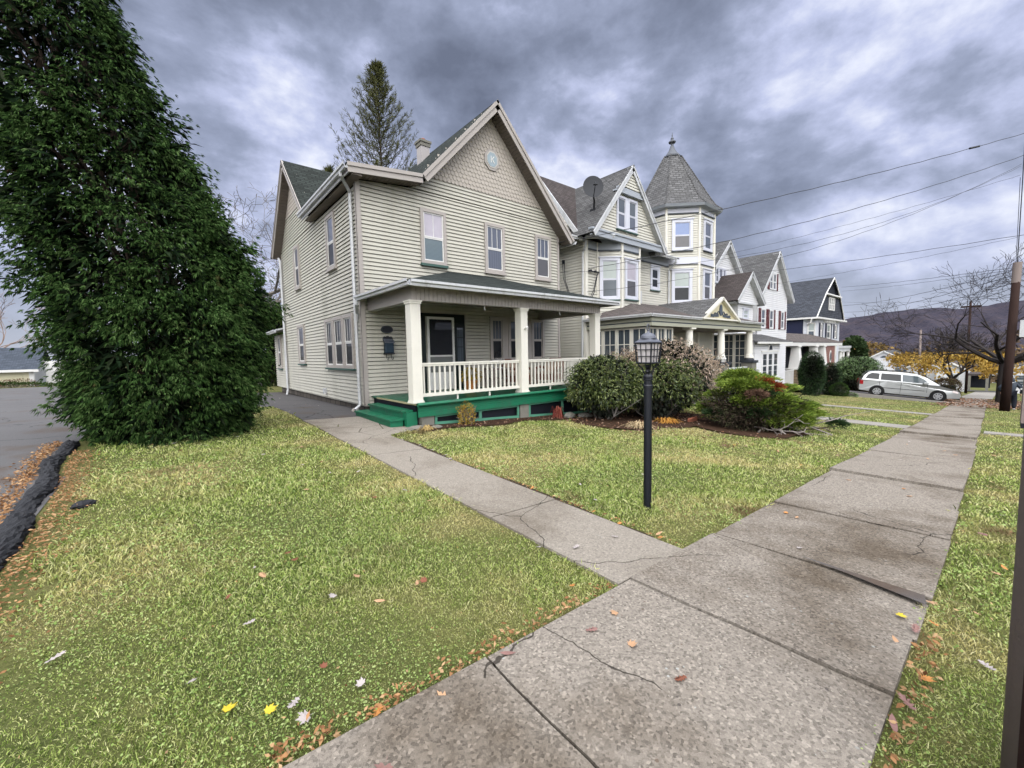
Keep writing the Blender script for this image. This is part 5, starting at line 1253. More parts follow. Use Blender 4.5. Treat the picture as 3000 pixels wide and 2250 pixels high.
def small_house(loc, label, yap, yl, yr, zap, zl, zr, x, mat, roofmat, wins=(), arch=None, depth=12, group='small houses beyond the hedge', zb=None):
    H = thing('small_house', loc, label, 'house', group)
    zb = zb if zb is not None else g(x, yap)-.4
    zm = max(zl, zr)
    mb = MB(); siding(mb, (x, 0, 0), UY, NX, [(yr+.25, zb), (yl-.25, zb), (yl-.25, zl-.1), (yap, zap-.12), (yr+.25, zr-.1)], .3, .006, .004); mb.build('front_wall', mat, H)
    mb = MB(); mb.prism([(x+.02, yr+.28, zb), (x+.02, yl-.28, zb), (x+.02, yl-.28, zl-.12), (x+.02, yap, zap-.14), (x+.02, yr+.28, zr-.12)], (depth, 0, 0)); mb.build('wall', mat, H)
    mb = MB(); slaby(mb, (yap, zap), (yr, zr), x-.3, x+depth+.3, 0, .08); slaby(mb, (yl, zl), (yap, zap), x-.3, x+depth+.3, .001, .08); mb.build('roof', roofmat, H)
    mb = MB(); slaby(mb, (yap, zap), (yr, zr), x-.36, x-.3, -.02, .18); slaby(mb, (yl, zl), (yap, zap), x-.36, x-.3, -.02, .18); build_each(mb, 'rake_board', m_white, H)
    for (a, b, c, d, hmv) in wins: window(H, (x, 0, 0), UY, NX, a, b, c, d, m_slate_trim, m_white, m_glass_dcur, m_glass_dcur, None, casing=.07, hm=hmv)
    if arch:
        y, z, r = arch; MB().prism([(x-.05, y+r*math.cos(t), z+r*.8*math.sin(t)) for t in np.linspace(0, math.pi, 13)], (.04, 0, 0)).build('arched_frame', m_slate_trim, H)
        MB().prism([(x-.07, y+r*.7*math.cos(t), z+.04+r*.55*math.sin(t)) for t in np.linspace(0, math.pi, 13)], (.018, 0, 0)).build('arched_window', m_glass_dcur, H)
    return H
small_house((94, 13.4, -6.3), 'white gabled cottage with an arched attic window behind the parked van', 13.4, 15.6, 9.6, -.75, -2.1, -2.95, 94, m_siding3, m_sh_grey, [(11.05, 12.0, -4.3, -3.0, 4), (10.1, 11.0, -4.3, -3.0, 4)], (13.35, -2.0, .55))
small_house((84, 6, -5.9), 'plain white low house behind the yellow-leaved tree', 7.6, 9.6, 5.6, -2.4, -3.2, -3.2, 84, m_siding3, m_sh_grey, [(7.2, 7.9, -4.6, -3.7, 2)])
small_house((80, 4.6, -5.7), 'white house with a pair of narrow windows left of the far utility pole', 4.6, 6.2, 3.0, -2.3, -3.3, -3.3, 80, m_siding3, m_sh_brown, [(3.9, 4.4, -4.9, -3.9, 2)])
def carport():
    H = thing('carport', (78, 2.1, -5.4), 'open dark carport with pale brick posts across the side street', 'carport')
    MB().box(78, 84, 1.2, 3.0, -3.95, -3.7).build('roof', m_sh_brown, H)
    for y in (1.25, 2.75): MB().box(78, 78.3, y, y+.25, -5.8, -3.95).build('post', m_pier, H)
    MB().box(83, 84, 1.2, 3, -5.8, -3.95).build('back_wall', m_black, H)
carport()
small_house((83, -2.5, -5.9), 'white building with wide ribbed garage door behind the person', -2.6, -.4, -5.2, -2.4, -3.2, -3.3, 83, m_siding3, m_sh_grey, [(-1.9, -.8, -5.4, -4.0, 5)])
# distant houses in the valley
for i, (az, r, w) in enumerate(((17.5, 420, 8), (15.0, 520, 9), (12.5, 450, 8), (9.5, 600, 12), (6.0, 380, 9), (3.6, 330, 10), (1.8, 300, 9), (.3, 280, 12))):
    x, y = r*math.cos(rad(az)), r*math.sin(rad(az)); z = g(x, y)
    lab = ['far white house at the foot of the hill, leftmost of the valley houses', 'far white house in the valley, second from the left', 'far pale house low in the valley, third from the left', 'far long pale building in the valley, fourth from the left', 'far pale house above the yellow-leaved tree, fifth from the left', 'far pale house seen through the bare branches, third from the right', 'far pale house seen through the bare branches, second from the right', 'far pale building seen beside the utility pole, rightmost in the valley'][i]
    H = thing('distant_house', (x, y, z), lab, 'house', 'distant houses in the valley')
    MB().box(x, x+8, y-w/2, y+w/2, z-3, z+5).build('wall', m_siding3, H)
    MB().prism([(x-.5, y-w/2-.5, z+5), (x-.5, y+w/2+.5, z+5), (x-.5, y, z+8)], (9, 0, 0)).build('roof', m_sh_grey, H)
    mb = MB()
    for k in (-.3, 0, .3): mb.box(x-.1, x-.02, y+w*k-.5, y+w*k+.5, z+1.5, z+3.2)
    mb.build('window', m_glass, H)
# garage at the left
def garage():
    H = thing('garage', (-11.8, 70.8, -3.1), 'low cream-sided garage with blue-grey shingle roof beyond the parking lot', 'garage')
    A = dict(pitch=.2, lip=.02, gap=.012)
    m_c = M('cream_yellow_siding', (.66, .62, .42), .55, .05, 1.2)
    X1 = -11.8; Y = 70.8; zb = -3.3; ze = -.72
    mb = MB(); siding(mb, (0, Y, 0), UX, NY, [(-26, zb), (X1, zb), (X1, ze), (-26, ze)], **A); mb.box(-26, X1-.05, Y+.03, 78, zb, ze); mb.build('wall', m_c, H)
    mb = MB(); mb.prism([(-26.4, Y-.5, ze-.02), (X1+.5, Y-.5, ze-.02), (X1+.5, Y+4, 1.85), (-26.4, Y+4, 1.85)], (0, 0, -.1)); mb.prism([(-26.4, Y+4, 1.85), (X1+.5, Y+4, 1.85), (X1+.5, 79, ze), (-26.4, 79, ze)], (0, 0, -.1)); mb.build('roof', m_sh_blue, H)
    mb = MB(); mb.box(-26.4, X1+.5, Y-.6, Y-.5, ze-.25, ze+.02); mb.box(X1-.35, X1+.03, Y-.05, Y+.0, zb, ze); mb.build('trim', m_white, H)
    siding(mb2 := MB(), (X1, 0, 0), UY, V(1,0,0), [(Y, zb), (78, zb), (78, ze), (Y+4, 1.7), (Y, ze)], **A); mb2.build('end_wall', m_white, H)
    mb = MB(); mb.box(X1+.7, X1+3.5, Y+1.5, Y+1.7, zb, 0.2); mb.build('white_gate', m_white, H)
garage()
t = thing('garden_wall', (0, 47, -2.4), 'low white boundary wall behind the rear wing of the house', 'wall')
MB().box(-4.5, 7.5, 46.5, 46.8, -3.3, -1.72).build('wall_panel', M('white_block_wall', (.62, .63, .64), .8, .06, 3), t)
MB().box(-4.6, 7.6, 46.45, 46.85, -1.719, -1.62).build('coping', m_gutter, t)

# ---------------------------------------------------------------- lamp post
def lamp():
    x, y = 3.73, 2.32; z = g(x, y)
    t = thing('lamp_post', (x, y, z), 'black garden lamp post with a caged lantern on the front lawn', 'lamp post')
    zt = .02*0-.15
    mb = MB(); mb.lathe((x, y, z-.05), [(.04, 0), (.04, 1.40)], 20); mb.lathe((x, y, z), [(.046, 1.27), (.046, 1.30), (.04, 1.31)], 20); mb.lathe((x, y, z), [(.041, 1.35), (.048, 1.355), (.048, 1.37), (.042, 1.375), (.047, 1.38), (.047, 1.395), (.03, 1.42), (.0, 1.42)], 20); mb.build('post', m_blackmetal, t, smooth=False)
    z0 = z+1.42
    mb = MB(); mb.lathe((x, y, z0), [(.02, 0), (.028, .02), (.02, .04), (.03, .07), (.02, .09)], 14)
    for i in range(4):
        a = rad(45+90*i); ca, sa = math.cos(a), math.sin(a)
        mb.tube([(x+ca*.035, y+sa*.035, z0+.0), (x+ca*.05, y+sa*.05, z0+.03), (x+ca*.052, y+sa*.052, z0+.05), (x+ca*.09, y+sa*.09, z0+.085), (x+ca*.098, y+sa*.098, z0+.115)], .008, 6)
    mb.build('bracket', m_blackmetal, t)
    zc = z0+.11; h = .20; w0, w1 = .078, .092
    R4 = lambda w, zz: [V(x+w*sx, y+w*sy, zz) for sx, sy in ((-1, -1), (1, -1), (1, 1), (-1, 1))]
    mb = MB()
    b, tp = R4(w0, zc), R4(w1, zc+h)
    for i in range(4):
        j = (i+1) % 4; mb.tube([b[i], tp[i]], .008, 6)
        for k in (1/3, 2/3): mb.tube([b[i].lerp(b[j], k), tp[i].lerp(tp[j], k)], .0045, 5)
        for k in (0, 1/3, 2/3, 1): mb.tube([b[i].lerp(tp[i], k), b[j].lerp(tp[j], k)], .0085 if k in (0, 1) else .0045, 5)
    mb.build('cage', m_blackmetal, t)
    mb = MB(); q0, q1 = R4(w0-.012, zc+.004), R4(w1-.012, zc+h-.004)
    for i in range(4): j = (i+1) % 4; mb.poly(q0[i], q0[j], q1[j], q1[i])
    mb.poly(*q0); gm = M_glass('frosted_lamp_glass', (.62, .58, .57), 'shade'); mb.build('glass', gm, t)
    mb = MB(); zr = zc+h
    prof = [(.135, 0), (.132, .012), (.10, .028), (.083, .045), (.078, .05)]
    mb.lathe((x, y, zr), [(r_*1.0, zz) for r_, zz in prof], 4, rad(45)); 
    mb.lathe((x, y, zr), [(.078, .045), (.072, .07), (.05, .092), (.02, .102), (.01, .118), (.014, .125), (.006, .13)], 20)
    mb.build('cap', m_greymetal, t)
    mb = MB(); mb.tube([(x+.022*math.sin(a), y-.0, zr+.155-.024*1.5*math.cos(a)*1.0) for a in np.linspace(0, 2*math.pi, 15)], .005, 6); mb.build('ring', m_greymetal, t)
lamp()

# ---------------------------------------------------------------- poles and wires
def poles():
    x, y = 31.4, -.06; z = g(x, y)
    t = thing('utility_pole', (x, y, z), 'reddish brown utility pole standing in the verge in front of the person', 'utility pole', 'utility poles along the sidewalk')
    mb = MB(); mb.tube([(x, y, z-.3), (x-.02, y-.04, z+2), (x-.05, y-.1, 3.84)], [.18, .165, .14], 16); mb.build('pole_shaft', m_wood_dark, t, smooth=True)
    mb = MB(); mb.tube([(x-.038, y-.085, 2.9), (x-.05, y-.10, 3.86)], .152, 16); mb.build('pole_sleeve', m_wood_grey, t)
    mb = MB(); mb.box(x-.25, x-.12, y-.55, y-.3, .3, 1.1); mb.build('grey_box', m_gutter, t)
    mb = MB(); mb.tube([(x-.05, y-.09, 3.8), (x-.03, y-.08, 7), (x, y-.05, 12)], .02, 6); mb.tube([(x-.08, y-.05, 3.8), (x-.05, y-.0, 7.8)], .01, 4); mb.build('riser_cable', m_black, t)
    # near pole at the right-hand edge
    x, y = 2.16, -.215; z = g(x, y)
    t = thing('utility_pole', (x, y, z), 'grey weathered utility pole with a dark conduit at the right edge of the view', 'utility pole', 'utility poles along the sidewalk')
    mb = MB(); mb.tube([(x, y, z-.3), (x, y+.012, 0), (x, y+.03, 6), (x, y+.05, 10.3)], [.165, .155, .14, .12], 20); mb.build('pole_shaft', m_wood_grey, t, smooth=True)
    cx_, cy_ = x-.155, y+.105
    mb = MB(); mb.tube([(cx_, cy_, z-.1), (cx_+.01, cy_+.0, -.36)], .032, 10); mb.build('conduit', M('rusty_brown_conduit', (.035, .015, .012), .7, .3, 6, .3, 40), t)
    mb = MB(); mb.tube([(cx_+.01, cy_, -.37), (cx_+.012, cy_, -.47)], .047, 10); mb.tube([(cx_+.01, cy_, -.25), (cx_+.012, cy_, -.30)], .047, 10); mb.build('strap', m_wood_dark, t)
    mb = MB(); mb.prism([(2.0, -.33, -.02), (2.0, -.040, -.02), (2.0, -.038, -.245), (2.0, -.33, -.18)], (.12, 0, 0)); mb.build('weathered_board', m_wood_grey, t)
    mb = MB(); mb.prism([(1.99, -.33, -.18), (1.99, -.038, -.246), (1.99, -.038, -.259), (1.99, -.33, -.20)], (.13, 0, 0)); mb.build('metal_band', m_blackmetal, t)
    # far pole among the trees
    x, y = 70.5, 2.8; z = g(x, y)
    t = thing('utility_pole', (x, y, z), 'thin far utility pole rising behind the bare tree branches', 'utility pole', 'utility poles along the sidewalk')
    MB().tube([(x, y, z-.5), (x, y+.05, 4.9)], [.13, .10], 10).build('pole_shaft', m_wood_dark, t, smooth=True)
    MB().box(x-.1, x+.1, y-.8, y+.8, 4.2, 4.4).build('crossarm', m_wood_dark, t)
    x, y = 52, 4.95; z = g(x, y)
    t = thing('utility_pole', (x, y, z), 'slim pale pole standing in front of the white cottage', 'utility pole', 'utility poles along the sidewalk')
    MB().tube([(x, y, z-.5), (x, y+.05, 1.4)], [.09, .07], 10).build('pole_shaft', m_wood_grey, t, smooth=True)
def wire(name, a, b, sag, r, label, group='overhead wires', mat=None, extra=None):
    a, b = Vector(a), Vector(b); n = 40; pts = []
    for i in range(n+1):
        s = i/n; p = a.lerp(b, s); p.z -= sag*4*s*(1-s); p.z += .012*math.sin(i*1.9)*(sag > .05); pts.append(p)
    mb = MB(); mb.tube(pts, r, 5)
    if extra:
        i = int(extra[0]*n); mb.tube([pts[i], pts[i+1]], extra[1], 6)
    o = mb.build(name, mat or m_blackmetal); tag(o, label, 'wire', group); return o
poles()
T1 = (26.77, -.1, 9.9)
W_ = [((10.95, 10.42, 3.9), (31.38, -0.12, 9.79), .22, .013, 'highest service wire, from the eave corner of the porch house up to the pole cable'),
 ((13.19, 10.98, 3.34), (31.38, -0.12, 8.79), .42, .012, 'service wire from the turreted house crossing in front of its turret'),
 ((22.0, 9.98, 4.75), (31.38, -0.06, 7.91), .15, .007, 'thin wire from the front face of the turret up to the pole cable'),
 ((13.15, 10.95, 2.42), (31.38, -0.07, 8.41), 1.0, .008, 'long drooping wire from the lower bay of the turreted house to the pole cable'),
 ((11.12, 10.48, 2.9), (31.38, -0.05, 8.32), 1.12, .007, 'long drooping wire from the right wall of the porch house to the pole cable'),
 ((31.34, 12.43, 5.25), (30, -10.5, 5.4), .35, .012, 'thick level wire from the small gable passing across the pole top'),
 ((34.50, 11.31, 4.70), (31.38, -0.12, 5.04), .12, .007, 'thin wire ending at the knot just above the pole top'),
 ((62.72, 13.06, 7.17), (31.38, -0.12, 3.63), .1, .012, 'upper wire from the slate gambrel house to the pole top'),
 ((62.98, 13.06, 6.72), (31.38, -0.12, 3.54), .12, .010, 'second wire from the slate gambrel house to the pole top'),
 ((63.74, 13.18, 5.06), (31.38, -0.12, 3.52), .35, .014, 'lower slack wire from the slate gambrel eave to the pole top'),
 ((67.58, 14.21, 5.89), (31.38, -0.12, 2.23), .2, .008, 'faint nearly level wire low across the sky to the pole shaft'),
 ((76.80, 15.62, 5.12), (31.38, -0.12, 3.28), .5, .016, 'wire rising from beyond the gambrel house to just below the pole top'),
 ((76.80, 15.62, 4.35), (31.38, -0.12, 2.93), .55, .014, 'parallel wire a little below, from beyond the gambrel house to the pole'),
 ((80, 12.1, 5.2), (31.38, -0.12, 2.70), 1.0, .014, 'lowest rising wire, skimming the skyline of the hill'),
 ((31.38, -.1, 11.9), (2.16, -.18, 10.2), .5, .02, 'main line running along the street between the two utility poles')]
for i, (a, b, sg, r, lb) in enumerate(W_):
    wire('overhead_wire', a, b, sg, r, lb, extra=(.86, .045) if i == 0 else ((.1, .03) if i == 1 else None))
# service loop on the wall of the turreted house
t = thing('service_cable', (12.96, 11.4, 2.9), 'looped black service cable and insulators on the wall beside the bay', 'cable')
MB().tube([(12.97, 12.0, 3.75), (12.9, 11.9, 3.0), (12.88, 11.6, 2.3), (12.95, 11.2, 1.9), (13.2, 10.9, 1.95), (13.5, 10.88, 2.4), (13.75, 10.88, 3.2)], .016, 5).tube([(12.97, 12.1, 3.75), (12.9, 12.0, 3.1), (12.88, 11.7, 2.4), (12.95, 11.3, 1.98), (13.15, 10.88, 2.0), (13.45, 10.86, 2.5), (13.7, 10.86, 3.2)], .012, 5).build('cable_loop', m_black, t)
MB().box(13.2, 13.9, 10.9, 10.94, 3.24, 3.28).tube([(13.25, 10.9, 3.26), (13.25, 10.8, 3.26)], .05, 8).tube([(13.55, 10.9, 3.26), (13.55, 10.8, 3.26)], .04, 8).tube([(12.97, 12.05, 3.7), (12.97, 12.05, 3.85)], .06, 8).build('insulator_rack', m_black, t)
# ---------------------------------------------------------------- big arborvitae at the left
def bark(c): return M('bark_%d' % int(c[0]*1000), c, .95, .3, 8, .8, 40, .1, streak=True)
m_bark = bark((.085, .065, .05)); m_bark_g = bark((.17, .155, .14)); m_twig = M('twigs', (.13, .09, .075), .9, .2, 6)
def sprays(n, P, D, k, L, W, seed, droop=.25, fan=.8, fl=.5):
    """every spray: k flat leaflets fanned around its axis"""
    rg = np.random.default_rng(seed); D = unit(D); r = unit(np.cross(D, rg.normal(size=(n, 3))*np.array([.5, .5, 1.0])))
    out_p, out_d, out_l, out_w = [], [], [], []
    Ls = L*rg.uniform(.7, 1.3, n)
    for i in range(k):
        a = (i/(k-1)-.5)*2*fan if k > 1 else 0
        off = fl*(1-abs(a)/fan*.8)
        out_p.append(P+D*(Ls*off*.5)[:, None]); d = D*math.cos(a)+r*math.sin(a); out_d.append(d+rg.normal(size=(n, 3))*.12); out_l.append(Ls*(.62+.38*math.cos(a*1.5))); out_w.append(np.full(n, W)*rg.uniform(.8, 1.2, n))
    P = np.concatenate(out_p); D = np.concatenate(out_d); Lh = np.concatenate(out_l); Wd = np.concatenate(out_w)
    return P, D, Lh, Wd
def arborvitae():
    x0, y0 = .0, 9.55; z0 = g(x0, y0)
    t = thing('arborvitae_tree', (x0, y0, z0), 'huge dark green arborvitae tree between the parking lot and the lawn', 'tree')
    zz = np.array([-1.5, -.8, 0, .8, 1.6, 3.0, 4.2, 5.3, 6.2, 7.2, 8.3]); rr = np.array([.90, 1.17, 1.34, 1.48, 1.46, 1.22, 1.02, .84, .66, .40, .05]); cc = np.array([.06, .06, .04, .02, -.12, -.52, -.80, -1.05, -1.25, -1.4, -1.5])
    rg = np.random.default_rng(21)
    mb = MB()
    for k in range(6):
        a = k*1.05; mb.tube([(x0+.15*math.cos(a), y0+.15*math.sin(a), z0-.1), (x0+.3*math.cos(a), y0+.3*math.sin(a), .5), (x0-.5+.35*math.cos(a), y0+.3*math.sin(a), 3.2), (x0-1.1+.3*math.cos(a), y0+.25*math.sin(a), 5.6), (x0-1.4, y0, 7.6)], [.07, .05, .04, .02, .01], 6)
    for k in range(150):
        z = rg.uniform(-.8, 6.5); a = rg.uniform(0, 6.28); R_ = np.interp(z, zz, rr)*.85; c_ = np.interp(z, zz, cc)
        s = V(x0+c_+.25*math.cos(a), y0+.25*math.sin(a), z-.5); e = V(x0+c_+R_*math.cos(a), y0+R_*math.sin(a), z+.1); mb.tube([s, s.lerp(e, .5)+V(0,0,.05), e], [.03, .018, .006], 4, cap=False)
    mb.build('trunk', m_bark, t)
    def cloud(n, f0, f1, seed, lumpy=.13, gaps=0.0):
        rg = np.random.default_rng(seed); w = rr**1.0; cdf = np.cumsum(w); 
        z = rg.uniform(-1.45, 8.2, n*2); keep = rg.uniform(0, 1.8, n*2) < np.interp(z, zz, rr); z = z[keep][:n]; n = len(z)
        a = rg.uniform(0, 2*math.pi, n); R_ = np.interp(z, zz, rr); c_ = np.interp(z, zz, cc)
        lump = lumpy*(np.sin(a*5+z*2.1)+np.sin(a*9-z*4.3+1)+np.sin(a*3+z*6.5+2)+np.sin(a*14+z*9))/2
        s = (f0+(f1-f0)*rg.uniform(0, 1, n)**.7)*(1+lump)
        s = s+np.where(rg.uniform(size=n) < .05, rg.uniform(0, .14, n), 0)
        P = np.stack([x0+c_+R_*s*np.cos(a), y0+R_*s*np.sin(a), z], 1)
        D = np.stack([np.cos(a), np.sin(a), rg.uniform(-.75, .25, n)], 1)
        # thin out the top and a few holes so the sky shows through
        hole = (np.sin(a*4+z*1.9)*np.sin(z*3.1+a*2) > .62) & (z > 1.2); k = ~(hole & (rg.uniform(size=n) < .8)); k &= ~((z > 3.6) & (rg.uniform(size=n) < .35)); k &= ~((a > 2.6) & (a < 4.4) & (z > -.2) & (rg.uniform(size=n) < .45))
        return P[k], D[k]
    # clusters of drooping sprays with dark gaps between them
    Pc, Dc = cloud(2800, .84, 1.04, 5, .10); rg = np.random.default_rng(17); K = 17
    cs = rg.uniform(.7, 1.35, len(Pc)); idx = np.repeat(np.arange(len(Pc)), K); q = rg.normal(size=(len(idx), 3))*np.array([.085, .085, .07])*cs[idx][:, None]
    P = Pc[idx]+q; D = unit(Dc[idx])*.9+unit(q)*.75; D[:, 2] -= .25
    P -= np.array([x0, y0, z0])
    Pp, Dp, Lp, Wp = sprays(len(P), P, D, 6, .072, .016, 6)
    ml = M_leaf('arborvitae_foliage', [(.012, .030, .009), (.032, .072, .018), (.075, .145, .04), (.17, .25, .09)], .85, 1.3, .05, .15, dead=((.10, .06, .03), 1.7, .68))
    npobj('crown', leafmesh('crown', Pp, Dp, Lp, Wp, .3), ml, t)
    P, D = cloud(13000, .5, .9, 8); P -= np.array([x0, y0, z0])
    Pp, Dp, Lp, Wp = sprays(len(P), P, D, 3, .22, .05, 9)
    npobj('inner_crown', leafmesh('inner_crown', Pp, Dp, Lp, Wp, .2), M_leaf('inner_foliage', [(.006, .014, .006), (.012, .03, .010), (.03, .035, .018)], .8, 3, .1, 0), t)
arborvitae()
# ---------------------------------------------------------------- bare trees
def bare_tree(name, loc, label, h, r, seed, depth=5, spread=.55, up=.12, lean=(0, 0), mat=None, leaves=None, group=None, kids=(2, 3), fork=None, shrink=.72, minr=.006, first=.3, cat='tree'):
    rg = np.random.default_rng(seed); loc = Vector(loc)
    t = thing(name, loc, label, cat, group); tips = []
    mb = MB(); top = V(lean[0], lean[1], h*first); mb.tube([(0, 0, -.2), top*.5, top], [r*1.15, r, r*.85], 10, cap=False); mb.build('trunk', mat or m_bark, t, local=True, smooth=True)
    mc = MB(); nb = fork or 4
    for k in range(nb):
        a = 2*math.pi*k/nb+rg.uniform(-.4, .4); d = V(math.cos(a)*spread*1.3, math.sin(a)*spread*1.3, 1 if spread < .8 else .55)
        branch_tubes(mc, tips, top*rg.uniform(.85, 1.0), d, h*.30, r*.55, depth, rg, spread, up, 4, kids, shrink, 5, minr)
    mc.build('crown', mat or m_bark, t, local=True)
    if leaves:
        n, L, W, mt, zmin, zmax = leaves; tp = np.array([tuple(p[0]) for p in tips]); tp = tp[(tp[:, 2] < zmax) & (tp[:, 2] > zmin)]
        if len(tp) > 10:
            idx = rg.integers(0, len(tp), n); P = tp[idx]+rg.normal(size=(n, 3))*.16*(h/8); D = rg.normal(size=(n, 3)); D[:, 2] -= .4
            npobj('leaves', leafmesh('leaves', P, D, rg.uniform(.6, 1.3, n)*L, rg.uniform(.6, 1.2, n)*W, .2), mt, t)
    return t
m_yel = M_leaf('yellow_maple_leaves', [(.36, .20, .03), (.56, .35, .06), (.70, .50, .14)], .6, 1.2, .3, .35)
bare_tree('bare_tree', (4.6, 33, -2), 'tall leafless grey tree rising behind the rear of the porch house', 12.0, .28, 4, 7, .85, .03, mat=m_bark_g, kids=(2, 3), first=.5, minr=.011, shrink=.76, fork=6, group='bare trees behind the house')
bare_tree('bare_tree', (5.6, 44, -2.6), 'smaller leafless tree low behind the rear wing of the house', 9, .22, 14, 6, .7, .05, mat=m_bark_g, minr=.025, group='bare trees behind the house')
bare_tree('bare_tree', (-10.5, 84, -3.6), 'leafless orange-tinged tree behind the garage roof at the left', 12, .25, 24, 6, .55, .10, mat=M('warm_bark', (.30, .2, .16), .9), minr=.016, group='bare trees behind the garage')
bare_tree('bare_tree', (-18, 84, -3.5), 'leafless tree at the far left beyond the garage', 13, .25, 25, 5, .55, .10, mat=M('warm_bark2', (.30, .22, .18), .9), minr=.02, group='bare trees behind the garage')
bare_tree('maple_tree', (44, .05, g(44, 0)), 'wide bare maple tree with black limbs and a few yellow leaves behind the brown pole', 10.4, .30, 31, 6, .80, .04, mat=M('dark_wet_bark', (.028, .022, .02), .9, .3, 6), leaves=(1500, .17, .13, m_yel, 1.9, 3.1), kids=(2, 3), fork=6, shrink=.74, first=.27, minr=.010)
bare_tree('maple_tree', (57, 3.2, g(57, 3.2)), 'half bare tree with bright yellow leaves on its lower branches above the hedge', 6.3, .22, 45, 5, .60, .06, mat=M('dark_wet_bark2', (.035, .028, .024), .9, .3, 6), leaves=(4200, .2, .16, m_yel, 1.2, 4.0), kids=(2, 4), fork=6, shrink=.73, first=.26, minr=.011)
bare_tree('bare_tree', (62, 19.5, g(62, 19.5)), 'small leafless treetop showing above the roofs of the white house', 12.5, .2, 51, 4, .5, .1, mat=m_bark_g, minr=.02)
# sparse conifer behind the porch house
def larch(loc, h, rb, label, seed, nb=170, zs=.12):
    rg = np.random.default_rng(seed); t = thing('conifer_tree', loc, label, 'tree')
    mb = MB(); mb.tube([(0, 0, 0), (.1, 0, h*.5), (0, 0, h)], [.2, .1, .015], 8); mb.build('trunk', m_bark, t, local=True)
    mc = MB(); PP, DD = [], []
    for k in range(nb):
        f = zs+(1-zs)*(k/nb)**.9; z = h*f; a = k*2.4+rg.uniform(-.3, .3); L_ = rb*(1-f)**.82*rg.uniform(.6, 1.1)+.12
        p = V(0, 0, z); d = V(math.cos(a), math.sin(a), .25); pts = [p.copy()]
        for s in range(5): d = (d+V(*(rg.normal(size=3)*.1))+V(0, 0, .22)).normalized(); p = p+d*(L_/5); pts.append(p.copy())
        mc.tube(pts, [.022, .018, .014, .01, .008, .006], 3, cap=False)
        for s in range(1, 6):
            for q in range(7):
                PP.append(tuple(pts[s-1].lerp(pts[s], rg.uniform()))); dd = (pts[s]-pts[s-1]).normalized(); DD.append((dd.x+rg.normal()*.6, dd.y+rg.normal()*.6, dd.z+.35+rg.normal()*.4))
    PP, DD = np.array(PP), np.array(DD); n = len(PP)
    mc.build('branches', m_bark, t, local=True)
    P2, D2, L2, W2 = sprays(n, PP, DD, 3, .30, .030, seed, fan=.5)
    npobj('crown', leafmesh('crown', P2, D2, L2, W2, .0), M_leaf('sparse_needles', [(.05, .05, .02), (.09, .10, .03), (.15, .15, .05)], .7, 1, .2, .2), t)
larch((11.7, 27.3, -1.9), 20.9, 9.0, 'tall thin sparse conifer rising above the roof of the porch house', 61, 190, .38)
larch((8.9, 29, -1.9), 14.2, 5.0, 'shorter sparse conifer left of the tall one above the roof valley', 62, 80, .4)
# evergreens behind rear wing
def leafy(name, loc, rad_, label, mat, n, L, W, seed, cat='shrub', lump=.2, inner=.65, up=None, stems=True, droop=.2, k=1, group=None, dirb=(0, 0, 0), zoff=0, freq=2.6, core=None, lobes=0):
    loc = Vector(loc); t = thing(name, loc, label, cat, group); rg = np.random.default_rng(seed)
    c = (0, 0, rad_[2]*.92+zoff)
    if stems:
        mb = MB()
        for i in range(14):
            a = rg.uniform(0, 6.28); e = V(math.cos(a)*rad_[0]*.7, math.sin(a)*rad_[1]*.7, c[2]+rg.uniform(-.2, .6)*rad_[2])
            s = V(rg.uniform(-.15, .15), rg.uniform(-.15, .15), -.1); mid = s.lerp(e, .5)+V(*(rg.normal(size=3)*.1*rad_[0]))
            mb.tube([s, mid, e], [.03*rad_[2], .02*rad_[2], .008], 5, cap=False)
            for q in range(3): f = e+V(*(rg.normal(size=3)*.25*rad_[0])); mb.tube([mid, mid.lerp(f, .6), f], [.012, .008, .005], 4, cap=False)
        mb.build('stems', m_bark_g, t, local=True)
    if lobes:
        Pl, Dl = [], []
        for q in range(lobes):
            a = q*2.399+rg.uniform(-.4, .4); e = rg.uniform(-.35, .95); f = .52; cc = (c[0]+rad_[0]*f*math.cos(a)*math.cos(e), c[1]+rad_[1]*f*math.sin(a)*math.cos(e), c[2]+rad_[2]*f*math.sin(e)*.9)
            rs = rg.uniform(.42, .62); p_, d_ = ell_shell(n//lobes, cc, tuple(v_*rs for v_ in rad_), inner, lump, seed+q, None, freq); Pl.append(p_); Dl.append(d_)
        P, D = np.concatenate(Pl), np.concatenate(Dl)
    else: P, D = ell_shell(n, c, rad_, inner, lump, seed, up, freq)
    n = len(P); P[:, 2] = np.maximum(P[:, 2], .03)
    D = D+np.array(dirb)+rg.normal(size=D.shape)*.45
    if k > 1: P, D, L, W = sprays(n, P, D, k, L, W, seed, droop, 1.1, .2)
    else: L = L*rg.uniform(.7, 1.25, n); W = W*rg.uniform(.7, 1.25, n)
    npobj('foliage', leafmesh('foliage', P, D, L, W, droop), mat, t)
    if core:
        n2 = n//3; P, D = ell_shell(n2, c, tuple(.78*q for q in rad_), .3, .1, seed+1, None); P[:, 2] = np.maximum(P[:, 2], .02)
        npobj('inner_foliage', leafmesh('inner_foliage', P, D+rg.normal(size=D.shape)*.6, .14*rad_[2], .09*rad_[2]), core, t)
    return t
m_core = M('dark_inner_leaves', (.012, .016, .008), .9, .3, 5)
m_ever = M_leaf('backdrop_evergreen', [(.02, .045, .012), (.05, .09, .02), (.10, .14, .03)], .6, .8, .2, .2)
leafy('evergreen_tree', (5.6, 36, -2.2), (2.6, 2.2, 3.6), 'dark green evergreen behind the rear wing of the house', m_ever, 5000, .35, .12, 71, 'tree', core=m_core)
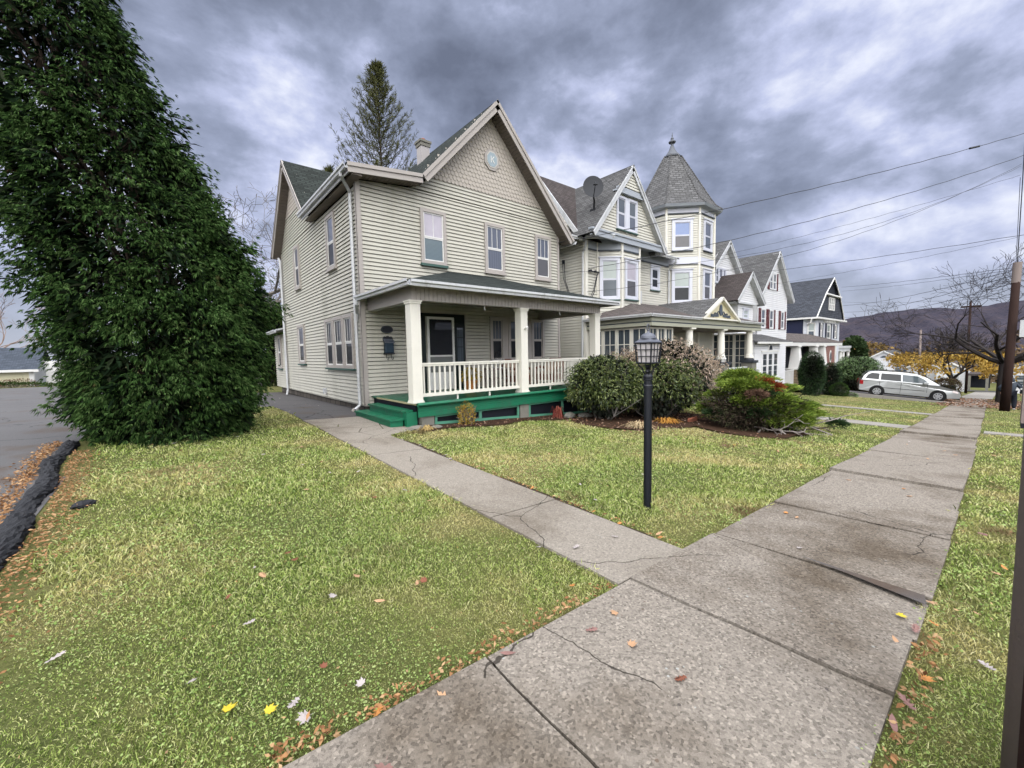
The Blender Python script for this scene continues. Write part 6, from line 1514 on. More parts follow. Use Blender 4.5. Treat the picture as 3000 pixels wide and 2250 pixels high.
leafy('evergreen_tree', (2.6, 44, -2.6), (3.0, 2.2, 3.4), 'mid green evergreen beyond the white boundary wall', m_ever, 4500, .4, .14, 72, 'tree', core=m_core)
leafy('ground_shrub', (-14, 67.5, -3.1), (5.5, 1.2, .55), 'low dark juniper strip in front of the garage', m_ever, 4000, .25, .08, 73, 'shrub', stems=False)
leafy('ground_shrub', (-13.0, 69.9, -3.1), (1.6, .7, .7), 'small reddish bush against the garage wall', M_leaf('red_bush', [(.12, .05, .03), (.2, .12, .06)]), 900, .2, .07, 74, 'shrub')
# rhododendrons in front of the porch
m_rh = M_leaf('rhododendron_leaves', [(.018, .03, .010), (.05, .08, .02), (.14, .18, .045), (.36, .40, .15)], .35, 1.8, .5, .15, dead=((.30, .10, .03), 1.1, .70))
m_rhd = M_leaf('withered_rhododendron', [(.07, .08, .03), (.30, .24, .15), (.56, .42, .33), (.80, .64, .54)], .5, 1.2, .3, .2)
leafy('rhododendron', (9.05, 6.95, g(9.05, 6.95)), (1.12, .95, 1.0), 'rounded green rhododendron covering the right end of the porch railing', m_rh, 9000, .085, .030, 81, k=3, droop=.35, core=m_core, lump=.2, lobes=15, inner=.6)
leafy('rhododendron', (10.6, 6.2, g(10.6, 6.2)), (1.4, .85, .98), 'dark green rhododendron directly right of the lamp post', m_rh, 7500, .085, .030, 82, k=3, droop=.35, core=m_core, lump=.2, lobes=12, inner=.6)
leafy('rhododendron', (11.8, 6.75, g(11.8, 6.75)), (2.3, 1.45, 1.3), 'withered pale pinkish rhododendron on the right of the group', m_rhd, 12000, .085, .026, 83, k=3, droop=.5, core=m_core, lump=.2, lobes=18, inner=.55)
# spreading juniper with dead branches
def juniper():
    c = V(11.45, 4.25, g(11.45, 4.25)); t = thing('juniper_bush', c, 'sprawling bright green juniper with rusty patches and bare grey branches', 'shrub'); rg = np.random.default_rng(91)
    pads = []
    # pad centre, radii, colour class
    for k in range(34):
        a = rg.uniform(0, 6.28); rr_ = rg.uniform(.1, 1.0)**.6; z = .35+.95*(1-rr_**2)+rg.uniform(-.15, .1)
        pads.append(((rr_*1.1*math.cos(a), rr_*.95*math.sin(a), z), (rg.uniform(.22, .38), rg.uniform(.22, .34), rg.uniform(.09, .14)), 0 if rg.uniform() > .2 else 1))
    pads += [((-.3, -.5, 1.18), (.28, .22, .12), 2), ((-.2, -.75, 1.1), (.2, .2, .1), 2), ((1.0, -1.0, .62), (.22, .2, .1), 2), ((1.75, -1.1, .42), (.32, .22, .08), 3), ((-1.1, -.6, .95), (.22, .2, .1), 3), ((.5, -1.25, .62), (.45, .35, .12), 0), ((.0, -1.3, .45), (.4, .3, .1), 0), ((.9, -1.4, .4), (.4, .3, .1), 0), ((2.1, -.55, .95), (.45, .2, .07), 0), ((-.9, .0, 1.15), (.45, .35, .13), 0), ((0, .2, 1.35), (.55, .4, .14), 0), ((.9, .0, 1.2), (.5, .4, .13), 0), ((1.75, -1.9, .12), (.25, .2, .1), 1), ((-.5, -1.0, .30), (.3, .25, .12), 0), ((.2, -1.25, .22), (.35, .3, .12), 0), ((.8, -1.15, .24), (.35, .3, .12), 0), ((1.2, -.7, .4), (.35, .3, .12), 0), ((-.9, -.6, .5), (.3, .25, .12), 1), ((.3, -.9, .6), (.4, .3, .12), 0), ((-.2, -1.0, .8), (.4, .3, .12), 0)]
    mats = [M_leaf('juniper_tips', [(.03, .065, .012), (.10, .17, .02), (.26, .36, .05), (.42, .50, .10)], .55, 2.5, .25, .2), M_leaf('juniper_dark', [(.02, .045, .015), (.05, .09, .03)], .6), M_leaf('juniper_rust', [(.16, .035, .01), (.38, .08, .03)], .7), M_leaf('juniper_dead', [(.10, .05, .03), (.26, .16, .11)], .8)]
    nm = ['foliage', 'dark_foliage', 'rusty_foliage', 'dead_foliage']
    pads = [((p_[0]*(.75 if i_ >= 34 else 1), p_[1]*(.85 if i_ >= 34 else 1), p_[2]), r_, k_) for i_, (p_, r_, k_) in enumerate(pads)]
    mb = MB()
    for cls in range(4):
        Ps, Ds = [], []
        for (pc, pr, k) in pads:
            if k != cls: continue
            n = int(2600*pr[0]*pr[1]/.14); d = unit(rg.normal(size=(n, 3))); d[:, 2] = np.where(rg.uniform(size=n) < .8, np.abs(d[:, 2]), d[:, 2]); P = np.array(pc)+d*np.array(pr)*rg.uniform(.5, 1.0, (n, 1))*(1+.3*np.sin(d[:, :1]*9+pc[0]*5)*np.sin(d[:, 1:2]*8))
            D = d*np.array([1.2, 1.2, .55])+np.array([pc[0]*.25, pc[1]*.25, .12])+rg.normal(size=(n, 3))*.25; Ps.append(P); Ds.append(D)
        P = np.concatenate(Ps); D = np.concatenate(Ds); n = len(P)
        npobj(nm[cls], leafmesh(nm[cls], P, D, rg.uniform(.06, .12, n), .017), mats[cls], t)
    Pk, Dk = ell_shell(9000, (0, -.1, .5), (1.25, 1.05, .55), .2, .2, 95); Pk[:, 2] = np.maximum(Pk[:, 2], .04)
    npobj('inner_twigs', leafmesh('inner_twigs', Pk, Dk+rng.normal(size=Dk.shape)*.7, .13, .02), M_leaf('juniper_inner', [(.02, .016, .012), (.07, .05, .035), (.05, .07, .025)], .9), t)
    for (pc, pr, k) in pads:
        p = V(*pc); s = V(rg.uniform(-.3, .3), rg.uniform(-.2, .2), .0); mid = s.lerp(p, .55)+V(rg.normal()*.1, rg.normal()*.1, -.12)
        mb.tube([s, mid, p-V(0, 0, .05)], [.04, .025, .01], 5, cap=False)
    mb.build('limbs', m_bark, t, local=True)
    mb = MB(); tp = []
    for k in range(11):
        a = rad(rg.uniform(175, 330)); s = V(-.3+rg.uniform(-.3, .9), -.5+rg.uniform(-.3, .2), .12); d = V(math.cos(a), math.sin(a), rg.uniform(.0, .35))
        branch_tubes(mb, tp, s, d, rg.uniform(.5, .8), .026, 2, rg, .6, .02, 5, (1, 3), .6, 5, .005, .22)
    for a0 in (-38, -52, -65): branch_tubes(mb, tp, V(.6, -1.0, .12), V(math.cos(rad(a0)), math.sin(rad(a0)), .02), 1.0, .022, 1, rg, .4, -.12, 6, (1, 2), .45, 5, .006, .10)
    mb.build('dead_branches', M('silvered_dead_wood', (.30, .26, .235), .9, .25, 10), t, local=True)
juniper()
# yews, rhododendron and hedge around the driveway
m_yew = M_leaf('yew_needles', [(.008, .020, .008), (.02, .05, .016), (.06, .11, .03)], .55, 2.5, .25, .05)
leafy('yew_bush', (34.2, 8.6, g(34.2, 8.6)), (.86, .78, 1.58), 'tall dark clipped yew dome in front of the far porch', m_yew, 9000, .09, .03, 101, inner=.82, lump=.12, freq=5, stems=False, core=m_core, up=None)
leafy('yew_bush', (37.0, 8.1, g(37, 8.1)), (.62, .6, 1.25), 'second smaller clipped yew dome behind the tall one', m_yew, 4500, .09, .03, 102, inner=.82, lump=.12, freq=5, stems=False, core=m_core)
leafy('yew_bush', (36.4, 7.5, g(36.4, 7.5)), (.62, .55, .5), 'low rounded clipped bush at the foot of the yew domes', M_leaf('boxwood', [(.02, .05, .01), (.06, .11, .02)], .6), 3500, .07, .03, 103, inner=.8, lump=.14, stems=False, core=m_core)
m_rh2 = M_leaf('glossy_rhododendron', [(.02, .05, .015), (.06, .12, .03), (.16, .26, .09), (.28, .36, .17)], .35, 1.2, .5, .15)
leafy('rhododendron', (46.2, 8.3, g(46.2, 8.3)), (2.6, 1.7, 1.85), 'large glossy green rhododendron behind the van', m_rh2, 9000, .18, .06, 104, k=2, droop=.3, core=m_core, lobes=14)
leafy('ground_shrub', (37.0, 6.9, g(37, 6.9)), (.3, .35, .14), 'small pale green plant at the edge of the driveway', m_rh2, 350, .1, .04, 107, stems=False)
def hedge():
    HX = 46.6; t = thing('hedge', (HX, 4.4, g(HX, 4.4)), 'brownish clipped hedge running behind the van towards the sidewalk', 'hedge'); rg = np.random.default_rng(110)
    n = 16000; L_ = 4.2; y = rg.uniform(2.1, 9.0, n); a = rg.uniform(-.2, math.pi+.2, n); k = 1+.12*np.sin(y*3)+.08*np.sin(y*7+a*3)
    P = np.stack([HX+np.cos(a)*.95*k, y, gz(HX, y)+.1+np.abs(np.sin(a))**.5*(1.2+.09*(y-2.1))*k*np.where(a < math.pi, 1, 1)], 1)
    endc = (y < 2.7); P[endc, 0] = HX+(P[endc, 0]-HX)*np.sqrt(np.clip((y[endc]-2.0)/.7, .1, 1)); P[endc, 2] -= (2.7-y[endc])*.35
    P[:, 2] -= rg.uniform(0, 1, n)**2*.9*(np.abs(np.cos(a)) > .6); P += rg.normal(size=(n, 3))*.05
    mt = M_leaf('browned_hedge_leaves', [(.03, .02, .015), (.09, .055, .035), (.14, .10, .05), (.12, .16, .05)], .7, .9, .2, .1)
    D = np.stack([np.cos(a), rg.normal(size=n)*.4, np.abs(np.sin(a))+.2], 1)+rg.normal(size=(n, 3))*.5
    npobj('foliage', leafmesh('foliage', P-np.array(t.location[:]), D, .12, .05), mt, t)
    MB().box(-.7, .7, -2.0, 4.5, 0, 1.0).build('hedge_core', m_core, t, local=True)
hedge()
# little barberry and dead hostas
leafy('barberry_bush', (5.15, 7.82, g(5.15, 7.82)), (.23, .2, .27), 'small yellow-orange barberry growing against the green porch skirt', M_leaf('barberry_leaves', [(.18, .10, .02), (.42, .24, .03), (.60, .42, .08), (.25, .28, .06)], .6, 8), 1300, .032, .02, 121, lump=.42, inner=.3, freq=4)
def tuft(loc, R_, H_, n, label, cols, seed):
    t = thing('dead_hosta', loc, label, 'plant', 'dead hosta clumps'); rg = np.random.default_rng(seed); mb = MB()
    for i in range(n):
        a = rg.uniform(0, 6.28); L_ = R_*rg.uniform(.5, 1.1); h = H_*rg.uniform(.3, 1); w = .012
        c, s = math.cos(a), math.sin(a); px, py = rg.normal()*.2*R_, rg.normal()*.2*R_
        A = V(px, py, 0); B = V(px+c*L_*.5, py+s*L_*.5, h); D = V(px+c*L_, py+s*L_, .012); n_ = V(-s, c, 0)*w
        mb.poly(A-n_*.4, A+n_*.4, B+n_, B-n_); mb.poly(B-n_, B+n_, D+n_*.2, D-n_*.2)
    mb.build('leaves', M_leaf('straw_%d' % seed, cols, .8, 20, .1, .2), t, local=True)
tuft((8.55, 5.55, g(8.55, 5.55)+.03), .34, .14, 150, 'pale straw-coloured collapsed hosta left of the lamp post', [(.35, .25, .14), (.60, .48, .30)], 131)
tuft((10.1, 5.72, g(10.1, 5.72)+.03), .36, .12, 130, 'orange-yellow collapsed hosta right of the lamp post', [(.45, .18, .04), (.62, .36, .08)], 132)
tuft((3.98, 7.55, g(3.98, 7.55)+.02), .16, .1, 70, 'small straw tuft beside the porch steps', [(.35, .25, .1), (.60, .45, .2)], 133)
tuft((7.9, 7.6, g(7.9, 7.6)+.02), .22, .34, 60, 'reddish dried stems beside the porch skirt', [(.20, .03, .03), (.35, .12, .08)], 134)
# far wood band: one mass below the hill
def far_woods():
    rg = np.random.default_rng(140); n = 30000
    az = rg.uniform(rad(-3), rad(24), n); r = rg.uniform(150, 900, n); x, y = r*np.cos(az), r*np.sin(az)
    hh = 9+3.5*np.sin(x*.05+y*.11)+3*np.sin(y*.3+x*.02); z = gz(x, y)+rg.uniform(.1, 1, n)*np.clip(hh, 3, 18); s = r/150
    P = np.stack([x, y, z], 1); D = rg.normal(size=(n, 3)); D[:, 2] += .5
    mt = M_leaf('far_autumn_wood', [(.05, .04, .03), (.10, .07, .05), (.13, .09, .05), (.26, .17, .05)], .9, .03, .05, 0)
    o = npobj('far_woods', leafmesh('far_woods', P, D, 1.3*s, .8*s), mt); tag(o, 'brown and ochre autumn woods filling the valley below the hill', 'woods', kind='stuff')
far_woods()
for i, (x, y, r_, h, cols, lab) in enumerate(((125, 27, 5, 6.0, [(.16, .11, .04), (.33, .22, .07)], 'ochre autumn tree left behind the white cottage'), (135, 23, 5.5, 6.0, [(.14, .09, .035), (.27, .18, .06)], 'broad brownish-gold tree behind the cottage roof'), (76, 14.0, 1.2, 4.0, [(.03, .06, .02), (.07, .11, .04)], 'narrow dark evergreen left of the white cottage'))):
    leafy('autumn_tree', (x, y, g(x, y)), (r_, r_, h*.75), lab, M_leaf('autumn_%d' % i, cols, .8, .4), 2600, .6, .4, 150+i, 'tree', core=None, zoff=h*.3)
# ---------------------------------------------------------------- minivan
def minivan():
    t = thing('minivan', (0, 0, 0), 'silver minivan parked nose to the sidewalk on the driveway', 'minivan')
    pm = NT('silver_paint'); pm.set((.44, .45, .45), .28, .5, .55); pm.b.inputs['Coat Weight'].default_value = .8; pm.b.inputs['Coat Roughness'].default_value = .05; m_p = pm.m
    m_gl = M_glass('van_glass', (.008, .010, .012)); m_gl.node_tree.nodes['Principled BSDF'].inputs['Coat Weight'].default_value = .45; m_gl2 = M_glass('van_front_glass', (.04, .06, .07), 'shade')
    m_tyre = M('tyre_rubber', (.012, .012, .013), .8, .2, 10); m_rim = M('alloy_rim', (.55, .56, .58), .3, .05, 5, metal=.7)
    m_tr = M('black_plastic', (.02, .02, .02), .6); xw = (1.0, 4.08)
    # side outline: nose at x=5.14, tail at x=0
    def arch(cx): return [(cx+.42*math.cos(a), .34+.42*math.sin(a)) for a in np.linspace(0, math.pi, 9)]
    low = [(5.10, .30), (4.52, .24)]+[(x, max(z, .24)) for x, z in arch(xw[1])]+[(3.64, .24), (1.44, .26)]+[(x, max(z, .26)) for x, z in arch(xw[0])]+[(.56, .30), (.04, .34)]
    top = [(0.0, .62), (.03, .95), (.10, 1.08), (1.5, 1.10), (3.6, 1.06), (4.1, 1.02), (4.75, .86), (5.05, .70), (5.14, .52)]
    W = lambda x, z: (.98-.10*max(0, (x-4.5)/.64)**2-.05*max(0, (.35-x)/.35)**2-.03*max(0, z-.7)/.4)
    pts = low+top; mb = MB()
    for s in (-1, 1):
        q = [V(x, s*W(x, z), z) for x, z in pts]; mb.poly(*(q if s > 0 else q[::-1]))
    n = len(pts)
    for i in range(n):
        a, b = pts[i], pts[(i+1) % n]; mb.poly(V(a[0], -W(*a), a[1]), V(b[0], -W(*b), b[1]), V(b[0], W(*b), b[1]), V(a[0], W(*a), a[1]))
    bevel(mb.build('body', m_p, t, local=True), .05, 3)
    gh = [(.10, 1.08), (.22, 1.40), (.46, 1.66), (.9, 1.74), (2.2, 1.755), (2.95, 1.70), (3.45, 1.50), (4.12, 1.045)]
    R_ = lambda z: .95-.24*(z-1.06)/.7
    mb = MB()
    for s in (-1, 1):
        q = [V(x, s*R_(z), z) for x, z in gh]; q.append(V(3.6, s*.95, 1.06)); q.append(V(1.5, s*.95, 1.06)); mb.poly(*(q if s > 0 else q[::-1]))
    for i in range(len(gh)-1):
        a, b = gh[i], gh[i+1]; mb.poly(V(a[0], -R_(a[1]), a[1]), V(b[0], -R_(b[1]), b[1]), V(b[0], R_(b[1]), b[1]), V(a[0], R_(a[1]), a[1]))
    bevel(mb.build('roof', m_p, t, local=True), .04, 3)
    def side_glass(name, pp, s, mat):
        MB().prism([V(x, s*(R_(z)+.004), z) for x, z in pp], (0, s*.006, 0)).build(name, mat, t, local=True)
    for s in (-1, 1):
        side_glass('window', [(.30, 1.20), (1.02, 1.17), (1.04, 1.58), (.62, 1.60), (.42, 1.45)], s, m_gl)
        side_glass('window', [(1.12, 1.16), (2.18, 1.14), (2.16, 1.60), (1.14, 1.60)], s, m_gl)
        side_glass('window', [(2.26, 1.14), (3.60, 1.10), (3.36, 1.36), (3.0, 1.56), (2.24, 1.60)], s, m_gl2)
        mb = MB(); mb.box(1.3, 3.4, s*.978, s*.994, .60, .63); mb.build('side_moulding', m_tr, t, local=True)
        mb = MB(); mb.prism([(.0, s*.9, .75), (.05, s*.955, .75), (.05, s*.955, 1.02), (.02, s*.88, 1.05)], (.16, 0, 0)); mb.build('tail_light', M('tail_lamp_red', (.35, .01, .015), .2, spec=.6), t, local=True)
        mb = MB(); mb.prism([(4.72, s*.962, .66), (5.0, s*.93, .60), (4.98, s*.92, .72), (4.74, s*.95, .80)], (0, s*.018, 0)); mb.build('headlight', M('headlamp_glass', (.7, .62, .60), .1, spec=.7), t, local=True)
        mb = MB(); mb.box(3.28, 3.50, s*.97, s*1.17, 1.05, 1.20); bevel(mb.build('mirror', m_p, t, local=True), .03)
        for x in (1.95, 2.5): MB().box(x, x+.2, s*.975, s*1.0, .88, .92).build('door_handle', m_p, t, local=True)
        MB().box(1.08, 1.10, s*.965, s*.986, .35, 1.05).box(2.2, 2.215, s*.965, s*.986, .3, 1.05).box(3.5, 3.515, s*.965, s*.986, .5, 1.05).build('door_gap', m_tr, t, local=True)
        MB().tube([(.8, s*.66, 1.77), (1.0, s*.66, 1.80), (2.5, s*.66, 1.80), (2.7, s*.66, 1.765)], .018, 6).build('roof_rail', m_tr, t, local=True)
    q = [V(3.50, -.80, 1.475), V(4.08, -.88, 1.075), V(4.08, .88, 1.075), V(3.50, .80, 1.475)]; MB().prism([p+V(.012, 0, .02) for p in q], (.004, 0, .006)).build('windscreen', m_gl2, t, local=True)
    MB().prism([V(.13, -.8, 1.18), V(.13, .8, 1.18), V(.40, .72, 1.62), V(.40, -.72, 1.62)], (-.02, 0, .005)).build('rear_window', m_gl, t, local=True)
    MB().box(5.02, 5.15, -.6, .6, .62, .72).build('grille', m_tr, t, local=True); MB().box(4.75, 5.12, -.9, .9, .22, .30).build('bumper_lip', m_tr, t, local=True)
    MB().box(5.145, 5.16, -.15, .15, .45, .55).build('number_plate', m_white, t, local=True)
    MB().box(.6, 4.6, -.85, .85, .22, .5).build('underbody', m_tr, t, local=True)
    for x in xw:
        for s in (-1, 1):
            yb = s*.87
            w = MB(); w.lathe((x, yb, .34), [(.20, -.11), (.32, -.11), (.34, -.08), (.34, .08), (.32, .11), (.20, .11)], 28, ax='y', cap=False); wh = w.build('wheel', m_tyre, t, local=True)
            r_ = MB(); yy = yb+s*.095; r_.lathe((x, yy, .34), [(.0, 0), (.215, 0), (.215, s*.012), (.195, s*.012), (.19, s*.004), (.0, s*.004)], 28, ax='y')
            rm = r_.build('rim_well', m_tr, wh, local=True)
            sp = MB()
            for k in range(7):
                a = 2*math.pi*k/7; d = V(math.cos(a), 0, math.sin(a)); n_ = V(-d.z, 0, d.x); c = V(x, yy+s*.012, .34)
                sp.prism([c+d*.03+n_*.03, c+d*.2+n_*.045, c+d*.2-n_*.045, c+d*.03-n_*.03], (0, s*.01, 0))
            sp.lathe((x, yy+s*.012, .34), [(.0, 0), (.06, 0), (.06, s*.02), (0, s*.02)], 14, ax='y'); sp.lathe((x, yy+s*.01, .34), [(.19, 0), (.225, 0), (.225, s*.012), (.19, s*.012)], 28, ax='y', cap=False); sp.build('rim', m_rim, wh, local=True)
            MB().lathe((x, s*.93, .34), [(.37, -.2), (.41, -.2), (.41, .048), (.37, .048)] if s > 0 else [(.37, .2), (.41, .2), (.41, -.048), (.37, -.048)], 28, ax='y', cap=False).build('wheel_well', m_tr, wh, local=True)
    fx, fy = 40.1, 3.05; rx, ry = 39.35, 6.03
    d = V(fx-rx, fy-ry, 0).normalized(); ang = math.atan2(d.y, d.x)
    zf, zr = g(fx, fy)+.055, g(rx, ry)+.19; pit = math.atan2(zf-zr, 3.08)
    t.rotation_euler = (0, -pit, ang)
    off = Matrix.Rotation(ang, 3, 'Z') @ (Matrix.Rotation(-pit, 3, 'Y') @ V(1.0, 0, 0))
    t.location = V(rx, ry, zr)-off
minivan()
# ---------------------------------------------------------------- person
def person():
    x, y = 33.4, -.22; z = g(x, y)
    t = thing('person', (x, y, z), 'person in dark hooded jacket and loose black trousers stooping behind the utility pole', 'person')
    # facing away (+x), leaning slightly forward, elbows out
    J = {'pel': (0, 0, .92), 'wst': (.02, 0, 1.05), 'ch': (.10, 0, 1.28), 'nk': (.17, 0, 1.45), 'hd': (.22, 0, 1.55), 'tp': (.23, 0, 1.68),
         'lh': (0, .12, .88), 'lk': (.10, .19, .50), 'la': (-.02, .23, .09), 'lt': (.17, .25, .04), 'rh': (0, -.12, .88), 'rk': (.03, -.15, .48), 'ra': (-.04, -.16, .09), 'rt': (.15, -.18, .04),
         'ls': (.14, .20, 1.38), 'le': (.10, .42, 1.14), 'lw': (.22, .34, .93), 'rs': (.14, -.20, 1.38), 're': (.06, -.40, 1.12), 'rw': (.16, -.34, .88)}
    Rr = {'pel': .15, 'wst': .145, 'ch': .17, 'nk': .075, 'hd': .095, 'tp': .06, 'lh': .11, 'lk': .085, 'la': .06, 'lt': .04, 'rh': .11, 'rk': .085, 'ra': .06, 'rt': .04, 'ls': .085, 'le': .06, 'lw': .04, 'rs': .085, 're': .06, 'rw': .04}
    def skin(name, edges, scale, mat, parent, sub=2):
        ks = []; 
        for a, b in edges:
            for q in (a, b):
                if q not in ks: ks.append(q)
        me = bpy.data.meshes.new(name); me.from_pydata([J[k] for k in ks], [(ks.index(a), ks.index(b)) for a, b in edges], [])
        o = bpy.data.objects.new(name, me); C.objects.link(o); o.parent = parent
        md = o.modifiers.new('skin', 'SKIN')
        if not me.skin_vertices: return o
        for i, k in enumerate(ks):
            r_ = Rr[k]*scale; me.skin_vertices[0].data[i].radius = (r_, r_)
        me.skin_vertices[0].data[0].use_root = True; md.use_smooth_shade = True
        s = o.modifiers.new('s', 'SUBSURF'); s.levels = sub; s.render_levels = sub
        me.materials.append(mat); return o
    def fb(name, edges, scale, mat, parent):
        # one continuous skin: metaball-free fallback is not needed, the modifier layer is made here
        o = skin(name, edges, scale, mat, parent); 
        if not o.modifiers or len(o.modifiers) < 2: pass
        return o
    body_e = [('pel', 'wst'), ('wst', 'ch'), ('ch', 'nk'), ('nk', 'hd'), ('hd', 'tp'), ('pel', 'lh'), ('lh', 'lk'), ('lk', 'la'), ('la', 'lt'), ('pel', 'rh'), ('rh', 'rk'), ('rk', 'ra'), ('ra', 'rt'), ('ch', 'ls'), ('ls', 'le'), ('le', 'lw'), ('ch', 'rs'), ('rs', 're'), ('re', 'rw')]
    m_skin = M('skin', (.45, .25, .18), .55, .05, 8); m_jk = M('dark_navy_jacket', (.035, .045, .06), .8, .2, 12); m_tr = M('black_trousers', (.008, .010, .018), .85, .2, 12)
    def skin2(name, edges, scale, mat):
        ks = []
        for a, b in edges:
            for q in (a, b):
                if q not in ks: ks.append(q)
        bm_me = bpy.data.meshes.new(name); import bmesh
        bm = bmesh.new(); lay = bm.verts.layers.skin.new(); vs = {}
        for k in ks: v_ = bm.verts.new(J[k]); v_[lay].radius = (Rr[k]*scale, Rr[k]*scale); v_[lay].use_root = (k == ks[0]); vs[k] = v_
        for a, b in edges: bm.edges.new((vs[a], vs[b]))
        bm.to_mesh(bm_me); bm.free(); bm_me.materials.append(mat)
        o = bpy.data.objects.new(name, bm_me); C.objects.link(o); o.parent = t
        md = o.modifiers.new('skin', 'SKIN'); md.use_smooth_shade = True; s = o.modifiers.new('s', 'SUBSURF'); s.levels = 2; s.render_levels = 2; return o
    skin2('body', body_e, .9, m_jk)
    skin2('jacket', [('pel', 'wst'), ('wst', 'ch'), ('ch', 'ls'), ('ls', 'le'), ('le', 'lw'), ('ch', 'rs'), ('rs', 're'), ('re', 'rw')], 1.28, m_jk)
    skin2('trousers', [('pel', 'lh'), ('lh', 'lk'), ('lk', 'la'), ('pel', 'rh'), ('rh', 'rk'), ('rk', 'ra')], 1.35, m_tr)
    MB().lathe(J['hd'], [(.11, -.06), (.12, .0), (.115, .07), (.08, .13), (.0, .155)], 14).build('knit_cap', m_jk, t, local=True, smooth=True)
    MB().lathe((.16, 0, 1.43), [(.10, -.03), (.12, .0), (.10, .04), (.07, .05)], 14).build('collar', m_gutter, t, local=True, smooth=True)
    mb = MB(); e = V(*J['re']); w = V(*J['rw'])
    mb.box(e.x-.10, e.x-.07, e.y-.0, e.y+.06, e.z-.02, e.z+.06); mb.build('sleeve_patch', m_white, t, local=True)
    for s, k in ((1, 'lw'), (-1, 'rw')):
        h = V(*J[k]); mb = MB(); mb.lathe(h+V(.0, 0, -.06), [(.0, -.045), (.032, -.03), (.036, .0), (.03, .04)], 10)
        for q in range(4): mb.tube([h+V(-.02+q*.017, s*.01, -.09), h+V(-.015+q*.017, s*.015, -.13), h+V(-.01+q*.017, -s*.01, -.155+abs(q-1.5)*.01)], [.009, .008, .006], 6)
        mb.tube([h+V(.03, 0, -.06), h+V(.05, -s*.01, -.10), h+V(.05, -s*.02, -.12)], [.010, .009, .007], 6)
        mb.build('hand', m_skin, t, local=True, smooth=True)
    for s, a, b in ((1, 'la', 'lt'), (-1, 'ra', 'rt')):
        p, q = V(*J[a]), V(*J[b]); mb = MB(); mb.tube([p+V(-.08, 0, -.04), p+V(0, 0, -.03), q, q+V(.06, 0, -.005)], [.045, .055, .045, .025], 8); mb.build('shoe', M('grey_shoe', (.35, .34, .33), .7), t, local=True, smooth=True)
    t.rotation_euler = (0, 0, rad(-6)); t.scale = (.97, .97, .97)
person()
# ---------------------------------------------------------------- berm, stones, edging, lumps
def rock(name, loc, r, mat, label, cat, group, seed, flat=.6, rz=0):
    rg = np.random.default_rng(seed); mb = MB(); n = 12; k = 7
    for i in range(k+1):
        ph = math.pi*i/k-math.pi/2
        for j in range(n):
            a = 2*math.pi*j/n; rr_ = 1+.16*math.sin(a*2+seed)+.1*math.sin(a*3+ph*4+seed*2)+rg.uniform(-.06, .06)
            mb.v.append((r[0]*math.cos(ph)*math.cos(a)*rr_, r[1]*math.cos(ph)*math.sin(a)*rr_, r[2]*math.sin(ph)*(1+.1*math.sin(a*3))))
    for i in range(k):
        for j in range(n): mb.f.append((i*n+j, i*n+(j+1) % n, (i+1)*n+(j+1) % n, (i+1)*n+j))
    o = mb.build(name, mat, None, smooth=False, local=True); o.location = loc; o.rotation_euler = (0, 0, rz); tag(o, label, cat, group); return o
m_rock = M('grey_field_stone', (.20, .19, .165), .9, .25, 7, .8, 30, .2, dirt=((.08, .1, .05), 1.5))
m_tar = M('crumbled_asphalt', (.022, .023, .027), .75, .5, 18, 1.0, 70, .4)
rock('stone', (8.3, 7.55, g(8.3, 7.55)+.06), (.20, .13, .10), m_rock, 'pale rounded stone in front of the dark porch skirt', 'stone', 'stones by the porch', 1)
rock('stone', (8.85, 7.45, g(8.85, 7.45)+.05), (.24, .14, .10), m_rock, 'mossy darker stone right of the pale one', 'stone', 'stones by the porch', 2)
rock('stone', (3.85, 7.72, g(3.85, 7.72)+.03), (.22, .10, .07), m_rock, 'flat stone at the corner of the porch steps', 'stone', 'stones by the porch', 3)
rock('stone', (4.3, 7.70, g(4.3, 7.70)+.03), (.14, .08, .05), m_rock, 'small flat stone in the narrow bed beside the porch pier', 'stone', 'stones by the porch', 4)
rock('stone', (3.72, 10.95, g(3.72, 10.95)+.04), (.11, .09, .07), M('pale_stone', (.38, .35, .31), .9, .15, 8), 'small pale stone at the foot of the house corner', 'stone', 'stones by the porch', 5)
rock('asphalt_lump', (-.71, 5.62, g(-.71, 5.62)+.02), (.09, .07, .04), m_tar, 'black lump of broken asphalt lying on the grass', 'asphalt lump', None, 6)
def berm():
    t = thing('asphalt_kerb', (-1.0, 6, g(-1, 6)), 'crumbling black asphalt kerb between the parking lot and the lawn', 'kerb')
    nseg = 140; n = 14; rg = np.random.default_rng(9); mb = MB(); b = 0
    for i in range(nseg+1):
        s = i/nseg; y = 9.35-6.6*s; x = -1.10-.06*math.sin(y*.9)+(.02*(y-4)*-1)+.03*math.sin(y*3); w = .092*(1+.12*math.sin(y*5)+.1*math.sin(y*11)); brk = max(0, math.sin(y*2.3+1))**14*.05
        for j in range(n):
            a = math.pi*j/(n-1); rr_ = 1+rg.uniform(-.13, .13); mb.v.append((x+math.cos(a)*w*rr_, y+rg.uniform(-.015, .015), g(x, y)-.02+(max(0.0, math.sin(a))**.8)*(.10-brk)*rr_))
    for i in range(nseg):
        for j in range(n-1): mb.f.append((i*n+j, i*n+j+1, (i+1)*n+j+1, (i+1)*n+j))
    mb.build('kerb_body', m_tar, t)
berm()
t = thing('edging_block', (11.05, 5.5, g(11.05, 5.5)), 'short scalloped terracotta edging block lying by the bed', 'edging')
mb = MB(); x0, y0 = 10.8, 5.45; z0 = g(11.05, 5.5)
pp = [V(x0, y0, z0-.02), V(x0+.5, y0+.02, z0-.02)]
for i in range(12, -1, -1): pp.append(V(x0+.5*i/12, y0+.02*i/12, z0+.12+(.015 if i % 2 else -.01)))
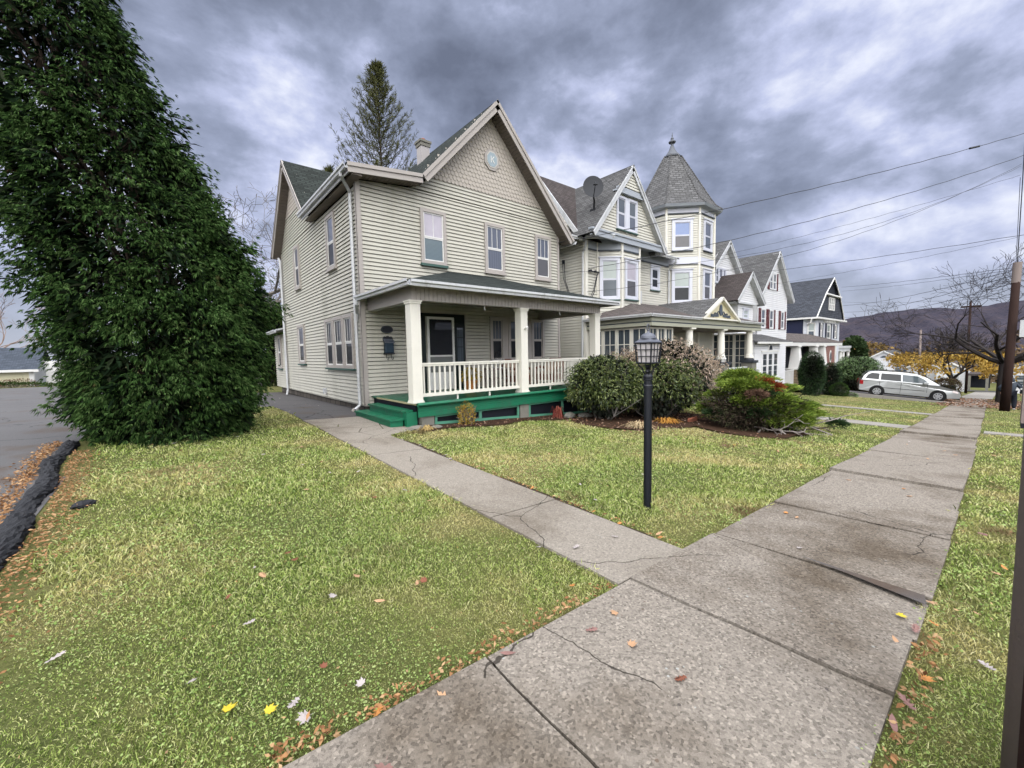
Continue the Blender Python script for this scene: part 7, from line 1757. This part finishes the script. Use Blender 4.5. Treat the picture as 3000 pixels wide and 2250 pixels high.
mb.prism(pp, (.02, .06, 0)); mb.build('block', m_terra, t)
# ---------------------------------------------------------------- fallen leaves
def leaf_outline(kind):
    if kind == 'maple':
        tips = [(0, 1.0), (38, .86), (75, .62)]; pts = [(0, 1.0), (12, .62), (20, .72), (26, .5), (38, .88), (50, .62), (58, .66), (64, .42), (85, .66), (104, .40), (130, .42), (160, .22)]
        out = [(r*math.sin(rad(a)), r*math.cos(rad(a))+.15) for a, r in pts]
    elif kind == 'oak':
        out = [(0, 1.15), (.10, 1.0), (.30, .98), (.14, .78), (.16, .70), (.46, .66), (.18, .42), (.17, .32), (.44, .20), (.15, .02), (.14, -.08), (.30, -.20), (.06, -.38)]
    else:
        out = [(0, 1.1), (.13, .85), (.24, .5), (.27, .1), (.22, -.3), (.1, -.6), (.02, -.75)]
    return out+[(-x, z) for x, z in reversed(out) if abs(x) > 1e-6]
def leaf_mesh(kind, seed):
    rg = np.random.default_rng(seed); o = leaf_outline(kind); c = (0, .1)
    curl = rg.uniform(.15, .6); tw = rg.uniform(-.3, .3); v = []; f = []
    def zf(x, y): return curl*(x*x*.9+ (y-.1)**2*.35)+tw*x*y
    n = len(o); v.append((c[0], c[1], zf(*c)+.03))
    for x, y in o: v.append((x, y, zf(x, y)))
    for x, y in o: v.append(((x+c[0])*.5, (y+c[1])*.5, zf((x+c[0])*.5, (y+c[1])*.5)+.015))
    for i in range(n):
        j = (i+1) % n; f += [1+i, 1+j, 1+n+j, 1+n+i]
    tri = []
    totals = [4]*n
    for i in range(n): f += [0, 1+n+i, 1+n+(i+1) % n]; totals.append(3)
    b = len(v); yb = min(q[1] for q in o); v += [(-.012, yb+.05, .01), (.012, yb+.05, .01), (.035, yb-.42, .06), (.015, yb-.42, .06)]; f += [b, b+1, b+2, b+3]; totals.append(4)
    return fastmesh('fallen_leaf', v, f, totals=totals)
def leaves():
    cols = {'pale': (.44, .39, .37), 'tan': (.50, .30, .17), 'orange': (.55, .24, .07), 'brown': (.22, .08, .045), 'yellow': (.62, .48, .04), 'rose': (.27, .15, .13)}
    mats = {k: M('leaf_'+k, c, .6, .2, 25, .3, 90, .3) for k, c in cols.items()}
    protos = {}
    for kind in ('maple', 'oak', 'plain'):
        for s in range(3):
            for cn in cols:
                me = leaf_mesh(kind, s*7+len(kind)); me.materials.append(mats[cn]); protos[(kind, s, cn)] = me
    rg = np.random.default_rng(77)
    kinds = {'maple': 'pointed maple leaf', 'oak': 'lobed oak leaf', 'plain': 'smooth oval leaf'}
    def put(x, y, kind, cn, size, label, group, rz=None, up=.018):
        me = protos[(kind, int(rg.integers(0, 3)), cn)]
        o = bpy.data.objects.new('fallen_leaf', me); C.objects.link(o)
        on = (SW0 < y-float(YAW(x)) < SW1) or (2.25 < x < 3.12 and 1.5 < y < 9); zz = g(x, y)+(.036 if on else up+.014)
        o.location = (x, y, zz); o.rotation_euler = (rg.uniform(-.25, .25) if not on else rg.uniform(-.08, .08), rg.uniform(-.25, .25) if not on else rg.uniform(-.08, .08), rg.uniform(0, 6.28) if rz is None else rz)
        o.scale = (size,)*3; tag(o, label, 'leaf', group)
    A = dict(); named = LEAVES
    for (x, y, kind, cn, size, label) in named: put(x, y, kind, cn, size*.8, label, None)
    zones = [('on the lawn left of the path', 'fallen leaves on the left lawn', 44, lambda: (rg.uniform(-.55, 2.2), rg.uniform(1.7, 8.5)), 'near'),
             ('on the lawn around the lamp post', 'fallen leaves on the right lawn', 50, lambda: (rg.uniform(3.2, 14.5), rg.uniform(1.7, 7.2)), 'near'),
             ('on the bare sidewalk', 'fallen leaves on the sidewalk', 16, lambda: (rg.uniform(1.2, 14), rg.uniform(.3, 1.5)), 'near'),
             ('on the verge right of the sidewalk', 'fallen leaves on the verge', 26, lambda: (rg.uniform(1.8, 13), rg.uniform(-.8, .22)), 'near'),
             ('against the front path edge', 'fallen leaves along the front path', 20, lambda: (3.14+rg.uniform(-.03, .08), rg.uniform(1.7, 7.2)), 'near'),
             ('on the side driveway', 'fallen leaves on the side driveway', 14, lambda: (rg.uniform(2.3, 3.7), rg.uniform(10.1, 18)), 'near')]
    for desc, grp, n, fn, _ in zones:
        for i in range(n):
            x, y = fn()
            if in_house(np.array([x]), np.array([y]))[0]: continue
            kind = rg.choice(['maple', 'oak', 'oak', 'plain']); cn = rg.choice(['pale', 'pale', 'tan', 'tan', 'orange', 'brown'])
            w = {'pale': 'pale silvery', 'tan': 'tan', 'orange': 'orange-tan', 'brown': 'dark brown'}[str(cn)]
            d_ = math.hypot(x, y); near = 'at the very front' if d_ < 2.6 else ('near the front' if d_ < 4 else ('midway' if d_ < 7 else 'farther back'))
            put(x, y, kind, cn, rg.uniform(.028, .05), '%s %s %s, %s' % (w, kinds[str(kind)], desc, near), grp)
    # dense small litter: edges of kerb, sidewalk end, planting beds
    Ps, Ds, Ls = [], [], []
    def strip(n, fx, L):
        for _ in range(n):
            x, y = fx(); Ps.append((x, y, g(x, y)+rg.uniform(.02, .05))); Ds.append((rg.normal(), rg.normal(), rg.normal()*.25)); Ls.append(L*rg.uniform(.6, 1.3))
    mo = M_leaf('litter_orange', [(.22, .10, .045), (.45, .24, .11), (.60, .42, .24)], .8, 6, .15, .2)
    strip(2600, lambda: (lambda y: (-1.21-.06*math.sin(y*.9)-.02*(y-4)-abs(rg.normal())*.09, y))(rg.uniform(2.8, 9.6)), .035)
    strip(2600, lambda: (lambda y: (-.97-.06*math.sin(y*.9)-.02*(y-4)+abs(rg.normal())*.12, y))(rg.uniform(2.6, 8.6)), .028)
    strip(330, lambda: (lambda x: (x, SW1+.01+abs(rg.normal())*.05))(.2+2.0*rg.uniform()**1.5), .032)
    strip(160, lambda: (lambda x: (x, SW0-.02-abs(rg.normal())*.05))(rg.uniform(1.6, 3.2)), .035)
    strip(160, lambda: (3.14+abs(rg.normal())*.03, rg.uniform(1.7, 5.5)), .03)
    def mk(nm, mat, lab):
        P, D, L = np.array(Ps), np.array(Ds), np.array(Ls); o = npobj(nm, leafmesh(nm, P, D, L, L*.45), mat); tag(o, lab, 'leaf litter', kind='stuff'); Ps.clear(); Ds.clear(); Ls.clear()
    strip(420, lambda: (rg.uniform(-.6, 2.2), rg.uniform(1.65, 8)), .016)
    strip(420, lambda: (rg.uniform(3.3, 14), rg.uniform(1.8, 7)), .02)
    strip(260, lambda: (rg.uniform(1.8, 12), rg.uniform(-.9, .2)), .022)
    mk('leaf_litter', mo, 'orange evergreen droppings and crumbs of leaf along kerb and path edges')
    strip(900, lambda: (rg.uniform(7.6, 12.8), rg.uniform(5.0, 7.6)), .06)
    strip(260, lambda: (rg.uniform(4.4, 8.5), rg.uniform(7.45, 7.9)), .05)
    strip(300, lambda: (9.3+rg.normal()*1.1, 3.6+rg.normal()*.8), .05)
    strip(3000, lambda: (rg.uniform(33, 49), rg.uniform(-1.5, 2.6)), .13)
    strip(700, lambda: (43.5+rg.normal()*1.6, 2.4+abs(rg.normal())*.5), .15)
    strip(400, lambda: (rg.uniform(11.5, 14.5), rg.uniform(4.5, 7.5)), .08)
    mk('dry_leaf_litter', M_leaf('litter_brown', [(.10, .05, .03), (.30, .16, .10), (.50, .36, .27)], .8, 2, .15, .2), 'dry brown leaf litter on the planting beds and across the far sidewalk')
LEAVES = [
 (0.70, 2.59, 'maple', 'pale', 0.052, 'pale silver maple leaf lying face down in the middle of the left lawn'),
 (0.09, 2.00, 'maple', 'yellow', 0.057, 'bright yellow maple leaf, left of the yellow pair on the near lawn'),
 (0.22, 1.89, 'maple', 'yellow', 0.052, 'bright yellow leaf, right of the yellow pair on the near lawn'),
 (0.33, 1.88, 'oak', 'pale', 0.052, 'pale lobed leaf just right of the two yellow leaves'),
 (1.23, 1.54, 'plain', 'rose', 0.057, 'smooth rose-coloured oval leaf on the near sidewalk edge'),
 (0.60, 3.35, 'plain', 'brown', 0.046, 'dark red-brown curled leaf in the middle of the left lawn'),
 (1.23, 2.41, 'maple', 'brown', 0.057, 'upright brown leaf in the grass left of the front path'),
 (0.89, 2.74, 'maple', 'tan', 0.052, 'tan curled leaf in the grass above the silver leaf'),
 (0.40, 3.08, 'oak', 'tan', 0.063, 'long tan oak leaf left of the silver leaf'),
 (-0.52, 2.86, 'oak', 'pale', 0.063, 'large pale leaf at the lower left of the lawn'),
 (0.24, 2.59, 'oak', 'pale', 0.052, 'narrow pale forked leaf below the silver leaf'),
 (-0.02, 2.27, 'maple', 'pale', 0.046, 'small pale leaf at the lower left of the yellow pair'),
 (2.40, 2.14, 'oak', 'pale', 0.063, 'pale oak leaf lying across the front path'),
 (2.85, 2.07, 'oak', 'pale', 0.046, 'small pale leaf at the right on the front path'),
 (3.15, 1.85, 'maple', 'orange', 0.057, 'orange-tan leaf at the right edge of the front path near the sidewalk'),
 (1.95, 1.42, 'maple', 'tan', 0.052, 'tan pointed leaf on the sidewalk below the path junction'),
 (1.69, 1.41, 'oak', 'rose', 0.057, 'pinkish curled leaf on the near sidewalk'),
 (1.76, 1.19, 'maple', 'tan', 0.052, 'tan leaf alone on the near sidewalk slab'),
 (3.28, 0.35, 'maple', 'yellow', 0.057, 'golden leaf on the sidewalk beside the raised joint'),
 (3.14, 0.26, 'oak', 'rose', 0.069, 'pinkish brown leaf pile leaf at the right edge of the sidewalk'),
 (3.64, 0.24, 'maple', 'tan', 0.063, 'large tan leaf at the corner of the raised sidewalk joint'),
 (2.92, 0.31, 'plain', 'tan', 0.052, 'small brown leaf on the sidewalk left of the pink one'),
 (3.03, -0.02, 'oak', 'pale', 0.063, 'white oak leaf on the verge near the conduit pole'),
 (2.67, 0.19, 'maple', 'orange', 0.057, 'orange tan leaf on the sidewalk edge by the verge'),
 (2.39, 0.20, 'oak', 'rose', 0.069, 'rose brown lobed leaf at the lower right of the sidewalk'),
 (2.20, 0.23, 'plain', 'rose', 0.063, 'rose folded leaf at the bottom right of the sidewalk'),
 (0.83, 1.49, 'maple', 'tan', 0.069, 'brown leaf tucked along the curved lawn edge at the bottom'),
 (0.59, 1.63, 'oak', 'orange', 0.069, 'orange brown leaf on the sidewalk corner at the bottom'),
 (0.51, 1.37, 'maple', 'rose', 0.069, 'pale pink leaf at the very bottom of the sidewalk'),
 (5.62, 0.08, 'oak', 'rose', 0.057, 'light pinkish leaf on the verge halfway along'),
 (4.75, -0.06, 'plain', 'orange', 0.057, 'orange leaf on the verge close to the near pole'),
]
leaves()

# ---------------------------------------------------------------- air between here and the hills
def haze():
    o = MB().box(-6200, 7200, -5200, 6200, -60, 420).build('haze', None, None, local=True); o['kind'] = 'stuff'; o['label'] = 'thin bluish air in front of the far hills'
    m_ = bpy.data.materials.new('haze'); m_.use_nodes = True; nt = m_.node_tree; nt.nodes.clear()
    v = nt.nodes.new('ShaderNodeVolumePrincipled'); v.inputs['Color'].default_value = (.60, .72, 1, 1); v.inputs['Density'].default_value = .00048; v.inputs['Anisotropy'].default_value = 0.0
    out = nt.nodes.new('ShaderNodeOutputMaterial'); nt.links.new(v.outputs[0], out.inputs['Volume']); o.data.materials.append(m_)
haze()
